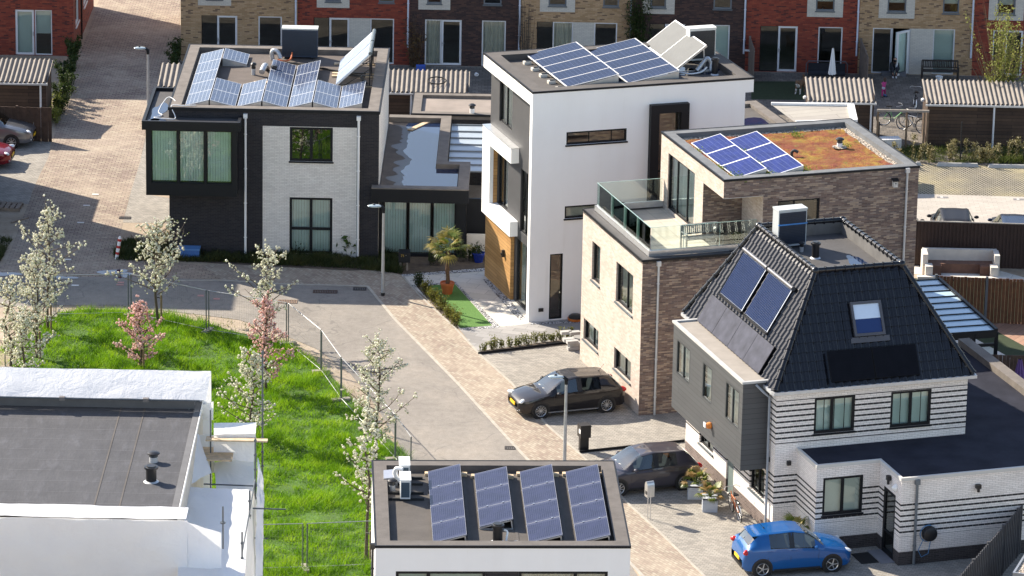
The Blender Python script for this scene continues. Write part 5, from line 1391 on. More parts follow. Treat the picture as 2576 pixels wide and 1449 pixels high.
def terrace(u0, u1, mat, label, spec, ups, first=False):
    """spec: list of (kind, u0, u1); ups: list of (u0, u1, surround?)"""
    x0, x1 = tx(u0), tx(u1)
    if u1 > 2560: x1 += 4
    r = thing('terraced_house', label, 'terraced house', (x0, TY, 0), 0, 'row of terraced brick houses')
    W, D, H = x1 - x0, 9.5, 8.9
    L = lambda u: tx(u) - x0
    holes, todo = [], []
    for kind, a, b in spec:
        a, b = L(a), L(b)
        z0, z1 = (.03, 2.32)
        if kind == 'panel': todo.append((kind, (a, b, 0.0, z1))); continue
        holes.append((a, b, z0, z1)); todo.append((kind, (a, b, z0, z1)))
    for a, b, sur in ups:
        h = (L(a), L(b), 3.12, 4.5)
        holes.append(h); todo.append(('up' + ('s' if sur else ''), h))
    # upper floors continue above the picture
    for k in range(2):
        h = (W * (.22 + .42 * k), W * (.22 + .42 * k) + 1.1, 5.9, 7.3); holes.append(h); todo.append(('up', h))
    m = MB(); m.wall((0, 0), (W, 0), 0, H, holes, .12); m.wall((W, 0), (W, D), 0, H); m.wall((W, D), (0, D), 0, H); m.wall((0, D), (0, 0), 0, H)
    m.build('wall', mat, r)
    MB().box(0, 0, H - .02, W, D, H + .12).build('roof', M_BITGREY, r)
    pl = Pl((0, 0), (W, 0))
    for kind, h in todo:
        if kind == 'panel':
            q = MB(); pl.bx(q, h[0], h[1], 0.02, h[3], -.02, .02); q.build('white_brick_panel', M_SURR, r)
        elif kind.startswith('up'):
            if kind == 'ups':
                q = MB()
                pl.bx(q, h[0] - .42, h[1] + .42, h[2] - .30, h[2], -.02, .02); pl.bx(q, h[0] - .42, h[0], h[2], h[3] + .3, -.02, .02); pl.bx(q, h[1], h[1] + .42, h[2], h[3] + .3, -.02, .02); pl.bx(q, h[0], h[1], h[3], h[3] + .3, -.02, .02)
                q.build('window_surround', M_SURR, r)
            window(r, pl, h, plain('grey_window_frame', (0.14, 0.16, 0.18), .5), (1,), (1,), .03, 'venetian', .07, cover=.7, sill=M_SILL)
        else:
            back = {'door': 'blind', 'window': 'curtain', 'dark': 'none', 'darkdoor': 'none', 'frosted': 'venetian', 'fixed': 'none', 'open': 'none'}[kind]
            if kind == 'fixed':
                window(r, pl, h, M_ANTH, (1,), (1,), .03, back, .03)
            elif kind == 'open':
                q = MB(); pl.bx(q, h[0], h[0] + .05, h[2], h[3], .03, .1); pl.bx(q, h[1] - .05, h[1], h[2], h[3], .03, .1); q.build('door_frame', M_UPVC, r)
                P0 = Vector(pl.at(h[1] - .05, 0, .02)); dv = Vector((-.62, -.62, 0)); LL = dv.length
                dpl = Pl((P0.x + dv.x, P0.y + dv.y), (P0.x, P0.y))
                window(r, dpl, (0, LL, .05, 2.25), M_UPVC, (1,), (1,), .0, 'venetian', .10, name='open_door', backmat=M_BLIND)
            else:
                w = window(r, pl, h, M_UPVC, (1,), (1,), .03, back, .10 if 'door' in kind else .06, name='door' if 'door' in kind else 'window', backmat=M_BLIND if back in ('blind', 'venetian') else None)
                if 'door' in kind:
                    hb = MB(); pl.bx(hb, h[0] + .03, h[0] + .06, 1.0, 1.2, -.0, .03); pl.bx(hb, h[0] + .03, h[0] + .15, 1.12, 1.15, -.03, .0); hb.build('handle', M_STEEL, w)
        if kind not in ('panel', 'up', 'ups'): q = MB(); pl.bx(q, h[0], h[1], h[3], h[3] + .2, -.006, .0); q.build('lintel', mat, r)
    downpipe(r, W - .08, -.06, .9, H - .1, plain('pale_pipe', (0.55, 0.6, 0.7), .5), .045, False)
    return r
terrace(455, 748, B_TAN, 'tan brick terraced house at the corner of the side street', [('fixed', 507, 546), ('darkdoor', 546, 597), ('dark', 650, 709)], [(520, 560, True)])
terrace(748, 1030, B_RED, 'red brick terraced house behind the dark blue heat pump', [('fixed', 789, 828), ('darkdoor', 828, 879), ('panel', 879, 931), ('dark', 931, 991)], [(818, 857, True), (952, 991, False)])
terrace(1030, 1310, B_DRK, 'dark maroon terraced house with mint blinds behind the corrugated shed and football', [('window', 1069, 1110), ('darkdoor', 1110, 1161), ('window', 1212, 1272)], [(1073, 1110, True), (1215, 1260, False)])
terrace(1310, 1590, B_TAN, 'tan brick terraced house behind the two blue arrays of the white house', [('fixed', 1350, 1390), ('window', 1390, 1441), ('panel', 1441, 1494), ('dark', 1494, 1552)], [(1378, 1423, True), (1515, 1555, False)])
terrace(1590, 1876, B_DRK, 'dark maroon terraced house with ivy at its left edge behind the silver collectors', [('fixed', 1633, 1672), ('darkdoor', 1672, 1723), ('frosted', 1776, 1835)], [(1634, 1673, True), (1792, 1838, False)])
terrace(1876, 2160, B_RED, 'red brick terraced house with the closed white parasol in front', [('fixed', 1912, 1957), ('darkdoor', 1957, 2006), ('dark', 2058, 2119)], [(2049, 2096, True)])
terrace(2160, 2448, B_TAN, 'tan brick terraced house with its white garden door standing open', [('dark', 2195, 2243), ('open', 2243, 2290), ('panel', 2290, 2347), ('frosted', 2347, 2402)], [(2229, 2276, True), (2368, 2409, False)])
terrace(2448, 2640, B_RED, 'red brick terraced house at upper right behind the budding willow', [('dark', 2498, 2528), ('darkdoor', 2528, 2574)], [(2505, 2550, True)])
# corner house on the far side of the street
def corner_house():
    p = GY(186, 140, 36.0)
    x1 = p.x; W = 14.0; D = 10.2; H = 8.9
    r = thing('corner_house', 'red brick end house with white garden doors left of the side street', 'house', (x1 - W, 36.0, 0))
    L = lambda u: GY(u, 80, 36.0).x - (x1 - W)
    hs = [(L(39), L(86), .03, 2.3), (L(88), L(131), .03, 2.3)]
    m = MB(); m.wall((0, 0), (W, 0), 0, H, hs, .12); m.wall((W, 0), (W, D), 0, H, [(1.0, 2.6, 1.2, 2.6), (5, 6.6, 1.2, 2.6)], .12); m.wall((W, D), (0, D), 0, H); m.wall((0, D), (0, 0), 0, H)
    m.build('wall', B_RED, r)
    MB().box(0, 0, H - .02, W, D, H + .12).build('roof', M_BITGREY, r)
    pl = Pl((0, 0), (W, 0)); sp = Pl((W, 0), (W, D))
    w = window(r, pl, hs[0], M_UPVC, (1,), (1,), .03, 'venetian', .10, name='door', backmat=M_BLIND)
    hb = MB(); pl.bx(hb, hs[0][1] - .07, hs[0][1] - .03, 1.0, 1.2, -.03, .02); hb.build('handle', M_STEEL, w)
    window(r, pl, hs[1], M_UPVC, (1,), (1,), .03, 'venetian', .05, cover=.55, backmat=M_BLIND)
    for h in ((1.0, 2.6, 1.2, 2.6), (5, 6.6, 1.2, 2.6)):
        window(r, sp, h, M_UPVC, (1,), (1,), .03, 'curtain', .06, sill=M_UPVC)
    downpipe(r, W + .06, 3.4, 0, H, M_ANTH, .04, False)
corner_house()
# house just left of the picture whose shadow lies over the lane
nb = thing('neighbour_house', 'grey flat roofed house standing just left of the lane', 'house', (-23.7, 5.0, 0))
m = MB(); m.wall((-8, 0), (0, 0), 0, 10.4); m.wall((0, 0), (0, 7), 0, 10.4); m.wall((0, 7), (-8, 7), 0, 10.4); m.wall((-8, 7), (-8, 0), 0, 10.4); m.build('wall', M_BRICK_DK, nb)
MB().box(-8, 0, 10.35, 0, 7, 10.5).build('roof', M_BITGREY, nb)
m = MB(); m.box(-8, 7.01, 0, 0, 10.3, 4.7); m.build('annex', M_BRICK_DK, nb)

# ------------------------------------------------------------------ sheds, fences, hedges
M_CORR = plain('corrugated_cement', (0.22, 0.195, 0.17), .85, 0, .18, 3, .25)
M_SHEDW = units('shed_boards', [(0.075, 0.045, 0.03), (0.095, 0.058, 0.038), (0.06, 0.037, 0.026)], (0.02, 0.013, 0.01), 4.0, .16, .02, .4, .8, .3, 1.5, .3)
def shed(u0, u1, veave, label, depth=2.7, pipe=None, seams=(), side_lamp=False):
    a, b = G(u0, veave, 2.1), G(u1, veave + (u1 - u0) * .0188, 2.1)
    W = b.x - a.x; y = a.y
    r = thing('garden_shed', label, 'shed', (a.x, y, 0), 0, 'corrugated roofed garden sheds')
    m = MB(); m.wall((.08, .12), (W - .08, .12), 0, 2.12); m.wall((W - .08, .12), (W - .08, depth - .1), 0, 2.3); m.wall((W - .08, depth - .1), (.08, depth - .1), 0, 2.4); m.wall((.08, depth - .1), (.08, .12), 0, 2.3)
    m.build('wall', M_SHEDW, r)
    per = .212
    n = max(4, int(W / per))
    c = MB()
    sub = 8
    def f(q, t): 
        x = q * W
        return (x, -.05 + t * (depth + .15), 2.13 + .38 * t + .052 * sin(2 * pi * x / (W / n)) + (.02 if t > .97 else 0))
    c.grid(f, n * sub, 2)
    c.build('corrugated_roof', M_CORR, r, 180)
    sm = MB()
    for s in seams: sm.grid(lambda q, t, s=s: ((s + q * .02) * W, -.055 + t * (depth + .15), 2.145 + .38 * t + .033), 1, 1)
    g = MB(); g.box(-.02, -.14, 2.02, W + .02, -.04, 2.10); g.build('gutter', M_ZINC, r)
    if pipe is not None: 
        d = MB(); d.cyl((W * pipe, -.07, 0), (W * pipe, -.07, 2.04), .045, None, 8); d.build('downpipe', M_UPVC, r)
    if side_lamp:
        l = MB(); l.lathe([(0, -.1), (.1, -.06), (.11, .03), (0, .1)], (-.06, .9, 2.05), 10); l.build('wall_lamp', M_WHITE, r)
    return r
shed(-60, 119, 206, 'shed with pale corrugated roof at upper left beside the overgrown hedge', 2.6, .905)
shed(396, 450, 219, 'small corrugated shed half hidden behind the dark brick house', 2.6, .12)
shed(972, 1180, 232, 'corrugated shed with a black hoop lying on its roof', 2.4, .30)
shed(2032, 2204, 255, 'corrugated shed between the dog and the bicycles', 2.6, .93, (), True)
shed(2330, 2800, 261, 'long corrugated shed under the budding willow at upper right', 2.6, .365, (), True)
hp_ = G(1099, 206, 2.35)
ho = MB()
ho.tube([(.42 * cos(q * pi / 12), .42 * sin(q * pi / 12), .035 * 0) for q in range(25)], .03, 6, False)
o = ho.build('hoop', M_RUBBER, None, 60); o.location = (hp_.x, hp_.y, 2.42); o.rotation_euler = (rad(8), 0, 0); tag(o, 'black rubber hoop lying on the corrugated shed roof', 'hoop')

def board_fence(name, label, pts, h, mat, bw=.14, gap=.01, thick=.03, posts=2.4, post_mat=None, cap=None, cat='fence', horizontal=False):
    """vertical board fence along ground points pts"""
    o0 = Vector((pts[0][0], pts[0][1], 0))
    r = thing(name, label, cat, o0)
    b = MB()
    for (xa, ya), (xb, yb) in zip(pts[:-1], pts[1:]):
        A, Bv = Vector((xa, ya, 0)) - o0, Vector((xb, yb, 0)) - o0
        d = (Bv - A); L = d.length; d /= L; nrm = Vector((d.y, -d.x, 0))
        n = max(1, int(L / bw))
        rnd = random.Random(n)
        for k in range(n):
            q0, q1 = A + d * (L * k / n), A + d * (L * (k + 1) / n - gap)
            off = nrm * (.012 if k % 2 else -.012)
            hh = h + rnd.uniform(-.012, .012)
            b.beam(q0 + off + Vector((0, 0, hh / 2)), q1 + off + Vector((0, 0, hh / 2)), thick, hh)
        k = 0.0
        while k <= L + .01:
            q = A + d * min(k, L); MB().box(q.x - .05, q.y - .05, 0, q.x + .05, q.y + .05, h + .06).build('post', post_mat or mat, r); k += posts
    b.build('boards', mat, r)
    if cap:
        c = MB()
        for (xa, ya), (xb, yb) in zip(pts[:-1], pts[1:]): c.beam((xa - o0.x, ya - o0.y, h + .02), (xb - o0.x, yb - o0.y, h + .02), .06, .04)
        c.build('rail', cap, r)
    return r
M_FDARK = plain('fence_dark_brown', (0.075, 0.045, 0.03), .8, 0, .35, 5)
M_FBROWN = plain('fence_red_brown', (0.13, 0.052, 0.022), .8, 0, .35, 5)
M_FWALNUT = plain('fence_walnut', (0.035, 0.017, 0.013), .7, 0, .2, 4)
M_FGREY = plain('fence_grey', (0.05, 0.05, 0.056), .75, 0, .25, 5)
def gl2(*pts): return [(p.x, p.y) for p in (G(*q) for q in pts)]
board_fence('wood_fence', 'dark brown board fence behind the parked cars at upper left', gl2((-60, 352), (131, 357)), 1.62, M_FDARK, .16, .006, .03, 1.9, M_FDARK)
board_fence('wood_fence', 'dark ribbed walnut fence between the car park and the cream lounge corner', gl2((2299, 668), (2700, 680)), 1.95, M_FWALNUT, .075, .0, .03, 30, M_FWALNUT, plain('fence_cap', (0.3, 0.27, 0.24), .7))
board_fence('wood_fence', 'red brown board fence with grey posts beyond the glass veranda', gl2((2350, 806), (2700, 822)), 1.9, M_FBROWN, .14, .008, .03, 2.05, plain('fence_post_grey', (0.11, 0.115, 0.125), .8))
board_fence('wood_fence', 'dark weathered board fence behind the garage roof at the right edge', gl2((2470, 1000), (2760, 1008)), 1.75, M_FDARK, .14, .008, .03, 1.9, plain('fence_post_grey', (0.11, 0.115, 0.125), .8))
board_fence('wood_fence', 'charcoal corrugated fence running down to the lower right corner', [(G(2370, 1500, 1.8).x, G(2370, 1500, 1.8).y), (G(2574, 1268, 1.8).x, G(2574, 1268, 1.8).y)], 1.8, M_FGREY, .11, .012, .035, 1.8, M_FGREY)
# ------------------------------------------------------------------ vegetation
def quads(P, size, rng, asp=1.0, jitter=.4):
    """random leaf quads at points P (n,3) -> MB arrays"""
    n = len(P)
    a = rng.normal(size=(n, 3)); a /= np.linalg.norm(a, axis=1)[:, None]
    b = rng.normal(size=(n, 3)); b -= a * (a * b).sum(1)[:, None]; b /= np.linalg.norm(b, axis=1)[:, None]
    s = size * (1 + jitter * rng.uniform(-1, 1, n))[:, None]
    a, b = a * s * .5, b * s * .5 * asp
    V = np.stack([P - a, P - b * .9 + a * .1, P + a, P + b * .9 + a * .1], 1).reshape(-1, 3)
    F = np.arange(4 * n).reshape(n, 4)
    return V, F
def from_arrays(name, V, F, mat, parent=None, smooth=False):
    me = bpy.data.meshes.new(name)
    nv, nf, k = len(V), len(F), F.shape[1]
    me.vertices.add(nv); me.vertices.foreach_set('co', np.asarray(V, np.float32).ravel())
    me.loops.add(nf * k); me.loops.foreach_set('vertex_index', np.asarray(F, np.int32).ravel())
    me.polygons.add(nf); me.polygons.foreach_set('loop_start', np.arange(0, nf * k, k, dtype=np.int32))
    if smooth: me.polygons.foreach_set('use_smooth', np.ones(nf, bool))
    me.materials.append(mat)
    me.update(calc_edges=True); me.validate()
    o = bpy.data.objects.new(name, me); COL.objects.link(o)
    if parent is not None: o.parent = parent
    return o
def inside(P, poly):
    x, y = P[:, 0], P[:, 1]; r = np.zeros(len(P), bool)
    n = len(poly)
    for i in range(n):
        (xa, ya), (xb, yb) = poly[i], poly[(i + 1) % n]
        c = ((ya > y) != (yb > y))
        with np.errstate(divide='ignore', invalid='ignore'):
            r ^= c & (x < (xb - xa) * (y - ya) / (yb - ya + 1e-12) + xa)
    return r
def vnoise(P, s, seed=0):                     # cheap smooth value noise
    def h(i, j): 
        q = np.sin(i * 127.1 + j * 311.7 + seed * 74.7) * 43758.5453
        return q - np.floor(q)
    x, y = P[:, 0] * s, P[:, 1] * s
    i, j = np.floor(x), np.floor(y); f, g = x - i, y - j
    f, g = f * f * (3 - 2 * f), g * g * (3 - 2 * g)
    return (h(i, j) * (1 - f) + h(i + 1, j) * f) * (1 - g) + (h(i, j + 1) * (1 - f) + h(i + 1, j + 1) * f) * g
def blades(name, poly, n, hmin, hmax, w, mat, seed, holes=None, lean=.5, thr=None):
    rng = np.random.default_rng(seed)
    po = np.array(poly); lo, hi = po.min(0), po.max(0)
    P = rng.uniform(lo, hi, (n * 2, 2)); P = P[inside(P, poly)][:n]
    cl = .55 * vnoise(P, .75, seed) + .45 * vnoise(P, 2.1, seed + 3)
    keep = rng.uniform(0, 1, len(P)) < (.35 + .9 * cl)
    if thr is not None: keep &= cl > thr
    P, cl = P[keep], cl[keep]
    m = len(P)
    h = (hmin + (hmax - hmin) * np.clip(cl * 1.5 - .3, 0, 1)) * rng.uniform(.6, 1.2, m)
    q = rng.uniform(0, 2 * pi, m); ww = w * rng.uniform(.6, 1.3, m)
    d = rng.normal(0, lean, (m, 2)) * h[:, None] + np.array([.12, -.08]) * h[:, None]
    V = np.zeros((m, 3, 3))
    V[:, 0, :2] = P + np.stack([np.cos(q), np.sin(q)], 1) * ww[:, None] / 2
    V[:, 1, :2] = P - np.stack([np.cos(q), np.sin(q)], 1) * ww[:, None] / 2
    V[:, 2, :2] = P + d; V[:, 2, 2] = h
    V[:, :2, 2] = .02
    return from_arrays(name, V.reshape(-1, 3), np.arange(3 * m).reshape(m, 3), mat)
M_GRASS = leafmat('lawn_grass', [(0.06, 0.15, 0.005), (0.14, 0.29, 0.008), (0.23, 0.40, 0.012), (0.32, 0.46, 0.025)], 1.3, .45, .55)
M_WEED = leafmat('weeds', [(0.025, 0.04, 0.012), (0.05, 0.065, 0.02), (0.09, 0.09, 0.03)], 2.2, .3)
LAWN = g2([(60, 850), (130, 792), (210, 779), (300, 780), (420, 792), (520, 814), (600, 838), (680, 853), (720, 868), (790, 905), (850, 965), (900, 1015), (960, 1085), (1010, 1135), (1042, 1172)]) + [(-3.0, -30), (-3.6, -36), (-4.2, -40), (-4.6, -46), (-8, -47), (-18, -47), (-20, -20), (-19, -8)]
structure('lawn', MB().poly([(x, y, .021) for x, y in (LAWN if area(LAWN) > 0 else LAWN[::-1])]), plain('lawn_ground', (0.055, 0.12, 0.012), .95, 0, .4, 1.2))
LV = g2([(-40, 900), (60, 850), (130, 792), (210, 779), (300, 780), (420, 792), (520, 814), (600, 838), (680, 853), (720, 868), (790, 905), (850, 965), (900, 1015), (960, 1085), (1010, 1135), (1042, 1172)]) + [(-3.0, -28), (-3.6, -36), (-4.3, -38), (-4.4, -42), (-10, -42), (-10, -33), (-19.5, -33)]
tag(blades('lawn_grass', LV, 185000, .05, .38, .028, M_GRASS, 3), 'bright green uneven tufted grass growing over the fenced lawn', 'grass', None, 'stuff')
VERGE = g2([(60, 840), (130, 778), (300, 768), (440, 783), (600, 806), (700, 840), (800, 885), (880, 945), (930, 1005), (1000, 1112), (1050, 1180), (1042, 1172), (1010, 1135), (960, 1085), (900, 1015), (850, 965), (790, 905), (720, 868), (680, 853), (600, 838), (520, 814), (420, 792), (300, 780), (130, 792)])
tag(blades('verge_grass', VERGE, 9000, .03, .16, .03, leafmat('dry_grass', [(0.12, 0.11, 0.035), (0.16, 0.20, 0.04), (0.26, 0.22, 0.09)], 2, .4), 5, thr=.45), 'thin dry grass scattered on the sandy verge beside the lane', 'grass', None, 'stuff')
W1 = g2([(285, 640), (300, 612), (350, 600), (430, 590), (440, 628), (905, 640), (985, 640), (1010, 660), (1010, 690), (880, 676), (700, 668), (560, 660), (420, 660), (290, 655)])
tag(blades('weeds', W1, 24000, .08, .55, .035, M_WEED, 8), 'rough dark weeds growing along the foot of the black brick house', 'weeds', None, 'stuff')
W2 = g2([(2180, 372), (2600, 372), (2600, 414), (2180, 408)])
tag(blades('weeds', W2, 9000, .05, .4, .03, leafmat('hedge_grass', [(0.03, 0.04, 0.01), (0.12, 0.16, 0.03), (0.2, 0.2, 0.06)], 1.6, .4), 9), 'grass tufts along the foot of the scrubby car park hedge', 'weeds', None, 'stuff')
W3 = g2([(-40, 590), (30, 605), (0, 660), (-40, 690)])
tag(blades('weeds', W3, 2500, .05, .25, .03, M_WEED, 10), 'grass tufts at the left edge beside the side street', 'weeds', None, 'stuff')

_ico = None
def ico():
    global _ico
    if _ico is None:
        bm = bmesh.new(); bmesh.ops.create_icosphere(bm, subdivisions=1, radius=1)
        bm.verts.ensure_lookup_table()
        _ico = (np.array([v.co[:] for v in bm.verts]), np.array([[v.index for v in f.verts] for f in bm.faces])); bm.free()
    return _ico
def poms(P, R, rng):
    V0, F0 = ico()
    n, k = len(P), len(V0)
    J = 1 + rng.uniform(-.35, .35, (n, k, 1))
    V = P[:, None, :] + V0[None] * R[:, None, None] * J
    F = (F0[None] + (np.arange(n) * k)[:, None, None]).reshape(-1, 3)
    return V.reshape(-1, 3), F
M_BLOOMW = leafmat('blossom_white', [(0.60, 0.58, 0.40), (0.78, 0.77, 0.62), (0.86, 0.86, 0.76)], 9, .35, .7)
M_BLOOMP = leafmat('blossom_pink', [(0.70, 0.42, 0.37), (0.82, 0.56, 0.50), (0.88, 0.70, 0.64)], 9, .35, .7)
def limbs(rng, h, rad_, n, start, seedling=1.0):
    out = []
    for k in range(n):
        f = (k + rng.uniform(0, 1)) / n
        z = h * (start + (.90 - start) * f)
        q = k * 2.4 + rng.uniform(-.6, .6)
        L = rad_ * (1.12 - .95 * max(0, f - .12) - (.5 if f < .06 else 0)) * rng.uniform(.45, 1.45)
        up = rng.uniform(.35, 1.3)
        bend = rng.uniform(-.5, .5)
        pts = []
        for t in (0, .35, .7, 1.0):
            rr = L * t; zz = z + L * up * (t ** 1.3) * .75
            pts.append((cos(q + bend * t) * rr, sin(q + bend * t) * rr, min(zz, h * 1.02)))
        out.append(pts)
    return out
def blossom_tree(label, base, h, rad_, seed, pink=False, n=26, start=.28, per=20, stake=True, dens=1.0, bloom=None):
    rng = np.random.default_rng(seed)
    t = thing('blossom_tree', label, 'tree', (base[0], base[1], 0), 0, 'flowering trees on the fenced lawn')
    w = [0, .05 * rng.normal(), .06 * rng.normal(), .06 * rng.normal(), .05 * rng.normal()]
    tr = MB().tube([(w[i] * 1.2, w[-i] if i else 0, h * i / 4 * .97) for i in range(5)], [.062, .05, .038, .024, .010], 8)
    tr.build('trunk', M_BARK, t, 60)
    B, C = MB(), []
    Ls = limbs(rng, h, rad_, n, start)
    for L in Ls:
        B.tube(L, [.026, .020, .014, .007], 5, False)
        P = [Vector(p) for p in L]
        for s in range(int(per * .72)):
            u = rng.uniform(.12, 1.0) * 3; i = min(2, int(u)); p = P[i].lerp(P[i + 1], u - i)
            sp = .035 + .085 * (1 - u / 3)
            c = np.array(p) + rng.normal(0, 1, 3) * sp * rad_
            C.append(c)
            if s % 2 == 0:
                m = Vector(c); B.tube([p, p.lerp(m, .5) + Vector((0, 0, .03)), m], [.010, .008, .005], 4, False)
    for z in np.linspace(start * h * 1.3, h, int(22 * dens)):
        C.append(np.array([rng.normal(0, .06), rng.normal(0, .06), z]))
    B.build('branches', M_BARK, t)
    C = np.array(C)
    C = np.repeat(C, 2, axis=0) + rng.normal(0, .045, (len(C) * 2, 3))
    R = rng.uniform(.018, .056, len(C))
    V, F = poms(C, R, rng)
    from_arrays('blossom', V, F, bloom or (M_BLOOMP if pink else M_BLOOMW), t, True)
    Q = C[rng.choice(len(C), int(len(C) * .55))] + rng.normal(0, .05, (int(len(C) * .55), 3))
    V, F = quads(Q, .06, rng, .5)
    from_arrays('leaves', V, F, leafmat('young_leaves', [(0.08, 0.12, 0.02), (0.20, 0.24, 0.06)], 4, .4) if 'young_leaves' not in MATS else MATS['young_leaves'], t)
    if stake:
        s = thing('tree_stake', 'round timber stake tied beside ' + stake, 'stake', (base[0] + .16, base[1] - .22, 0), 0, 'tree stakes on the lawn')
        MB().tube([(0, 0, 0), (.0, .01, 1.15)], [.045, .042], 8).build('post', plain('stake_wood', (0.22, 0.15, 0.085), .85, 0, .3, 6), s, 60)
        MB().tube([(.0, .0, 1.0), (-.08, .1, 1.03), (-.17, .2, 1.0)], .02, 5).build('strap', M_RUBBER, s)
YL = leafmat('young_leaves', [(0.08, 0.12, 0.02), (0.20, 0.24, 0.06)], 4, .4); MATS['young_leaves'] = YL
def gb(u, v): p = G(u, v); return (p.x, p.y)
blossom_tree('tall white blossom tree, topmost of the cluster at the left of the lawn', gb(120, 832), 5.6, 1.35, 11, False, 30, .2, 22, 'the tall white tree at the left of the lawn')
blossom_tree('wide white blossom tree in front of the tall one at left', gb(92, 900), 4.6, 1.15, 12, False, 28, .14, 22, 'the wide white tree behind the white sheeting')
blossom_tree('white blossom tree cut off by the left edge of the picture', gb(26, 928), 3.9, 1.05, 13, False, 26, .1, 20, False)
blossom_tree('low white blossom tree right above the white sheeting at far left', gb(62, 960), 3.0, 1.0, 14, False, 22, .08, 20, False)
blossom_tree('white blossom tree behind the lower pink tree, in front of the black brick house', gb(397, 808), 4.4, 1.45, 15, False, 30, .24, 24, 'the white tree behind the pink one')
blossom_tree('sparse white blossom tree rising behind the taller pink tree', gb(671, 866), 4.3, 1.25, 16, False, 24, .25, 16, False, .7)
blossom_tree('pink blossom tree standing nearest the left end of the lawn', gb(352, 928), 2.9, 1.02, 17, True, 26, .1, 24, 'the left pink tree')
blossom_tree('taller pink blossom tree in the middle of the lawn', gb(669, 985), 4.0, .92, 18, True, 28, .12, 24, False)
blossom_tree('white blossom tree below the taller pink one, beside a scaffold pole', gb(632, 1106), 3.7, 1.25, 19, False, 26, .1, 22, False)
blossom_tree('white blossom tree at the lane fence above the foreground roof', gb(946, 1160), 5.1, 1.4, 20, False, 30, .16, 20, False)
blossom_tree('slender white blossom tree leaning at the corner of the foreground house', gb(921, 1408), 6.0, .85, 21, False, 24, .3, 20, 'the slender white tree at the foreground house')

def shrub(name, label, cat, pos, w, d, h, nl, size, mat, seed, group=None, upright=False, stems=8, asp=.6):
    rng = np.random.default_rng(seed)
    t = thing(name, label, cat, (pos[0], pos[1], pos[2] if len(pos) > 2 else 0), 0, group)
    S = MB(); P = []
    for k in range(stems):
        q = rng.uniform(0, 2 * pi); r = rng.uniform(.2, 1)
        tip = Vector((cos(q) * r * w / 2, sin(q) * r * d / 2, h * rng.uniform(.6, 1.0)))
        b = Vector((tip.x * (.8 if upright else .25), tip.y * (.8 if upright else .25), 0))
        S.tube([b, b.lerp(tip, .5) + Vector((0, 0, .05 * h)), tip], [.012, .009, .004], 4, False)
        for i in range(nl // stems):
            u = rng.uniform(.15, 1) ** .8
            p = b.lerp(tip, u)
            P.append(np.array(p) + rng.normal(0, 1, 3) * np.array([w, d, h]) * (.05 if upright else .10))
    S.build('stems', M_BARK, t)
    P = np.array(P); P[:, 2] = np.clip(P[:, 2], .02, None)
    V, F = quads(P, size, rng, asp)
    from_arrays('foliage', V, F, mat, t)
    return t
# clipped row beside the artificial turf, row in front of the driveway
for k in range(6):
    u, v = 1053 + k * 19.0, 722 + k * 19.5
    p = G(u, v)
    shrub('box_shrub', ['dark bushy shrub at the top end of the turf row', 'yellow green shrub second in the turf row', 'yellow green shrub third in the turf row', 'yellow green shrub fourth in the turf row', 'olive shrub fifth in the turf row', 'olive shrub at the lower end of the turf row'][k], 'shrub', (p.x, p.y), .6, .7, .62, 900, .06, M_LEAFD if k == 0 else leafmat('box_leaf', [(0.07, 0.07, 0.012), (0.15, 0.15, 0.022), (0.24, 0.23, 0.04)], 4), 30 + k, 'shrubs beside the artificial turf', False, 14)
for k in range(11):
    u = 1216 + k * 21.5; v = 884 - k * 3.2
    p = G(u, v)
    shrub('hedge_plant', ['small upright laurel at the left end of the driveway bed', 'upright laurel second from the left in the driveway bed', 'upright laurel third from the left in the driveway bed', 'upright laurel fourth from the left in the driveway bed', 'upright laurel fifth from the left in the driveway bed', 'upright laurel in the middle of the driveway bed', 'upright laurel right of the middle of the driveway bed', 'upright laurel fourth from the right in the driveway bed', 'upright laurel third from the right in the driveway bed', 'upright laurel second from the right in the driveway bed', 'taller laurel at the brick corner end of the driveway bed'][k], 'shrub', (p.x, p.y), .42 + .14 * (k % 3), .34, .38 + .07 * ((k * 7) % 4), 150 + 40 * (k % 3), .085, leafmat('laurel', [(0.07, 0.085, 0.018), (0.17, 0.18, 0.04), (0.30, 0.27, 0.09)], 5) if k == 0 else bpy.data.materials['laurel'], 50 + k, 'laurels in the driveway bed', k % 2 == 0, 7, .5)
E2 = None
edging = MB()
a, b = G(1203, 892), G(1450, 862)
edging.beam((a.x, a.y, .04), (b.x, b.y, .04), .05, .12)
tag(edging.build('bed_edging', M_ANTH), 'dark edging board along the laurel bed on the driveway', 'edging')
shrub('rhododendron', 'broad leaved dark shrub under the cream brick panel', 'shrub', gb(868, 645), 1.1, .8, .95, 420, .27, M_LEAF, 70, None, False, 10, .5)
shrub('shrub', 'low dark shrub beside the glass door of the cream panel', 'shrub', gb(738, 640), .8, .6, .6, 300, .10, M_LEAFD, 71)
for k, (u, v, hh) in enumerate([(1085, 668, .75), (1108, 667, .9), (1160, 658, .8), (1180, 657, .7), (1198, 655, .75), (1226, 654, .85)]):
    shrub('garden_shrub', ['thin dark laurel just right of the black letterbox', 'taller dark laurel left of the palm trunk', 'dark laurel just behind the palm crown', 'dark laurel left of the blue pot', 'small laurel growing next to the blue pot', 'dark laurel right of the blue pot by the cedar wall'][k], 'shrub', gb(u, v), .5, .4, hh, 260, .09, M_LEAFD, 80 + k, 'dark shrubs in the garden room bed', True, 8, .5)
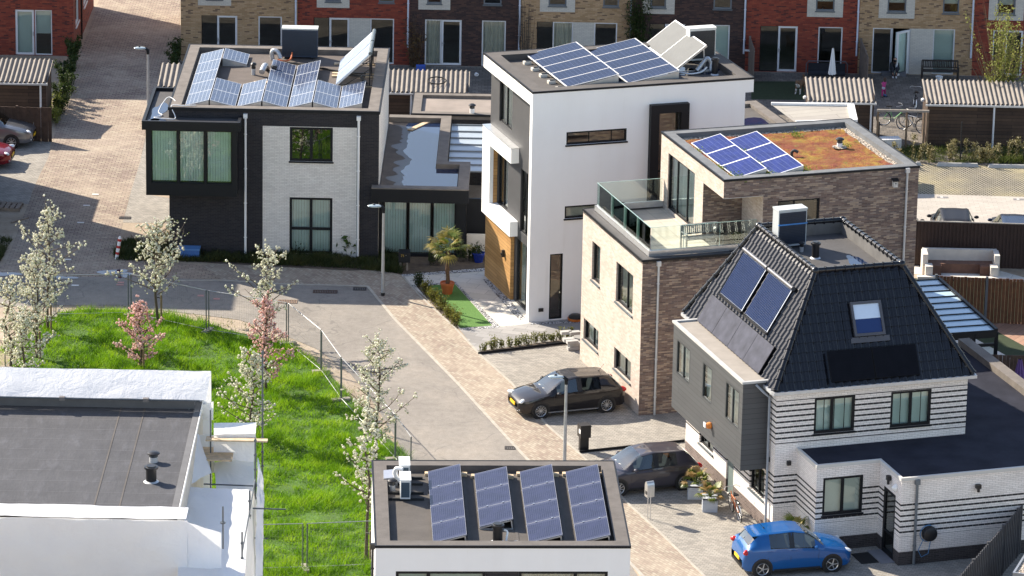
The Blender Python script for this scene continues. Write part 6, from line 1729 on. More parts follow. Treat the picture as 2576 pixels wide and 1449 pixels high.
# palms
def frond_palm(label, cat, pos, trunk_h, fl, n, pot, mats, seed, group=None, z0=0.0, name='potted_palm', droop=1.0):
    rng = np.random.default_rng(seed)
    t = thing(name, label, cat, (pos[0], pos[1], z0), 0, group)
    kind, pr, ph, pm = pot
    if kind == 'round':
        MB().lathe([(pr * .72, 0), (pr, ph * .86), (pr * 1.06, ph * .86), (pr * 1.06, ph), (pr * .93, ph), (pr * .9, ph * .9), (0, ph * .9)], n=22).build('pot', pm, t, 40)
    else:
        m = MB()
        for k in range(int(ph / .065)): m.box(-pr, -pr, k * .065, pr, pr, k * .065 + .058)
        m.box(-pr + .01, -pr + .01, 0, pr - .01, pr - .01, ph - .06); ring(m, -pr, -pr, pr, pr, .05, ph - .06, ph)
        m.build('planter', pm, t); MB().box(-pr + .05, -pr + .05, ph - .08, pr - .05, pr - .05, ph - .04).build('soil', M_SOIL, t)
    zt = ph * .9 + trunk_h
    if trunk_h > .1:
        pts = [(.02 * sin(i), .02 * cos(i * 1.3), ph * .85 + trunk_h * i / 10) for i in range(11)]
        MB().tube(pts, [.10 - .03 * abs(sin(i * .9)) + .015 * rng.uniform(-1, 1) for i in range(11)], 9).build('trunk', plain('palm_fibre', (0.13, 0.075, 0.045), .95, 0, .4, 14, .6), t)
        P = np.array([[rng.normal(0, .075), rng.normal(0, .075), ph * .9 + trunk_h * rng.uniform(0, 1)] for _ in range(260)])
        V, F = quads(P, .07, rng, .3); from_arrays('trunk_fibre', V, F, plain('palm_fibre2', (0.2, 0.12, 0.07), .95), t)
    S, L = MB(), [MB(), MB()]
    for k in range(n):
        q = k * 2.399 + rng.uniform(-.3, .3); e = rng.uniform(-.25, 1.15)
        d = Vector((cos(q), sin(q), 0))
        ln = fl * rng.uniform(.75, 1.1)
        tip = Vector((0, 0, zt)) + d * ln * .55 * cos(e) + Vector((0, 0, ln * .55 * sin(e)))
        S.tube([(0, 0, zt - .05), tip], [.014, .008], 4, False)
        ax = (tip - Vector((0, 0, zt))).normalized(); side = ax.cross(Vector((0, 0, 1))).normalized(); up = side.cross(ax)
        m = L[k % len(mats) if len(mats) > 1 else 0]
        for j in range(13):
            a = -1.25 + 2.5 * j / 12
            dv = (ax * cos(a) + side * sin(a))
            l2 = ln * .62 * (1 - .25 * abs(a)) * rng.uniform(.85, 1.1)
            p0 = tip; p1 = tip + dv * l2 * .6 + up * .03; p2 = tip + dv * l2 + Vector((0, 0, -.22 * l2 * droop))
            wv = dv.cross(up).normalized() * .022
            m.add([p0 - wv * .4, p0 + wv * .4, p1 + wv, p1 - wv, p2], [(0, 1, 2, 3), (3, 2, 4)])
    S.build('leaf_stalks', mats[0], t)
    for i, mm in enumerate(mats): L[i].build('fronds', mm, t)
    return t
M_PALM = leafmat('palm_leaf', [(0.05, 0.09, 0.012), (0.12, 0.16, 0.025), (0.22, 0.22, 0.05)], 3, .3, .4)
M_PALMY = leafmat('palm_leaf_yellow', [(0.18, 0.16, 0.03), (0.34, 0.28, 0.07), (0.42, 0.33, 0.13)], 3, .35, .45)
M_PALMD = leafmat('palm_leaf_dry', [(0.25, 0.15, 0.05), (0.40, 0.27, 0.11), (0.5, 0.38, 0.2)], 3, .3, .6)
frond_palm('fan palm with shaggy trunk in an orange pot on the turf', 'palm', gb(1125, 739), 1.45, .95, 34, ('round', .28, .50, plain('terracotta', (0.50, 0.13, 0.035), .6, 0, .12, 3)), [M_PALM, M_PALMY], 91)
M_PLANTER = plain('planter_grey', (0.44, 0.47, 0.52), .6, 0, .08)
frond_palm('browned palm in a grey slatted planter, the one nearer the street', 'palm', gb(1785, 1283), .10, .62, 18, ('box', .27, .52, M_PLANTER), [M_PALM, M_PALMD], 92, 'palms in slatted planters')
frond_palm('browned palm in a grey slatted planter beside the grey hatchback rear wheel', 'palm', gb(1748, 1251), .10, .66, 20, ('box', .27, .52, M_PLANTER), [M_PALM, M_PALMD], 93, 'palms in slatted planters')
frond_palm('yellow green potted palm at the bay window behind the blue car', 'palm', fw(SF, .42, -1.2)[:2], .15, .75, 20, ('round', .22, .42, M_ANTH), [M_PALM, M_PALMY], 94)
bp = thing('flower_pot', 'glazed blue pot with small plants between annex and cedar wall', 'pot', (G(1204, 659).x, G(1204, 659).y, 0))
MB().lathe([(.17, 0), (.25, .34), (.28, .36), (.28, .41), (.24, .41), (.22, .36), (0, .36)], n=20).build('pot', plain('blue_glaze', (0.015, 0.035, 0.22), .25), bp, 40)
P = np.random.default_rng(5).normal(0, 1, (120, 3)) * np.array([.11, .11, .14]) + np.array([0, 0, .55])
V, F = quads(P, .09, np.random.default_rng(6), .5); from_arrays('foliage', V, F, M_LEAFD, bp)
# scrubby hedge by the car park, overgrown fence at upper left, willow, ivy
M_SCRUB = leafmat('scrub_leaf', [(0.035, 0.04, 0.012), (0.12, 0.11, 0.03), (0.36, 0.31, 0.16), (0.5, 0.46, 0.3)], 7, .3, .5)
def hedge(label, a, b, h, w, n, size, mat, seed, name='hedge'):
    rng = np.random.default_rng(seed)
    A, Bv = Vector((*a, 0)), Vector((*b, 0))
    t = thing(name, label, 'hedge', A)
    d = Bv - A
    S, P = MB(), []
    L = d.length; ns = int(L / .22)
    for k in range(ns):
        q = d * rng.uniform(0, 1); hh = h * (.65 + .55 * mnoise.noise((q.length * 1.3, seed, 0))) * rng.uniform(.75, 1.15)
        off = Vector((rng.normal(0, .3) * w, rng.normal(0, .3) * w, 0)); b0 = q + off * .4
        tip = q + off * 2 + Vector((rng.normal(0, .15), rng.normal(0, .12), hh)); mid = b0.lerp(tip, .6) + Vector((0, 0, hh * .25))
        S.tube([b0, mid, tip], [.012, .008, .004], 4, False)
        for i in range(n // ns):
            u = rng.uniform(.1, 1); p = b0.lerp(mid, u / .6) if u < .6 else mid.lerp(tip, (u - .6) / .4)
            P.append(np.array(p) + rng.normal(0, .07, 3))
    S.build('stems', M_BARK, t)
    V, F = quads(np.array(P), size, rng, .7); from_arrays('foliage', V, F, mat, t)
    return t
hedge('scrubby half bare hedge in front of the dark sheds at the car park', gb(2195, 405), gb(2640, 408), 1.3, .5, 7000, .075, M_SCRUB, 41)
hedge('tall dark ivy covered fence along the corner house and side street', gb(187, 150), gb(152, 300), 1.75, .35, 9000, .10, M_LEAFD, 42)
hedge('yellow leaved hedge end beside the corrugated shed at upper left', gb(147, 262), gb(140, 318), 1.1, .4, 2200, .09, M_LEAFY, 43)
hedge('ivy covered garden fence at the corner of the tan terraced house', gb(455, 130), gb(436, 190), 1.5, .25, 2500, .09, M_LEAFD, 44)
def willow():
    rng = np.random.default_rng(60)
    p = GY(2512, 212, 33.0)
    wy = G(2330, 261, 2.1).y + 3.3; p = GY(2512, 205, wy)
    t = thing('willow_shrub', 'tall budding willow with many bare stems in the back garden', 'tree', (p.x, wy, 0))
    S, P = MB(), []
    for k in range(75):
        q = rng.uniform(0, 2 * pi); sp = rng.uniform(.1, 1.0); hh = rng.uniform(2.6, 6.2)
        b0 = Vector((rng.normal(0, .12), rng.normal(0, .12), 0)); tip = Vector((cos(q) * sp * 1.9, sin(q) * sp * 1.2, hh)); mid = b0.lerp(tip, .5) + Vector((-.15 * cos(q), -.15 * sin(q), .2))
        S.tube([b0, mid, tip], [.022, .014, .004], 4, False)
        if cos(q) > -.4 or rng.uniform() < .25:
            for i in range(110):
                u = rng.uniform(.25, 1); pp = b0.lerp(mid, u / .5) if u < .5 else mid.lerp(tip, (u - .5) / .5)
                P.append(np.array(pp) + rng.normal(0, .06, 3))
    S.build('stems', plain('willow_bark', (0.16, 0.11, 0.06), .8, 0, .3, 6), t)
    V, F = quads(np.array(P), .12, rng, .5); from_arrays('foliage', V, F, leafmat('willow_leaf', [(0.13, 0.16, 0.03), (0.26, 0.28, 0.07), (0.36, 0.36, 0.12)], 3, .45), t)
willow()
def column(label, u, v0, h, w, n, mat, seed, y=35.2):
    rng = np.random.default_rng(seed)
    p = GY(u, v0, y)
    t = thing('climbing_plant', label, 'climber', (p.x, y, 0))
    S, P = MB(), []
    for k in range(26):
        x = rng.normal(0, w * .4); hh = h * rng.uniform(.5, 1)
        pts = [(x * .3, rng.normal(0, .05), 0), (x * .8, -.1, hh * .5), (x, rng.normal(-.05, .08), hh)]
        S.tube(pts, [.016, .012, .005], 4, False)
        for i in range(n // 26):
            u_ = rng.uniform(0, 1); pp = Vector(pts[0]).lerp(Vector(pts[1]), u_ * 2) if u_ < .5 else Vector(pts[1]).lerp(Vector(pts[2]), u_ * 2 - 1)
            P.append(np.array(pp) + rng.normal(0, 1, 3) * np.array([.12, .06, .08]))
    S.build('stems', M_BARK, t); V, F = quads(np.array(P), .10, rng, .7); from_arrays('foliage', V, F, mat, t)
column('dark ivy climbing the downpipe between the tan and maroon houses', 1603, 118, 4.6, .75, 4500, M_LEAFD, 61)
column('straggly reddish climber at the corner of the maroon house', 1042, 165, 2.6, .6, 900, leafmat('red_twigs', [(0.08, 0.05, 0.03), (0.14, 0.08, 0.04), (0.2, 0.14, 0.05)], 4), 62)
column('bare climber against the tan house above the white house roof', 1322, 125, 3.4, .5, 120, M_BARK, 63)

def tufts():
    rng = np.random.default_rng(77); P = []
    for (x, y, n, sp) in [(3.95, .62, 500, .22), (5.05, .7, 700, .22), (6.6, .75, 600, .22), (5.2, 2.2, 260, .16), (5.25, 4.0, 200, .15), (3.72, 2.0, 200, .14), (3.72, 4.4, 120, .12), (8.3, 5.7, 160, .15), (9.55, 3.75, 60, .1)]:
        c = np.array(fw(BF, x, y, 8.92)); P.append(c + rng.normal(0, 1, (n, 3)) * np.array([sp, sp * 1.3, .05]) + np.array([0, 0, .05]))
    P = np.concatenate(P); V, F = quads(P, .07, rng, .5)
    tag(from_arrays('weeds', V, F, leafmat('roof_weeds', [(0.06, 0.11, 0.015), (0.14, 0.22, 0.03), (0.26, 0.28, 0.06)], 3, .4)), 'green weeds growing round the blue modules on the moss roof', 'weeds', None, 'stuff')
tufts()
# ------------------------------------------------------------------ street furniture and small things
def text_mesh(txt, size, mat, parent, loc, rot, depth=.004, name='number'):
    cu = bpy.data.curves.new(name, 'FONT'); cu.body = txt; cu.size = size; cu.extrude = depth; cu.align_x = 'CENTER'; cu.align_y = 'CENTER'
    tmp = bpy.data.objects.new('tmp', cu); COL.objects.link(tmp)
    me = bpy.data.meshes.new_from_object(tmp.evaluated_get(bpy.context.evaluated_depsgraph_get()))
    bpy.data.objects.remove(tmp); bpy.data.curves.remove(cu)
    me.name = name; me.materials.clear(); me.materials.append(mat)
    o = bpy.data.objects.new(name, me); COL.objects.link(o)
    o.parent = parent; o.location = loc; o.rotation_euler = rot
    return o
M_LAMPG = plain('lamp_glass', (0.42, 0.50, 0.53), .12, .2, .05)
def street_lamp(label, u, vtop, h, base=None):
    p = base or G(u, vtop, h)
    t = thing('street_lamp', label, 'street lamp', (p.x, p.y, 0), 0, 'street lamps')
    MB().tube([(0, 0, 0), (0, 0, .9), (0, 0, h - .25)], [.075, .065, .048], 10).build('pole', M_STEEL, t, 60)
    MB().cyl((0, 0, 0), (0, 0, .14), .085, None, 10).build('base_sleeve', M_BLACK, t, 60)
    MB().tube([(0, 0, h - .27), (0, 0, h - .08), (-.10, 0, h), (-.22, 0, h + .02)], [.062, .075, .06, .03], 10).build('neck', M_ANTH, t, 60)
    hd = MB()
    hd.grid(lambda a, b: (-.36 + .30 * cos(b * 2 * pi) * sin(a * pi), .15 * sin(b * 2 * pi) * sin(a * pi), h + .01 + .065 * cos(a * pi)), 10, 20)
    hd.build('lamp_head', M_LAMPG, t, 180)
    MB().lathe([(.05, 0), (.06, .03), (.03, .05), (0, .055)], (-.40, 0, h + .065), 10).build('sensor', M_BLACK, t)
street_lamp('street lamp behind the glass bay of the black brick house', 372, 122, 3.95)
street_lamp('street lamp on the brick footway in front of the garden room', 963, 520, 3.82, G(963, 744))
street_lamp('street lamp in front of the brown car, foot hidden behind foreground roof', 1425, 949, 3.9)
bo = thing('bollard', 'tilted white bollard with red bands among weeds by the side street', 'bollard', (G(293, 652).x, G(293, 652).y, 0))
bo.rotation_euler = (0, rad(9), 0)
MB().tube([(0, 0, 0), (0, 0, .95), (0, 0, 1.02)], [.075, .07, .04], 12).build('post', M_WHITE, bo, 60)
for z in (.22, .50, .80): MB().cyl((0, 0, z), (0, 0, z + .11), .079, None, 12).build('band', plain('red_band', (0.45, 0.03, 0.025), .5), bo, 60)
# letterboxes
p = G(1017, 680)
lb = thing('letterbox', 'black letterbox on two wooden posts in front of the garden room', 'letterbox', (p.x, p.y, 0))
MB().add([(-.24, -.15, .38), (.24, -.15, .38), (.24, .15, .38), (-.24, .15, .38), (-.24, -.17, .80), (.24, -.17, .80), (.24, .15, .88), (-.24, .15, .88)], [(0, 3, 2, 1), (4, 5, 6, 7), (0, 1, 5, 4), (1, 2, 6, 5), (2, 3, 7, 6), (3, 0, 4, 7)]).build('box', M_BLACK, lb)
for s in (-.16, .12): MB().box(s - .04, -.04, 0, s + .04, .04, .40).build('post', plain('pale_post', (0.34, 0.29, 0.25), .9, 0, .2, 5), lb)
text_mesh('71', .15, plain('gold_digits', (0.65, 0.42, 0.05), .5), lb, (-.07, -.168, .68), (pi / 2, 0, 0))
MB().lathe([(0, 0), (.02, 0), (.02, .01), (0, .012)], n=8).build('lock', M_ALU, lb).location = (.07, -.168, .70)
p = G(1468, 1133)
lb = thing('letterbox', 'slim black letterbox pillar with white name plate beside the brown car', 'letterbox', (p.x, p.y, 0), rad(18))
MB().box(-.17, -.09, 0, .17, .09, .60).build('pillar', M_BLACK, lb)
MB().box(-.20, -.22, .55, .20, .18, 1.04).build('box', M_BLACK, lb)
MB().box(-.208, -.20, .72, -.200, -.02, .88).build('name_plate', M_WHITE, lb)
e0, e1 = G(1458, 1140), G(1722, 1112)
ed = MB().beam((e0.x, e0.y, .05), (e1.x, e1.y, .05), .05, .10)
tag(ed.build('driveway_edging', M_ANTH), 'dark edging strip between the two driveways by the black letterbox', 'edging')
p = G(1632, 1306)
lb = thing('letterbox', 'rounded steel letterbox on two legs numbered 18 beside the grey car', 'letterbox', (p.x, p.y, 0), rad(26))
arch = [(-.20, .86), (-.20, 1.24)] + [(-.20 * cos(q * pi / 8), 1.24 + .20 * sin(q * pi / 8)) for q in range(1, 8)] + [(.20, 1.24), (.20, .86)]
m = MB(); n = len(arch)
m.add([(x, y, z) for y in (-.14, .14) for x, z in [(a_ * .55, b_) for a_, b_ in arch]], [tuple(range(n)), tuple(range(n, 2 * n))[::-1]] + [(i + n, (i + 1) % n + n, (i + 1) % n, i) for i in range(n)])
box = m.build('box', plain('brushed_steel', (0.58, 0.58, 0.57), .32, .75, .06, 5), lb); box.rotation_euler = (0, 0, rad(-90))
for s in (-.10, .10): MB().cyl((.0, s, 0), (.0, s, .90 + (.25 if s < 0 else 0)), .016, None, 8).build('leg', M_ALU, lb)
nm = text_mesh('18', .19, M_BLACK, lb, (-.146, 0, 1.02), (pi / 2, 0, -pi / 2))
# drain gratings
for u, v, w, d, lab, c in [(818, 735, 1.0, .42, 'rusty rectangular drain grating set in a pale patch of the asphalt', (0.10, 0.06, 0.045)), (723, 760, .8, .45, 'worn drain cover behind the end post of the lane fence', (0.22, 0.15, 0.11)), (905, 728, .55, .4, 'small dark drain grating near the asphalt corner', (0.05, 0.045, 0.045)), (1283, 1128, .4, .35, 'small drain grating at the kerb above the foreground roof', (0.05, 0.045, 0.045)), (314, 549, .5, .35, 'drain grating in the shaded side street', (0.05, 0.045, 0.045))]:
    p = G(u, v); z = .02
    t = thing('drain_grating', lab, 'drain', (p.x, p.y, z), 0, 'drain gratings')
    fr = MB(); ring(fr, -w / 2, -d / 2, w / 2, d / 2, .04, 0, .012); fr.build('frame', plain('iron%d' % u, c, .8, .2, .3, 8), t)
    b = MB()
    for k in range(int(w / .07)): b.box(-w / 2 + .05 + k * .07, -d / 2 + .04, 0, -w / 2 + .09 + k * .07, d / 2 - .04, .010)
    b.build('bars', MATS['iron%d' % u], t)
# temporary fence panels
M_FPOST = plain('fence_tube', (0.085, 0.105, 0.11), .5, .2, .1)
def fence_panel(label, a, b, h=1.75, feet_=True):
    A, Bv = Vector((a[0], a[1], 0)), Vector((b[0], b[1], 0))
    t = thing('fence_panel', label, 'temporary fence', A, 0, 'temporary mesh fence panels')
    d = Bv - A; L = d.length; e = d / L
    q0, q1 = e * .06, e * (L - .06)
    Z = lambda z: Vector((0, 0, z))
    MB().tube([q0, q0 + Z(h)], .022, 6).build('post', M_FPOST, t, 60); MB().tube([q1, q1 + Z(h)], .022, 6).build('post', M_FPOST, t, 60)
    MB().tube([q0 + Z(h), q1 + Z(h)], .015, 6).build('top_rail', M_STEEL, t, 60); MB().tube([q0 + Z(.12), q1 + Z(.12)], .013, 6).build('bottom_rail', M_STEEL, t, 60)
    w = MB(); n = int(L / .10)
    for k in range(1, n): w.tube([e * (L * k / n) + Z(.12), e * (L * k / n) + Z(h)], .0022, 3, False)
    for z in (.12 + (h - .12) * i / 7 for i in range(1, 7)): w.tube([q0 + Z(z), q1 + Z(z)], .0025, 3, False)
    w.build('mesh', plain('fence_wire', (0.30, 0.31, 0.31), .5, .4), t)
    if feet_:
        f = MB(); n_ = Vector((e.y, -e.x, 0)); f.beam(-n_ * .35 + Z(.06), n_ * .35 + Z(.06), .22, .12); f.build('foot_block', plain('foot_concrete', (0.28, 0.25, 0.22), .9, 0, .2, 5), t)
FP = [gb(12, 930), gb(137, 797), gb(327, 793), gb(522, 836), gb(724, 868), gb(808, 938), gb(858, 1009), gb(925, 1082), gb(994, 1158), gb(1034, 1215)]
FL = ['fence panel at the far left partly hidden by white blossom', 'fence panel along the lane between the two left white trees', 'fence panel right of the left pink tree', 'fence panel in front of the worn drain cover', 'slanting fence panel just below the lane corner', 'short fence panel left of the lane bend', 'fence panel just above the big white tree', 'fence panel behind the big white tree', 'fence panel ending above the foreground roof']
for k in range(len(FP) - 1): fence_panel(FL[k], FP[k], FP[k + 1])
fence_panel('fence panel on the grass between scaffold and tall paired posts', gb(655, 1437), gb(766, 1434), 1.7, False)
fence_panel('fence panel on the grass right of the paired posts, behind the foreground house', gb(768, 1434), gb(1010, 1424), 1.7)
# veranda right of the striped house
def veranda():
    p = G(2507, 832, 2.45)
    q = G(2362, 703, 2.85); q2 = G(2295, 703, 2.85)
    t = thing('glass_veranda', 'anthracite veranda with pale blue glass roof panels right of the tiled roof', 'veranda', (p.x, p.y, 0))
    A = Vector((0, 0, 2.45)); B = Vector((q.x - p.x, q.y - p.y, 2.85)); L = Vector((-3.3, -.9, 0))
    C = A + L; D = B + L
    g = MB(); g.add([A, B, D, C], [(0, 1, 2, 3)]); g.build('glass_roof', plain('roof_glass_blue', (0.42, 0.56, 0.66), .12, 0, .08, 1.0, 0, .8), t)
    b = MB()
    for k in range(10):
        a0, c0 = A.lerp(B, k / 9), C.lerp(D, k / 9); b.beam(a0 + Vector((0, 0, .02)), c0 + Vector((0, 0, .02)), .05, .04)
    b.beam(A + Vector((0, 0, .02)), B + Vector((0, 0, .02)), .12, .14)
    b.build('roof_bar', M_ANTH, t)
    e = MB(); e.beam(A - Vector((0, 0, .12)), C - Vector((0, 0, .12)), .14, .26); e.beam(A - Vector((0, 0, .55)), C - Vector((0, 0, .55)), .08, .12); e.build('gutter_beam', M_ANTH, t)
    for f in (0, .27, .55, 1): 
        P = A.lerp(C, f); MB().box(P.x - .07, P.y - .07, 0, P.x + .07, P.y + .07, 2.4).build('post', M_ANTH, t)
    P = B; MB().box(P.x - .07, P.y - .07, 0, P.x + .07, P.y + .07, 2.8).build('post', M_ANTH, t)
    gl = MB(); 
    for f0, f1 in ((.02, .13), (.13, .26), (.28, .54), (.57, .98)):
        a0, a1 = A.lerp(C, f0), A.lerp(C, f1); gl.poly([(a0.x, a0.y, .05), (a1.x, a1.y, .05), (a1.x, a1.y, 1.85), (a0.x, a0.y, 1.85)])
    gl.build('glass_wall', M_GLASS, t)
    pt = thing('flower_pot', 'dark pot with a leafy plant inside the glass veranda', 'pot', (p.x - .35, p.y + .75, 0))
    MB().lathe([(.18, 0), (.26, .45), (.22, .45), (0, .42)], n=16).build('pot', M_BLACK, pt, 40)
    r = np.random.default_rng(7); V, F = quads(r.normal(0, 1, (90, 3)) * np.array([.14, .14, .12]) + np.array([0, 0, .58]), .12, r, .6); from_arrays('foliage', V, F, M_LEAFD, pt)
veranda()
# cream lounge corner
def lounge():
    a, b = G(2322, 690), G(2510, 695)
    W = b.x - a.x
    t = thing('lounge_corner', 'cream walled garden lounge with dark wood seat beside the walnut fence', 'garden seat', (a.x, a.y, 0))
    m = MB(); m.box(0, .72, 0, W, .92, .90); m.box(-.05, -.1, 0, .17, .72, .90); m.box(W - .17, -.1, 0, W + .05, .72, .90)
    m.build('wall', plain('cream_stone', (0.62, 0.57, 0.51), .8, 0, .08), t)
    s = MB(); s.box(.18, .2, 0, W - .18, .71, .42); s.box(.18, -.1, 0, .75, .19, .42); s.box(W - .75, -.1, 0, W - .18, .19, .42); s.build('seat', plain('seat_wood', (0.15, 0.075, 0.05), .7, 0, .25, 5), t)
    f = MB(); f.box(-.3, -.75, 0, W + .3, -.5, .12); f.box(.05, -.5, 0, .35, .0, .5); f.box(W - .35, -.5, 0, W - .05, .0, .5); f.build('border', MATS['cream_stone'], t)
lounge()
# low annex and awning right of the white house
def awning():
    t = thing('awning', 'cream slatted terrace awning in a white frame behind the moss roof', 'awning', fw(WF, 0, 0), rad(WF[2]))
    c = [G(1940, 263, 2.9), G(2140, 266, 2.9), G(2149, 306, 2.75), G(2002, 309, 2.75)]
    inv = Matrix.Rotation(-rad(WF[2]), 3, 'Z')
    P = [inv @ (Vector(q) - Vector((WF[0], WF[1], 0))) for q in c]
    MB().poly([P[3], P[2], P[1], P[0]]).build('canopy', units('awning_slats', [(0.36, 0.33, 0.29), (0.39, 0.36, 0.31)], (0.2, 0.18, 0.15), 3.0, .45, .02, .3, .8, .1), t)
    f = MB()
    for a, b in ((0, 1), (1, 2), (2, 3)): f.beam(P[a] + Vector((0, 0, .04)), P[b] + Vector((0, 0, .04)), .14 if a != 1 else .30, .12)
    f.build('frame', M_WHITE, t)
    for q in (P[1], P[2]): MB().box(q.x - .05, q.y - .05, 0, q.x + .05, q.y + .05, 2.75).build('post', M_WHITE, t)
awning()
wa = house(WF, 'side_annex', 'low flat annex with a puddle between the white house and the moss roof', 'annex')
m = MB(); m.wall((10.6, 12.6), (16.9, 12.6), 0, 2.95); m.wall((16.9, 12.6), (16.9, 18.9), 0, 2.95); m.wall((16.9, 18.9), (10.6, 18.9), 0, 2.95); m.build('wall', M_BRICK_DK, wa)
flat_roof(wa, 10.6, 12.6, 16.95, 18.95, 3.2, .15, .5, M_COPING, M_BITUMEN, M_ANTH, .07, .02)
MB().poly([(x, y, 3.06) for x, y in blob(15.3, 15.6, 1.0, 1.1, 21)]).build('puddle', M_PUD, wa)
# car park stops
for u0, u1, v, lab in [(2356, 2462, 417, 'concrete parking stop at the left of the grass pavers'), (2485, 2640, 421, 'concrete parking stop at the right edge of the grass pavers'), (2302, 2318, 415, 'end of a concrete parking stop just right of the moss roof')]:
    a, b = G(u0, v), G(u1, v + (u1 - u0) * .019)
    t = thing('parking_stop', lab, 'parking stop', (a.x, a.y, 0), 0, 'parking stops')
    L = b.x - a.x
    MB().add([(0, -.1, 0), (L, -.1, 0), (L, .1, 0), (0, .1, 0), (.06, -.05, .15), (L - .06, -.05, .15), (L - .06, .05, .15), (.06, .05, .15)], [(0, 3, 2, 1), (4, 5, 6, 7), (0, 1, 5, 4), (1, 2, 6, 5), (2, 3, 7, 6), (3, 0, 4, 7)]).build('block', plain('stop_concrete', (0.42, 0.41, 0.39), .9, 0, .12, 4), t)
for u, v in [(2371, 497), (2563, 502)]: mark('bay_marker', u, v, .5, .25, plain('bay_tile', (0.2, 0.19, 0.19), .8), .012); mark('bay_number', u - 2, v, .12, .12, M_MARKW, .018)
# slim dark posts with wire fence along the car park hedge
for k, u in enumerate((2198 + 10, 2415, 2576 - 2)):
    p = G(u, 405)
    t = thing('wire_fence', ['dark fence post with fine wire mesh by the garden gate', 'dark fence post with fine wire mesh in the middle of the scrubby hedge', 'dark fence post with fine wire mesh at the right edge of the scrubby hedge'][k], 'fence', (p.x, p.y, 0), 0, 'wire mesh fence along the hedge')
    MB().box(-.03, -.03, 0, .03, .03, 1.85).build('post', M_BLACK, t)
    w = MB(); L = 3.3
    for i in range(int(L / .12)): w.tube([(i * .12, 0, .05), (i * .12, 0, 1.3)], .0022, 3, False)
    for i in range(8): w.tube([(0, 0, .1 + i * .17), (L, 0, .1 + i * .17)], .0022, 3, False)
    w.build('mesh', M_BLACK, t)
# gate with mesh in front of the bicycles
a, b = G(2205, 375), G(2330, 377)
gt = thing('garden_gate', 'weathered timber gate frame with wire mesh between two sheds', 'gate', (a.x, a.y, 0))
L = b.x - a.x
for x in (0, L * .58, L * .93, L): MB().box(x - .045, -.045, 0, x + .045, .045, 1.85).build('post', M_WOODOLD, gt)
MB().box(-.05, -.05, 1.8, L + .05, .05, 1.9).build('top_rail', plain('grey_wood', (0.3, 0.26, 0.22), .9, 0, .2, 5), gt)
w = MB()
for i in range(int(L * .58 / .10)): w.tube([(i * .10, 0, .05), (i * .10, 0, 1.6)], .003, 3, False)
for i in range(15): w.tube([(0, 0, .1 + i * .10), (L * .58, 0, .1 + i * .10)], .003, 3, False)
w.build('mesh', M_STEEL, gt)
# bicycles
def bicycle(label, a, b, lean, frame_mat, group=None, rack=True):
    """rear hub over a, front hub over b on the ground"""
    A, Bv = Vector((a[0], a[1], 0)), Vector((b[0], b[1], 0))
    d = Bv - A
    t = thing('bicycle', label, 'bicycle', A, atan2(d.y, d.x), group)
    t.rotation_euler = (lean, 0, atan2(d.y, d.x))
    R, wb = .34, 1.06
    for x, nm in ((0, 'rear'), (wb, 'front')):
        m = MB(); m.tube([(x + R * cos(q * pi / 14), 0, R + R * sin(q * pi / 14)) for q in range(29)], .021, 5, False)
        w = m.build('wheel', M_RUBBER, t, 60)
        rm = MB(); rm.tube([(x + (R - .03) * cos(q * pi / 14), 0, R + (R - .03) * sin(q * pi / 14)) for q in range(29)], .010, 4, False)
        for q in range(14): rm.tube([(x, 0, R), (x + (R - .03) * cos(q * pi / 7), 0, R + (R - .03) * sin(q * pi / 7))], .003, 3, False)
        rm.build('rim', M_ALU, w)
    f = MB(); bb, st, hd = (.44, 0, .30), (.30, 0, .80), (.86, 0, .86)
    for p, q, r in ((bb, st, .018), (bb, (.84, 0, .70), .022), (st, (0, 0, R), .010), (bb, (0, 0, R), .012), ((.32, 0, .72), (.84, 0, .74), .016), (hd, (.84, 0, .66), .020), ((.85, 0, .70), (wb, 0, R), .014)): f.tube([p, q], r, 6)
    f.build('frame', frame_mat, t, 60)
    MB().tube([(.30, 0, .78), (.27, 0, .96)], .014, 6).build('seat_post', M_ALU, t)
    s = MB(); s.add([(.12, -.10, .98), (.12, .10, .98), (.40, .02, .985), (.40, -.02, .985), (.12, -.1, .93), (.12, .1, .93), (.40, .02, .95), (.40, -.02, .95)], [(0, 1, 2, 3)[::-1], (4, 5, 6, 7), (0, 1, 5, 4), (1, 2, 6, 5), (2, 3, 7, 6), (3, 0, 4, 7)]); s.build('saddle', M_BLACK, t)
    MB().tube([(.62, -.29, 1.06), (.80, -.2, 1.08), (.87, 0, 1.04), (.80, .2, 1.08), (.62, .29, 1.06)], .013, 6).build('handlebar', M_ALU, t, 60)
    if rack:
        m = MB(); m.tube([(-.02, 0, R), (-.15, 0, .72), (.28, 0, .72)], .009, 4); m.box(-.2, -.06, .72, .25, .06, .735); m.build('rack', M_BLACK, t)
        mg = MB(); mg.tube([((R + .05) * cos(q), 0, R + (R + .05) * sin(q)) for q in [pi * (.1 + .11 * i) for i in range(9)]], .018, 5); mg.build('mudguard', M_ALU, t, 60)
    ch = MB(); ch.lathe([(.02, 0), (.10, 0), (.10, .01), (0, .012)], n=14); o = ch.build('crank', M_STEEL, t); o.location = (.44, -.04, .30); o.rotation_euler = (pi / 2, 0, 0)
    return t
bicycle('orange bicycle leaning on the striped wall beside the planters', gb(1861, 1312), gb(1834, 1276), rad(-8), plain('bike_orange', (0.55, 0.15, 0.04), .35))
bicycle('silver city bicycle behind the wire gate between the sheds', gb(2318, 336), gb(2268, 326), rad(4), M_ALU, 'bicycles behind the gate')
bicycle('dark bicycle with brown handlebar standing in the gap of the sheds', gb(2302, 283), gb(2297, 262), rad(2), M_BLACK, 'bicycles behind the gate')
bicycle("child's green bicycle behind the mesh of the timber gate", gb(2222, 315), gb(2262, 318), rad(3), plain('bike_green', (0.12, 0.42, 0.12), .4), 'bicycles behind the gate', False)
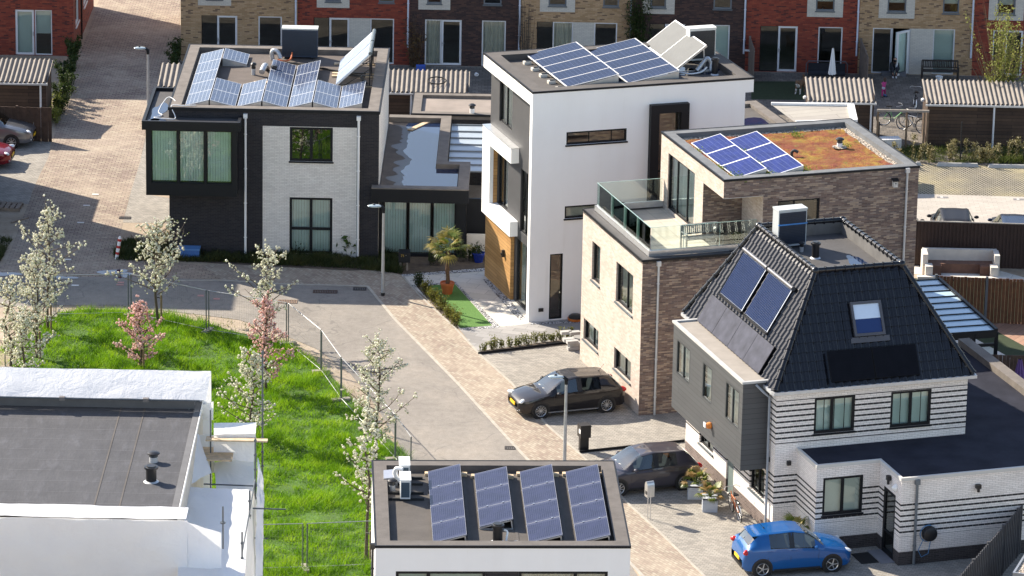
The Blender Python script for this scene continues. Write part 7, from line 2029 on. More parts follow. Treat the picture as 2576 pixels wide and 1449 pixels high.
# terrace bench with grill, garden furniture, parasols
def bench(label, loc, rz, L, mat, group=None, dz=.45, name='garden_bench'):
    t = thing(name, label, 'bench', loc, rz, group)
    s = MB()
    for k in range(4): s.box(-L / 2, -.28 + k * .13, dz, L / 2, -.18 + k * .13, dz + .03)
    s.build('seat', mat, t)
    b = MB(); b.box(-L / 2, .26, dz + .40, L / 2, .30, dz + .48); b.box(-L / 2, .25, dz + .08, L / 2, .29, dz + .13)
    n = int(L / .09)
    for k in range(n): b.box(-L / 2 + .05 + k * (L - .1) / n, .26, dz + .13, -L / 2 + .05 + k * (L - .1) / n + .05, .285, dz + .40)
    b.build('backrest', mat, t)
    for x in (-L / 2, L / 2):
        MB().box(x - .03, -.28, dz + .20, x + .03, .28, dz + .24).build('armrest', mat, t)
        MB().box(x - .03, -.28, 0, x + .03, -.22, dz + .20).build('leg', mat, t); MB().box(x - .03, .24, 0, x + .03, .30, dz + .44).build('leg', mat, t)
    return t
bench('grey slatted bench on the brick house terrace behind the glass railing', fw(BF, 2.75, 1.1, 6.1), rad(BF[2] + 4), 1.5, plain('bench_grey', (0.25, 0.25, 0.25), .8, 0, .2, 5))
gr = thing('grill', 'small black round grill standing in front of the terrace bench', 'grill', fw(BF, 3.3, .75, 6.1))
MB().lathe([(0, .62), (.2, .66), (.27, .78), (.27, .80), (.22, .92), (.06, .98), (0, .98)], n=16).build('bowl', M_BLACK, gr, 50)
for q in range(3): MB().tube([(0, 0, .7), (.24 * cos(q * 2.1), .24 * sin(q * 2.1), 0)], .012, 5).build('leg', M_BLACK, gr)
bs = thing('bush_pot', 'dark round bush in the loggia corner of the terrace', 'plant', fw(BF, 4.2, .95, 6.1))
MB().lathe([(.14, 0), (.2, .22), (0, .2)], n=12).build('pot', M_ANTH, bs)
r_ = np.random.default_rng(3); V, F = quads(r_.normal(0, 1, (500, 3)) * np.array([.17, .17, .13]) + np.array([0, 0, .38]), .07, r_, .5); from_arrays('foliage', V, F, M_LEAFD, bs)
p = GY(2364, 197, 34.6)
bench('long weathered wooden bench against the tan terraced house', (p.x, 34.6, 0), 0, 1.75, plain('bench_dark', (0.045, 0.036, 0.03), .85, 0, .3, 5))
p = GY(2362, 207, 33.9); bk = thing('bucket', 'white bucket standing in front of the long wooden bench', 'bucket', (p.x, 33.9, 0)); MB().lathe([(.13, 0), (.17, .34), (.18, .34), (.18, .36), (.15, .36), (.13, .1), (0, .08)], n=14).build('pail', M_WHITE, bk, 40)
p = GY(2079, 195, 34.3)
sw = thing('garden_swing', 'dark garden swing seat with rounded tube frame before the red house', 'garden swing', (p.x, 34.3, 0))
MB().tube([(-1.0, 0, 0), (-1.0, 0, .75), (-.9, 0, .9), (.9, 0, .9), (1.0, 0, .75), (1.0, 0, 0)], .03, 6).build('frame', plain('swing_tube', (0.12, 0.12, 0.14), .4, .3), sw, 60)
MB().box(-.9, .05, .15, .9, .12, .78).build('back_cushion', plain('swing_cloth', (0.02, 0.022, 0.03), .9), sw); MB().box(-.9, -.4, .3, .9, .05, .4).build('seat', MATS['swing_cloth'], sw)
def parasol(label, pos, h, mat, rr=.16):
    t = thing('parasol', label, 'parasol', pos, 0)
    MB().cyl((0, 0, 0), (0, 0, h), .022, None, 8).build('pole', M_ANTH, t)
    m = MB()
    m.grid(lambda a, b: ((rr * (1 - .78 * a) * (1 + .22 * cos(b * 2 * pi * 8))) * cos(b * 2 * pi), (rr * (1 - .78 * a) * (1 + .22 * cos(b * 2 * pi * 8))) * sin(b * 2 * pi), h * .42 + h * .55 * a), 8, 64)
    m.build('canopy', mat, t, 180)
    MB().lathe([(.28, 0), (.28, .06), (.05, .1), (0, .1)], n=14).build('base', M_ANTH, t)
p = GY(2092, 210, 31.5); parasol('closed white parasol behind the shed beside the dog', (p.x, 31.5, 0), 2.35, M_WHITE)
p = G(2560, 1022); parasol('closed purple parasol at the right edge behind the weathered fence', (p.x, p.y, 0), 1.95, plain('purple_cloth', (0.14, 0.075, 0.22), .9), .26)
# bits and pieces
p = GY(1199, 182, 33.5); fb = MB().lathe([(0, -.11)] + [(.11 * sin(q * pi / 8), -.11 * cos(q * pi / 8)) for q in range(1, 8)] + [(0, .11)], n=14)
def ballmat():
    t = NT('football'); v = t.n('TexVoronoi'); v.inputs['Scale'].default_value = 9; t.l(t.obj(), v.inputs[0])
    t.setc(t.mix(t.math('LESS_THAN', v.outputs[0], .32), (0.75, 0.75, 0.75), (0.02, 0.02, 0.02)), .5); return t.m
o = fb.build('football', ballmat(), None, 180); o.location = (p.x, 33.5, .11); tag(o, 'black and white football on the paving beside the white house', 'ball')
p = GY(1058, 172, 33.2); o = wavy((-.22, 0, 0), (.44, 0, 0), (.0, .1, .6), 8, 8, .12, 4).build('blue_bag', plain('blue_bag', (0.03, 0.09, 0.42), .5), None, 180); o.location = (p.x, 33.2, 0)
so_ = o.modifiers.new('thick', 'SOLIDIFY'); so_.thickness = .12; tag(o, 'crumpled blue bag beside the straggly climber at the maroon house', 'bag')
mo_ = thing('robot_mower', 'black and orange robot mower parked at the foot of the white wall', 'robot mower', (G(1448, 806).x, G(1448, 806).y, 0), rad(20))
MB().lathe([(.30, 0), (.33, .08), (.33, .12)], n=20).build('bumper', plain('mower_orange', (0.6, 0.16, 0.02), .4), mo_, 40)
MB().lathe([(.30, .10), (.29, .18), (.22, .24), (0, .26)], n=20).build('cover', M_BLACK, mo_, 40)
st = thing('stone_stack', 'stack of grey blocks and slabs at the corner of the brick house', 'stone stack', (G(1441, 872).x, G(1441, 872).y, 0), rad(18))
rr_ = random.Random(4)
for k in range(9): 
    x, y, z = rr_.uniform(-.25, .2), rr_.uniform(-.5, .5), .08 + .13 * (k % 4)
    MB().box(x - .22, y - .12, z - .06, x + .22, y + .12, z + .06).build('block', plain('block_grey', (0.42, 0.41, 0.39), .9, 0, .15, 5), st)
p = G(14, 523); pa = thing('pallet', 'weathered wooden pallet at the left edge by the parking bays', 'pallet', (p.x, p.y, 0), rad(-4))
m = MB()
for k in range(6): m.box(-.7 + k * .24, -.5, .12, -.52 + k * .24, .5, .15)
m.build('top_slats', plain('pallet_wood', (0.24, 0.19, 0.15), .9, 0, .3, 5), pa)
for y in (-.45, 0, .45): MB().box(-.7, y - .05, 0, .7, y + .05, .12).build('bearer', MATS['pallet_wood'], pa)
p = G(50, 555); o = MB().box(-.5, -.05, 0, .5, .05, .05).build('batten', MATS['pallet_wood']); o.location = (p.x, p.y, .01); o.rotation_euler = (0, 0, rad(50)); tag(o, 'loose timber batten on the bare soil below the pallet', 'batten')
hr = thing('hose_reel', 'black wall hose reel with blue hose on the garage wall', 'hose reel', fw(SF, 4.25, -3.95, 1.15), rad(SF[2]))
m = MB(); m.lathe([(.0, 0), (.27, 0), (.28, .1), (.24, .2), (.12, .24), (0, .24)], n=20); o = m.build('casing', M_BLACK, hr, 40); o.rotation_euler = (pi / 2, 0, 0)
MB().tube([(.30 * cos(q * pi / 10) - .03, -.02, .30 * sin(q * pi / 10)) for q in range(4, 16)], .016, 6).build('hose', plain('hose_blue', (0.06, 0.2, 0.4), .5), hr)
MB().tube([(-.2, -.03, -.2), (-.38, -.03, -.6), (-.25, -.03, -.85), (.0, -.03, -.75), (.05, -.06, -.3)], .014, 6).build('hose', MATS['hose_blue'], hr)
o = MB().box(-.5, -.32, 0, .5, .32, .02).build('door_mat', plain('mat_black', (0.01, 0.01, 0.011), .95)); o.location = fw(SF, 2.35, -2.9, .012); o.rotation_euler = (0, 0, rad(SF[2] + 90)); tag(o, 'black door mat at the side door of the garage porch', 'door mat')
p = G(2550, 1441, 1.2); bs_ = thing('bin_store', 'small timber sided store with pebble roof in the lower right corner', 'bin store', (p.x, p.y, 0), rad(-18))
MB().box(0, 0, 0, 2.0, 2.0, 1.08).build('wall', M_TIMBER, bs_); m = MB(); ring(m, -.03, -.03, 2.03, 2.03, .07, 1.08, 1.22); m.build('roof_edge', M_ALU, bs_); MB().box(.04, .04, 1.1, 1.96, 1.96, 1.17).build('pebble_roof', M_PEB_TAN, bs_)
p = G(2242, 400)
wt = thing('white_crate', 'white plastic crate standing below the wire gate', 'crate', (p.x, p.y + .9, 0), rad(12)); MB().box(-.45, -.3, .35, .45, .3, .75).build('box', plain('dull_white', (0.6, 0.6, 0.6), .6), wt)
for x in (-.4, .4): MB().box(x - .02, -.28, 0, x + .02, -.24, .35).build('leg', M_ALU, wt)
# clothes line and rotary rack by the red house
p = GY(1884, 108, 34.9); rk = thing('drying_rack', 'small white wire rack hung on the wall of the red terraced house', 'drying rack', (p.x, 35.35, 1.15))
m = MB()
for k in range(4): m.tube([(-.2, -.1 * k, .0), (.3, -.1 * k, -.04)], .012, 4)
m.tube([(-.2, 0, 0), (-.2, -.3, 0)], .012, 4); m.tube([(.3, 0, -.04), (.3, -.3, -.04)], .012, 4); m.build('wires', M_WHITE, rk)
for u, lab, y0, y1 in [(1885, 'grey slatted screen between the maroon and red gardens', 33.2, 35.4), (2165, 'weathered screen between the red and tan gardens', 31.8, 35.4)]:
    p = GY(u, 180, 35.0); x = p.x
    board_fence('garden_screen', lab, [(x, y1), (x + .1, y0)], 1.75, plain('screen_wood', (0.17, 0.14, 0.12), .85, 0, .25, 5), .16, .01)
# ------------------------------------------------------------------ cars
M_CARGLASS = glassmat('car_glass', (0.50, 0.58, 0.58), .08)
M_CHROME = plain('chrome', (0.75, 0.76, 0.78), .12, 1.0, 0)
M_TYRE = plain('tyre', (0.012, 0.012, 0.012), .8, 0, .15, 8)
M_RIM = plain('alloy', (0.55, 0.56, 0.58), .3, .8, .05)
M_RIMB = plain('alloy_dark', (0.02, 0.02, 0.02), .3, .4, .05)
def cr(a, b, c, d, t): return .5 * (2 * b + (c - a) * t + (2 * a - 5 * b + 4 * c - d) * t * t + (3 * b - a - 3 * c + d) * t ** 3)
def car(name, label, pos, heading, L, W, H, pmat, prof, cuts, wheels, rims, spokes=9, plate=None, seats=True, front_detail=True, sky=None, zs=1.0):
    t = thing(name, label, 'car', (pos[0], pos[1], 0), rad(heading))
    # station rows: (d, hw, zb, zbelt, ztop, hwr)
    st = []
    for d, hw, zb, zbelt, ztop, hwr in prof:
        x = L / 2 - d * L; h = hw * W / 2; r = hwr * W / 2; ztop = ztop * H
        zbelt *= H; zb *= 1
        st.append([(x, 0, zb), (x, h * .86, zb), (x, h * .975, zb + .10), (x, h, zb + .55 * (zbelt - zb)), (x, h * .965, zbelt), (x, r, ztop - .035), (x, r * .6, ztop - .004), (x, 0, ztop + .012)])
    cow, wf, b0, b1, c0, rr, rw = cuts        # station indices: cowl, windscreen top, B pillar, C pillar start, roof end, rear window bottom
    body, glass, gw, gr = MB(), {}, MB(), MB()
    N = 3
    ns = len(st)
    def pt(i, j, u, v):
        I = [min(max(i + k, 0), ns - 1) for k in (-1, 0, 1, 2)]; J = [min(max(j + k, 0), 7) for k in (-1, 0, 1, 2)]
        out = []
        for c in range(3):
            cols = []
            for jj in J: cols.append(cr(*[st[ii][jj][c] for ii in I], u))
            if j in (4,) or J[0] == 4 and False: out.append(cols[1] + (cols[2] - cols[1]) * v)
            else: out.append(cr(*cols, v))
        return out
    side_windows = []
    for i in range(ns - 1):
        for j in range(7):
            kind = 'body'
            if j == 4 and cow < i + 1 and i < rr:
                if cow + 1 <= i < b0 or b1 <= i < c0 or (c0 + 0 <= i < c0): kind = 'side'
            if j in (5, 6) and cow <= i < wf: kind = 'wind'
            if j in (5, 6) and rr <= i < rw: kind = 'rear'
            for s in (1, -1):
                vs = [pt(i, j, a / N, b / N) for b in range(N + 1) for a in range(N + 1)]
                vs = [(x, y * s, z) for x, y, z in vs]
                fs = []
                for b in range(N):
                    for a in range(N):
                        f = (b * (N + 1) + a, b * (N + 1) + a + 1, (b + 1) * (N + 1) + a + 1, (b + 1) * (N + 1) + a)
                        fs.append(f if s < 0 else f[::-1])
                if kind == 'body': body.add(vs, fs)
                elif kind == 'wind': gw.add(vs, fs)
                elif kind == 'rear': gr.add(vs, fs)
                else:
                    key = (s, 0 if i < b0 else 1)
                    glass.setdefault(key, MB()).add(vs, fs)
    def weld(mb, nm, mat, par):
        bm = bmesh.new()
        V = [bm.verts.new(v) for v in mb.v]
        for f in mb.f:
            try: bm.faces.new([V[i] for i in f])
            except ValueError: pass
        bmesh.ops.remove_doubles(bm, verts=bm.verts, dist=.0015)
        bmesh.ops.recalc_face_normals(bm, faces=bm.faces)
        me = bpy.data.meshes.new(nm); bm.to_mesh(me); bm.free()
        me.materials.append(mat); me.polygons.foreach_set('use_smooth', [True] * len(me.polygons)); me.set_sharp_from_angle(angle=rad(42))
        o = bpy.data.objects.new(nm, me); COL.objects.link(o); o.parent = par
        return o
    weld(body, 'body', pmat, t)
    weld(gw, 'windscreen', M_CARGLASS, t); weld(gr, 'rear_window', M_CARGLASS, t)
    for k, g in glass.items(): weld(g, 'side_window', M_CARGLASS, t)
    X = lambda d: L / 2 - d * L
    P = lambda i, j: Vector(st[i][j])
    # dark trim round the side glass, door seams and handles
    for s in (1, -1):
        def sp(i, j, off=.004): q = P(i, j); return Vector((q.x, (q.y + off) * s, q.z))
        tr = MB()
        tr.tube([sp(i, 4) for i in range(cow + 1, c0 + 1)], .014, 4); tr.tube([sp(i, 5, -.0) for i in range(cow + 2, c0 + 1)], .010, 4)
        for i in (b0, b1): tr.beam(sp(i, 4, .002), sp(i, 5, .002), .035, .02)
        for i in range(b0, b1): tr.add([sp(b0, 4, .003), sp(b1, 4, .003), sp(b1, 5, .003), sp(b0, 5, .003)], [(0, 1, 2, 3)])
        tr.build('window_trim', M_BLACK, t)
        hm = MB()
        for d in ((prof[b0][0] + prof[b1][0]) / 2 - .015, prof[c0][0] + .005):
            x = X(d); hm.box(x - .09, s * (W / 2 - .012), .60 * H, x + .09, s * (W / 2 + .018), .60 * H + .035)
        hm.build('door_handle', pmat, t)
        sm = MB()
        for d in (prof[cow][0] + .055, (prof[b0][0] + prof[b1][0]) / 2 + .012, prof[c0][0] + .02):
            x = X(d)
            yb = W / 2 * .972; sm.tube([(x, s * (yb + .004), .34), (x, s * (W / 2 + .003), .55 * .6 * H + .12), (x, s * (W / 2 * .982), .60 * H)], .006, 4, False)
        sm.build('door_seam', M_BLACK, t)
        ws = MB(); ws.box(X(wheels[0]) - .42, s * (W / 2 - .05), .20, X(wheels[1]) + .42, s * (W / 2 - .002), .27); ws.build('sill', M_BLACK, t)
        q = sp(cow + 1, 4)
        mi = MB(); mi.grid(lambda a, b: (q.x - .02 + .085 * cos(b * 2 * pi) * sin(a * pi), q.y + s * (.13 + .11 * cos(a * pi)), q.z + .07 + .07 * sin(b * 2 * pi) * sin(a * pi)), 8, 12)
        mi.build('mirror', pmat, t, 180)
    # wheels
    for d in wheels:
        for s in (1, -1):
            x = X(d); R = .315
            ar = MB(); ar.cyl((x, s * (W / 2 - .25), R + .01), (x, s * (W / 2 + .002), R + .01), R + .055, None, 28); ar.build('wheel_arch', M_BLACK, t, 40)
            w = MB()
            w.lathe([(.20, -.09), (R - .02, -.10), (R, -.07), (R, .07), (R - .02, .10), (.215, .10), (.20, .07), (0, .07)], n=30)
            wo = w.build('wheel', M_TYRE, t, 40); wo.location = (x, s * (W / 2 - .085), R); wo.rotation_euler = (-pi / 2 * s, 0, 0)
            rm = MB(); ring_n = 28
            rm.lathe([(.195, .085), (.215, .108), (.22, .10)], n=ring_n, caps=False)
            for k in range(spokes):
                q = 2 * pi * k / spokes; dv, nv = Vector((cos(q), sin(q), 0)), Vector((-sin(q), cos(q), 0))
                a0, a1 = dv * .03, dv * .205 + nv * .012
                wdt = .011 if spokes > 9 else .016 if spokes > 6 else .020
                rm.add([a0 - nv * wdt + Vector((0, 0, .11)), a0 + nv * wdt + Vector((0, 0, .11)), a1 + nv * wdt * .8 + Vector((0, 0, .10)), a1 - nv * wdt * .8 + Vector((0, 0, .10))], [(0, 1, 2, 3)])
            rm.lathe([(.045, .105), (.04, .12), (0, .122)], n=12)
            rm.build('rim', rims, wo)
            hb = MB(); hb.lathe([(.2, .075), (0, .076)], n=20); hb.build('hub_back', M_BLACK, wo)
    return t, st, X
def lampmesh(parent, name, pts, mat): return MB().add(pts, [tuple(range(len(pts)))]).build(name, mat, parent)
HATCH = [(0.0, .60, .34, .40, .415, .45), (.012, .74, .26, .44, .47, .58), (.05, .90, .20, .48, .53, .70), (.12, .985, .19, .53, .585, .76), (.20, 1.0, .19, .575, .63, .79), (.265, 1.0, .19, .61, .665, .82),
         (.35, 1.0, .19, .63, .83, .76), (.435, 1.0, .19, .645, .955, .69), (.545, 1.0, .19, .66, 1.0, .68), (.58, 1.0, .19, .665, 1.0, .68), (.76, 1.0, .20, .685, .98, .66), (.86, .99, .21, .70, .945, .64),
         (.945, .96, .23, .69, .74, .66), (.975, .91, .25, .60, .64, .66), (.992, .82, .30, .48, .52, .62), (1.0, .74, .34, .40, .42, .55)]
CUTS = (5, 7, 8, 9, 10, 11, 12)
M_HEADL = plain('headlamp', (0.72, 0.76, 0.80), .08, .3, .08, 8)
M_TAIL = plain('tail_lamp', (0.45, 0.012, 0.012), .15, 0, .2, 8)
M_PLATE = plain('yellow_plate', (0.85, 0.50, 0.02), .5)
def wedge(par, name, c, size, mat, rz=0, rx=0, ry=0, nn=8):
    """soft lens: flattened ellipsoid"""
    m = MB(); m.grid(lambda a, b: (size[0] * cos(b * 2 * pi) * sin(a * pi), size[1] * sin(b * 2 * pi) * sin(a * pi), size[2] * cos(a * pi)), nn, 14)
    o = m.build(name, mat, par, 180); o.location = c; o.rotation_euler = (rx, ry, rz); return o
def front_kit(t, L, W, H, plate=True, chrome=True, fog=True):
    for s in (1, -1):
        wedge(t, 'headlight', (L / 2 - .20, s * (W / 2 - .30), .47 * H), (.11, .24, .075), M_HEADL, s * rad(-38), 0, rad(14))
        if fog: wedge(t, 'fog_lamp', (L / 2 - .10, s * (W / 2 - .30), .24 * H), (.04, .10, .06), M_CHROME, s * rad(-35))
    MB().box(L / 2 - .10, -.50, .30, L / 2 - .005, .50, .40).build('grille', M_BLACK, t)
    if chrome: MB().box(L / 2 - .08, -.55, .285, L / 2 + .004, .55, .30).build('chrome_strip', M_CHROME, t)
    if plate:
        MB().box(L / 2 - .02, -.26, .44, L / 2 + .016, .26, .55).build('number_plate', M_PLATE, t)
    for y in (-.35, .1): MB().tube([(L / 2 - .275 * L + .02, y, .675 * H), (L / 2 - .30 * L, y + .5, .70 * H + .01)], .012, 4).build('wiper', M_BLACK, t)
def rear_kit(t, L, W, H):
    for s in (1, -1): wedge(t, 'tail_light', (-L / 2 + .13, s * (W / 2 - .16), .60 * H), (.10, .17, .10), M_TAIL, s * rad(48))
    MB().box(-L / 2 - .012, -.26, .50, -L / 2 + .03, .26, .61).build('number_plate', M_PLATE, t)
    MB().box(-L / 2 + .01, -W * .38, .28, -L / 2 + .10, W * .38, .38).build('bumper_insert', M_BLACK, t)
def antenna(t, x, z):
    m = MB(); m.lathe([(.03, 0), (.02, .03), (0, .04)], (x, 0, z), 8); m.tube([(x, 0, z), (x - .22, 0, z + .28)], .006, 4); m.build('antenna', M_BLACK, t)
def interior(t, L, W, H):
    m = MB(); m.box(-.22 * L, -W * .40, .35, .18 * L, W * .40, .42); m.build('floor', M_BLACK, t)
    for x in (.04 * L, -.20 * L):
        for s in (-1, 1): 
            MB().add([(x + .2, s * .38 - .22, .62), (x + .2, s * .38 + .22, .62), (x - .12, s * .38 + .22, .64), (x - .12, s * .38 - .22, .64), (x - .28, s * .38 + .2, 1.12), (x - .28, s * .38 - .2, 1.12), (x - .34, s * .38 + .2, 1.12), (x - .34, s * .38 - .2, 1.12), (x - .2, s * .38 + .22, .62), (x - .2, s * .38 - .22, .62)],
                     [(0, 1, 2, 3), (3, 2, 4, 5), (5, 4, 6, 7), (7, 6, 8, 9)]).build('seat', plain('seat_cloth', (0.06, 0.06, 0.065), .9), t)
    MB().box(.17 * L, -W * .40, .70, .25 * L, W * .40, .88).build('dashboard', plain('dash_grey', (0.10, 0.10, 0.10), .7), t)
# brown estate at the brick house
ESTATE = HATCH
ph = 199.0
hx, hy = cos(rad(ph)), sin(rad(ph))
fw_, rw_ = G(1358, 1053), G(1520, 1037)
mid = (fw_ + rw_) / 2
lx, ly = -hy, hx                              # left hand of the car
c = mid - Vector((lx, ly, 0)) * .80 + Vector((hx, hy, 0)) * -.02
tb, st, X = car('hatchback', 'dark brown hatchback with yellow plate parked on the driveway at the brick house', (c.x, c.y), ph, 4.28, 1.76, 1.43, paint('paint_brown', (0.006, 0.0042, 0.0055), .0, .5), ESTATE, CUTS, (.195, .812), M_RIM, 12)
front_kit(tb, 4.28, 1.76, 1.43); rear_kit(tb, 4.28, 1.76, 1.43); antenna(tb, -1.3, 1.40); interior(tb, 4.28, 1.76, 1.43)
MB().box(-1.0, .86, .21, 1.0, .885, .25).build('chrome_sill', M_CHROME, tb); MB().box(-1.0, -.885, .21, 1.0, -.86, .25).build('chrome_sill', M_CHROME, tb)
# grey hatchback at the striped house
ph = 198.5
hx, hy = cos(rad(ph)), sin(rad(ph)); lx, ly = -hy, hx
rw_ = G(1716, 1232); c = rw_ - Vector((lx, ly, 0)) * .78 + Vector((hx, hy, 0)) * 1.28
tg, st, X = car('hatchback', 'dark grey hatchback parked beside the planters, nose hidden by the foreground roof', (c.x, c.y), ph, 4.05, 1.75, 1.45, paint('paint_grey', (0.050, 0.045, 0.056), .1, .4), HATCH, CUTS, (.205, .825), M_RIM, 9)
front_kit(tg, 4.05, 1.75, 1.45); rear_kit(tg, 4.05, 1.75, 1.45); antenna(tg, -1.35, 1.40); interior(tg, 4.05, 1.75, 1.45)
# blue hatchback in the foreground
ph = 14.5
hx, hy = cos(rad(ph)), sin(rad(ph)); lx, ly = -hy, hx
fw_ = G(2093, 1438); c = fw_ + Vector((lx, ly, 0)) * .76 - Vector((hx, hy, 0)) * 1.24
tc, st, X = car('hatchback', 'bright blue hatchback in front of the striped house, rear window towards the street', (c.x, c.y), ph, 3.95, 1.70, 1.51, paint('paint_blue', (0.002, 0.085, 0.29), .1, .35), HATCH, CUTS, (.195, .83), M_RIM, 5)
front_kit(tc, 3.95, 1.70, 1.51); rear_kit(tc, 3.95, 1.70, 1.51); antenna(tc, -1.05, 1.5); interior(tc, 3.95, 1.7, 1.51)
MB().add([(-1.36, -.56, 1.43), (-1.36, .56, 1.43), (-1.62, .50, 1.40), (-1.62, -.50, 1.40), (-1.60, -.50, 1.36), (-1.60, .50, 1.36)], [(0, 1, 2, 3), (3, 2, 5, 4)]).build('spoiler', paint('paint_blue', (0.002, 0.085, 0.29), .1, .35), tc)
MB().tube([(-1.75, .05, 1.02), (-1.66, .28, 1.14)], .014, 4).build('rear_wiper', M_BLACK, tc)
# cars at the left edge
SUV = [tuple([q[0], q[1], q[2] + .05, q[3], q[4], q[5]]) for q in HATCH]
p = G(84, 372)
ts, st, X = car('suv', 'silver grey off-roader nosing in at the left edge beside the dark fence', (p.x - 2.3, p.y + .75), -3, 4.6, 1.85, 1.62, paint('paint_silver', (0.20, 0.205, 0.22), .6, .3), SUV, CUTS, (.2, .8), M_RIM, 8)
front_kit(ts, 4.6, 1.85, 1.62)
p = G(33, 424)
tr_, st, X = car('sedan', 'glossy red car nosing in at the left edge next to the silver one', (p.x - 2.42, p.y + .80), -3, 4.7, 1.85, 1.42, paint('paint_red', (0.22, 0.004, 0.012), .3, .28), HATCH, CUTS, (.2, .8), M_RIM, 8)
front_kit(tr_, 4.7, 1.85, 1.42)
# cars in the car park on the right, seen over the fence
for u, v, off, lab, pm, H in [(2399, 519, 0, 'dark grey car seen from behind over the walnut fence', paint('paint_graphite', (0.014, 0.014, 0.017), .0, .5, .12), 1.7),
                              (2552, 535, 0, 'blue grey car at the right edge seen over the walnut fence', paint('paint_bluegrey', (0.035, 0.05, 0.085), .4, .25, .12), 1.42),
                              (2262, 533, 0, 'dark car mostly hidden behind the brick house at the walnut fence', paint('paint_dark2', (0.012, 0.013, 0.017), 0., .5, .12), 1.45)]:
    p = G(u, v, H)
    car('parked_car', lab, (p.x, p.y - .3), 88, 4.5, 1.82, H, pm, HATCH, CUTS, (.2, .8), M_RIM, 8)
# ------------------------------------------------------------------ people and the dog
def fleshy(name, chains, mat, parent, vox=.012):
    """one continuous surface grown over tapered chains of (x, y, z, radius)"""
    m = MB()
    for ch in chains:
        m.tube([c[:3] for c in ch], [c[3] for c in ch], 8)
        for c in ch: m.lathe([(0, -c[3])] + [(c[3] * sin(q * pi / 6), -c[3] * cos(q * pi / 6)) for q in range(1, 6)] + [(0, c[3])], c[:3], 8)
    o = m.build(name, mat, parent, 180)
    r = o.modifiers.new('skin', 'REMESH'); r.mode = 'VOXEL'; r.voxel_size = vox; r.use_smooth_shade = True
    return o
M_SKIN = plain('skin', (0.48, 0.28, 0.19), .6, 0, .05)
def hand(c, d, s=1.0):
    d = Vector(d).normalized(); c = Vector(c); sd = d.cross(Vector((0, 0, 1)));  sd = sd.normalized() if sd.length > .1 else Vector((1, 0, 0))
    out = [[(*c, .016 * s), (*(c + d * .045 * s), .018 * s)]]
    for k in range(4):
        b = c + d * .045 * s + sd * (k - 1.5) * .011 * s
        out.append([(*b, .0065 * s), (*(b + d * (.03 + .006 * (1.5 - abs(k - 1.5))) * s + Vector((0, 0, -.008)) * s), .0055 * s)])
    out.append([(*(c + d * .01 * s), .008 * s), (*(c + d * .035 * s + sd * .03 * s), .006 * s)])
    return out
# toddler in pink, seen from behind, pushing off on a little scooter
p = G(2222, 243)
t = thing('person', 'small child in pink jacket and trousers pushing a blue scooter, seen from behind', 'person', (p.x, p.y, 0), rad(12))
fleshy('body', [[(0.02, .06, .55, .055), (.06, .10, .68, .04), (.08, .13, .74, .06), (.09, .14, .82, .075)], [(.02, .08, .62, .05), (.13, .16, .60, .028), (.19, .26, .64, .022)], [(-.06, .08, .62, .05), (.0, .22, .60, .028), (.08, .30, .64, .022)],
                [(-.03, .03, .42, .05), (-.06, -.03, .24, .035), (-.10, -.16, .06, .025)], [(.05, .03, .42, .05), (.08, .02, .24, .035), (.09, .03, .10, .025)]] + hand((.19, .27, .64), (.2, .8, .1), .8) + hand((.08, .31, .64), (.2, .8, .1), .8), M_SKIN, t)
fleshy('jacket', [[(0, .02, .43, .088), (.02, .05, .54, .095), (.05, .08, .63, .085), (.06, .09, .68, .055)], [(.03, .08, .64, .055), (.13, .16, .615, .043), (.18, .25, .64, .034)], [(-.05, .08, .64, .055), (.0, .21, .615, .043), (.07, .29, .64, .034)]], plain('pink_jacket', (0.50, 0.05, 0.20), .85, 0, .1, 8), t)
fleshy('shirt', [[(0, .02, .41, .092), (0, .02, .44, .092)]], plain('pale_shirt', (0.55, 0.55, 0.62), .9), t)
fleshy('trousers', [[(0, .02, .40, .085), (-.03, .02, .36, .07), (-.06, -.03, .24, .05), (-.10, -.14, .09, .04)], [(.04, .02, .38, .07), (.08, .02, .24, .05), (.09, .03, .12, .04)]], plain('pink_trousers', (0.36, 0.02, 0.12), .85, 0, .1, 8), t)
fleshy('hair', [[(.08, .12, .84, .082), (.075, .085, .78, .07), (.07, .07, .72, .045)]], plain('brown_hair', (0.07, 0.04, 0.025), .7), t)
fleshy('shoe', [[(-.10, -.17, .03, .035), (-.09, -.08, .03, .03)]], M_BLACK, t); fleshy('shoe', [[(.09, .0, .09, .035), (.09, .09, .09, .03)]], plain('blue_shoe', (0.10, 0.22, 0.45), .6), t)
sc_ = thing('scooter', "child's low blue scooter under the pink child's foot", 'scooter', (p.x, p.y, 0), rad(12))
MB().box(.03, -.12, .045, .15, .24, .065).build('deck', plain('scooter_blue', (0.05, 0.12, 0.25), .5), sc_)
for y in (-.10, .22):
    for x in (.02, .16): MB().cyl((x - .012, y, .04), (x + .012, y, .04), .04, None, 10).build('wheel', M_RUBBER, sc_)
MB().tube([(.09, .24, .06), (.09, .30, .62)], .014, 6).build('stem', M_ALU, sc_); MB().tube([(-.03, .30, .63), (.22, .30, .63)], .013, 6).build('handlebar', M_BLACK, sc_)
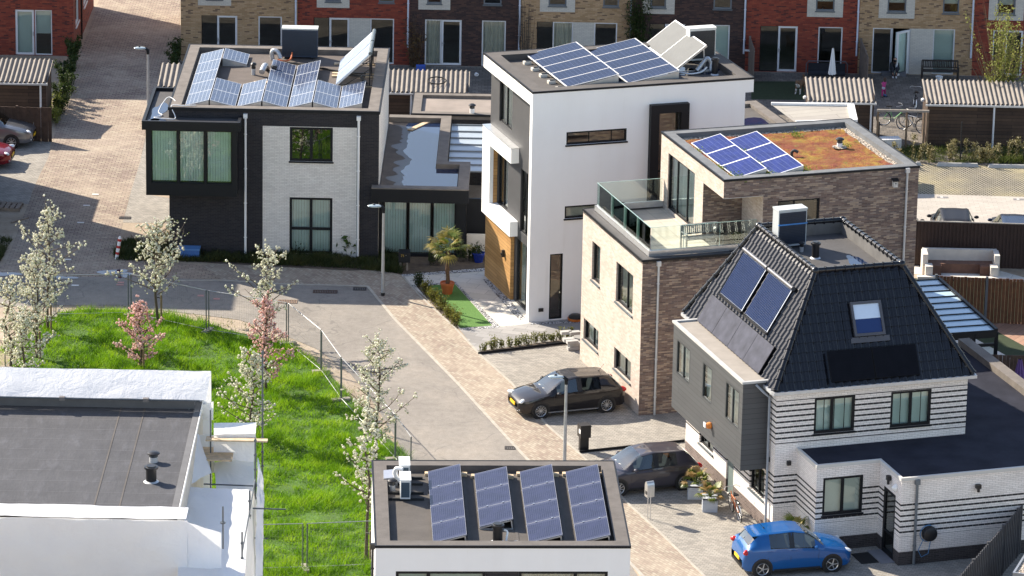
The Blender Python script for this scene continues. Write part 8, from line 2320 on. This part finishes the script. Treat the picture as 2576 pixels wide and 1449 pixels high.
# person sitting on the doorstep, head bowed, hands at the shoes
p = GY(2250, 199, 34.75)
t = thing('person', 'person in dark clothes and white shoes sitting bowed on the doorstep of the open door', 'person', (p.x, 34.95, 0))
fleshy('body', [[(0, .28, .30, .12), (0, .20, .55, .13), (0, .05, .72, .07), (0, -.04, .78, .06), (0, -.08, .84, .095), (0, -.10, .90, .09)], [(-.17, .12, .64, .06), (-.20, -.06, .42, .045), (-.08, -.22, .22, .032)], [(.17, .12, .64, .06), (.20, -.06, .42, .045), (.08, -.22, .22, .032)],
                [(-.09, .25, .28, .085), (-.12, -.10, .48, .065), (-.08, -.16, .10, .045)], [(.09, .25, .28, .085), (.12, -.10, .48, .065), (.08, -.16, .10, .045)]] + hand((-.08, -.22, .21), (.2, -.2, -.9)) + hand((.08, -.22, .21), (-.2, -.2, -.9)), M_SKIN, t, .014)
M_DCL = plain('dark_cloth', (0.022, 0.024, 0.028), .9, 0, .15, 8)
fleshy('jacket', [[(0, .28, .30, .15), (0, .20, .52, .165), (0, .08, .68, .11)], [(-.15, .13, .63, .085), (-.20, -.06, .42, .06), (-.11, -.18, .27, .045)], [(.15, .13, .63, .085), (.20, -.06, .42, .06), (.11, -.18, .27, .045)]], M_DCL, t, .014)
fleshy('trousers', [[(-.09, .26, .27, .10), (-.12, -.10, .47, .08), (-.08, -.16, .14, .06)], [(.09, .26, .27, .10), (.12, -.10, .47, .08), (.08, -.16, .14, .06)]], plain('dark_jeans', (0.03, 0.032, 0.045), .9), t, .014)
fleshy('hair', [[(0, -.06, .91, .10), (0, -.11, .86, .095), (0, -.0, .86, .085)]], plain('black_hair', (0.012, 0.009, 0.008), .6), t, .014)
for s in (-1, 1): fleshy('shoe', [[(s * .08, -.14, .05, .048), (s * .08, -.27, .04, .042)]], M_WHITE, t, .012)
ds = thing('doorstep', 'low grey stone step below the open garden door', 'step', (p.x, 35.2, 0)); MB().box(-.6, -.12, 0, .6, .28, .17).build('stone', plain('step_grey', (0.16, 0.16, 0.17), .9), ds)
# dog walking towards the camera on the turf
p = G(2012, 234)
t = thing('dog', 'brown and white husky walking on the shaded turf beside the shed', 'dog', (p.x, p.y, 0), rad(-112))
M_FURB = plain('brown_fur', (0.17, 0.095, 0.05), .95, 0, .3, 14, .5); M_FURW = plain('white_fur', (0.60, 0.57, 0.53), .95, 0, .15, 14, .5)
# x forward
fleshy('body', [[(-.34, 0, .50, .10), (-.12, 0, .47, .115), (.14, 0, .46, .14), (.30, 0, .52, .115), (.40, 0, .60, .085), (.48, 0, .65, .09), (.58, 0, .62, .05), (.66, 0, .60, .035)],
                [(.24, .09, .44, .07), (.22, .10, .26, .042), (.25, .10, .14, .030), (.24, .10, .03, .030), (.29, .10, .022, .026)], [(.20, -.09, .44, .07), (.27, -.10, .26, .042), (.34, -.10, .15, .030), (.34, -.10, .05, .030), (.39, -.10, .04, .026)],
                [(-.32, .09, .46, .095), (-.24, .10, .30, .06), (-.38, .10, .20, .032), (-.36, .10, .04, .028), (-.31, .10, .025, .026)], [(-.34, -.09, .46, .095), (-.30, -.10, .30, .06), (-.46, -.10, .21, .032), (-.46, -.10, .05, .028), (-.41, -.10, .03, .026)],
                [(-.40, 0, .54, .05), (-.52, 0, .66, .05), (-.48, 0, .78, .055), (-.40, 0, .80, .03)]], M_FURB, t, .014)
fleshy('chest_fur', [[(.30, 0, .44, .105), (.38, 0, .52, .085)], [(.27, .10, .24, .046), (.25, .10, .04, .036), (.30, .10, .03, .031)], [(.29, -.10, .24, .046), (.35, -.10, .06, .036), (.40, -.10, .05, .031)], [(.55, 0, .60, .055), (.655, 0, .595, .041)]], M_FURW, t, .014)
for s in (-1, 1): MB().add([(.44, s * .03, .71), (.44, s * .09, .70), (.45, s * .06, .80), (.40, s * .06, .71)], [(0, 1, 2), (1, 3, 2), (3, 0, 2), (0, 3, 1)]).build('ear', M_FURB, t)
wedge(t, 'nose', (.69, 0, .61), (.018, .02, .016), M_BLACK)
for s in (-1, 1): wedge(t, 'eye', (.555, s * .045, .665), (.012, .012, .012), M_BLACK)
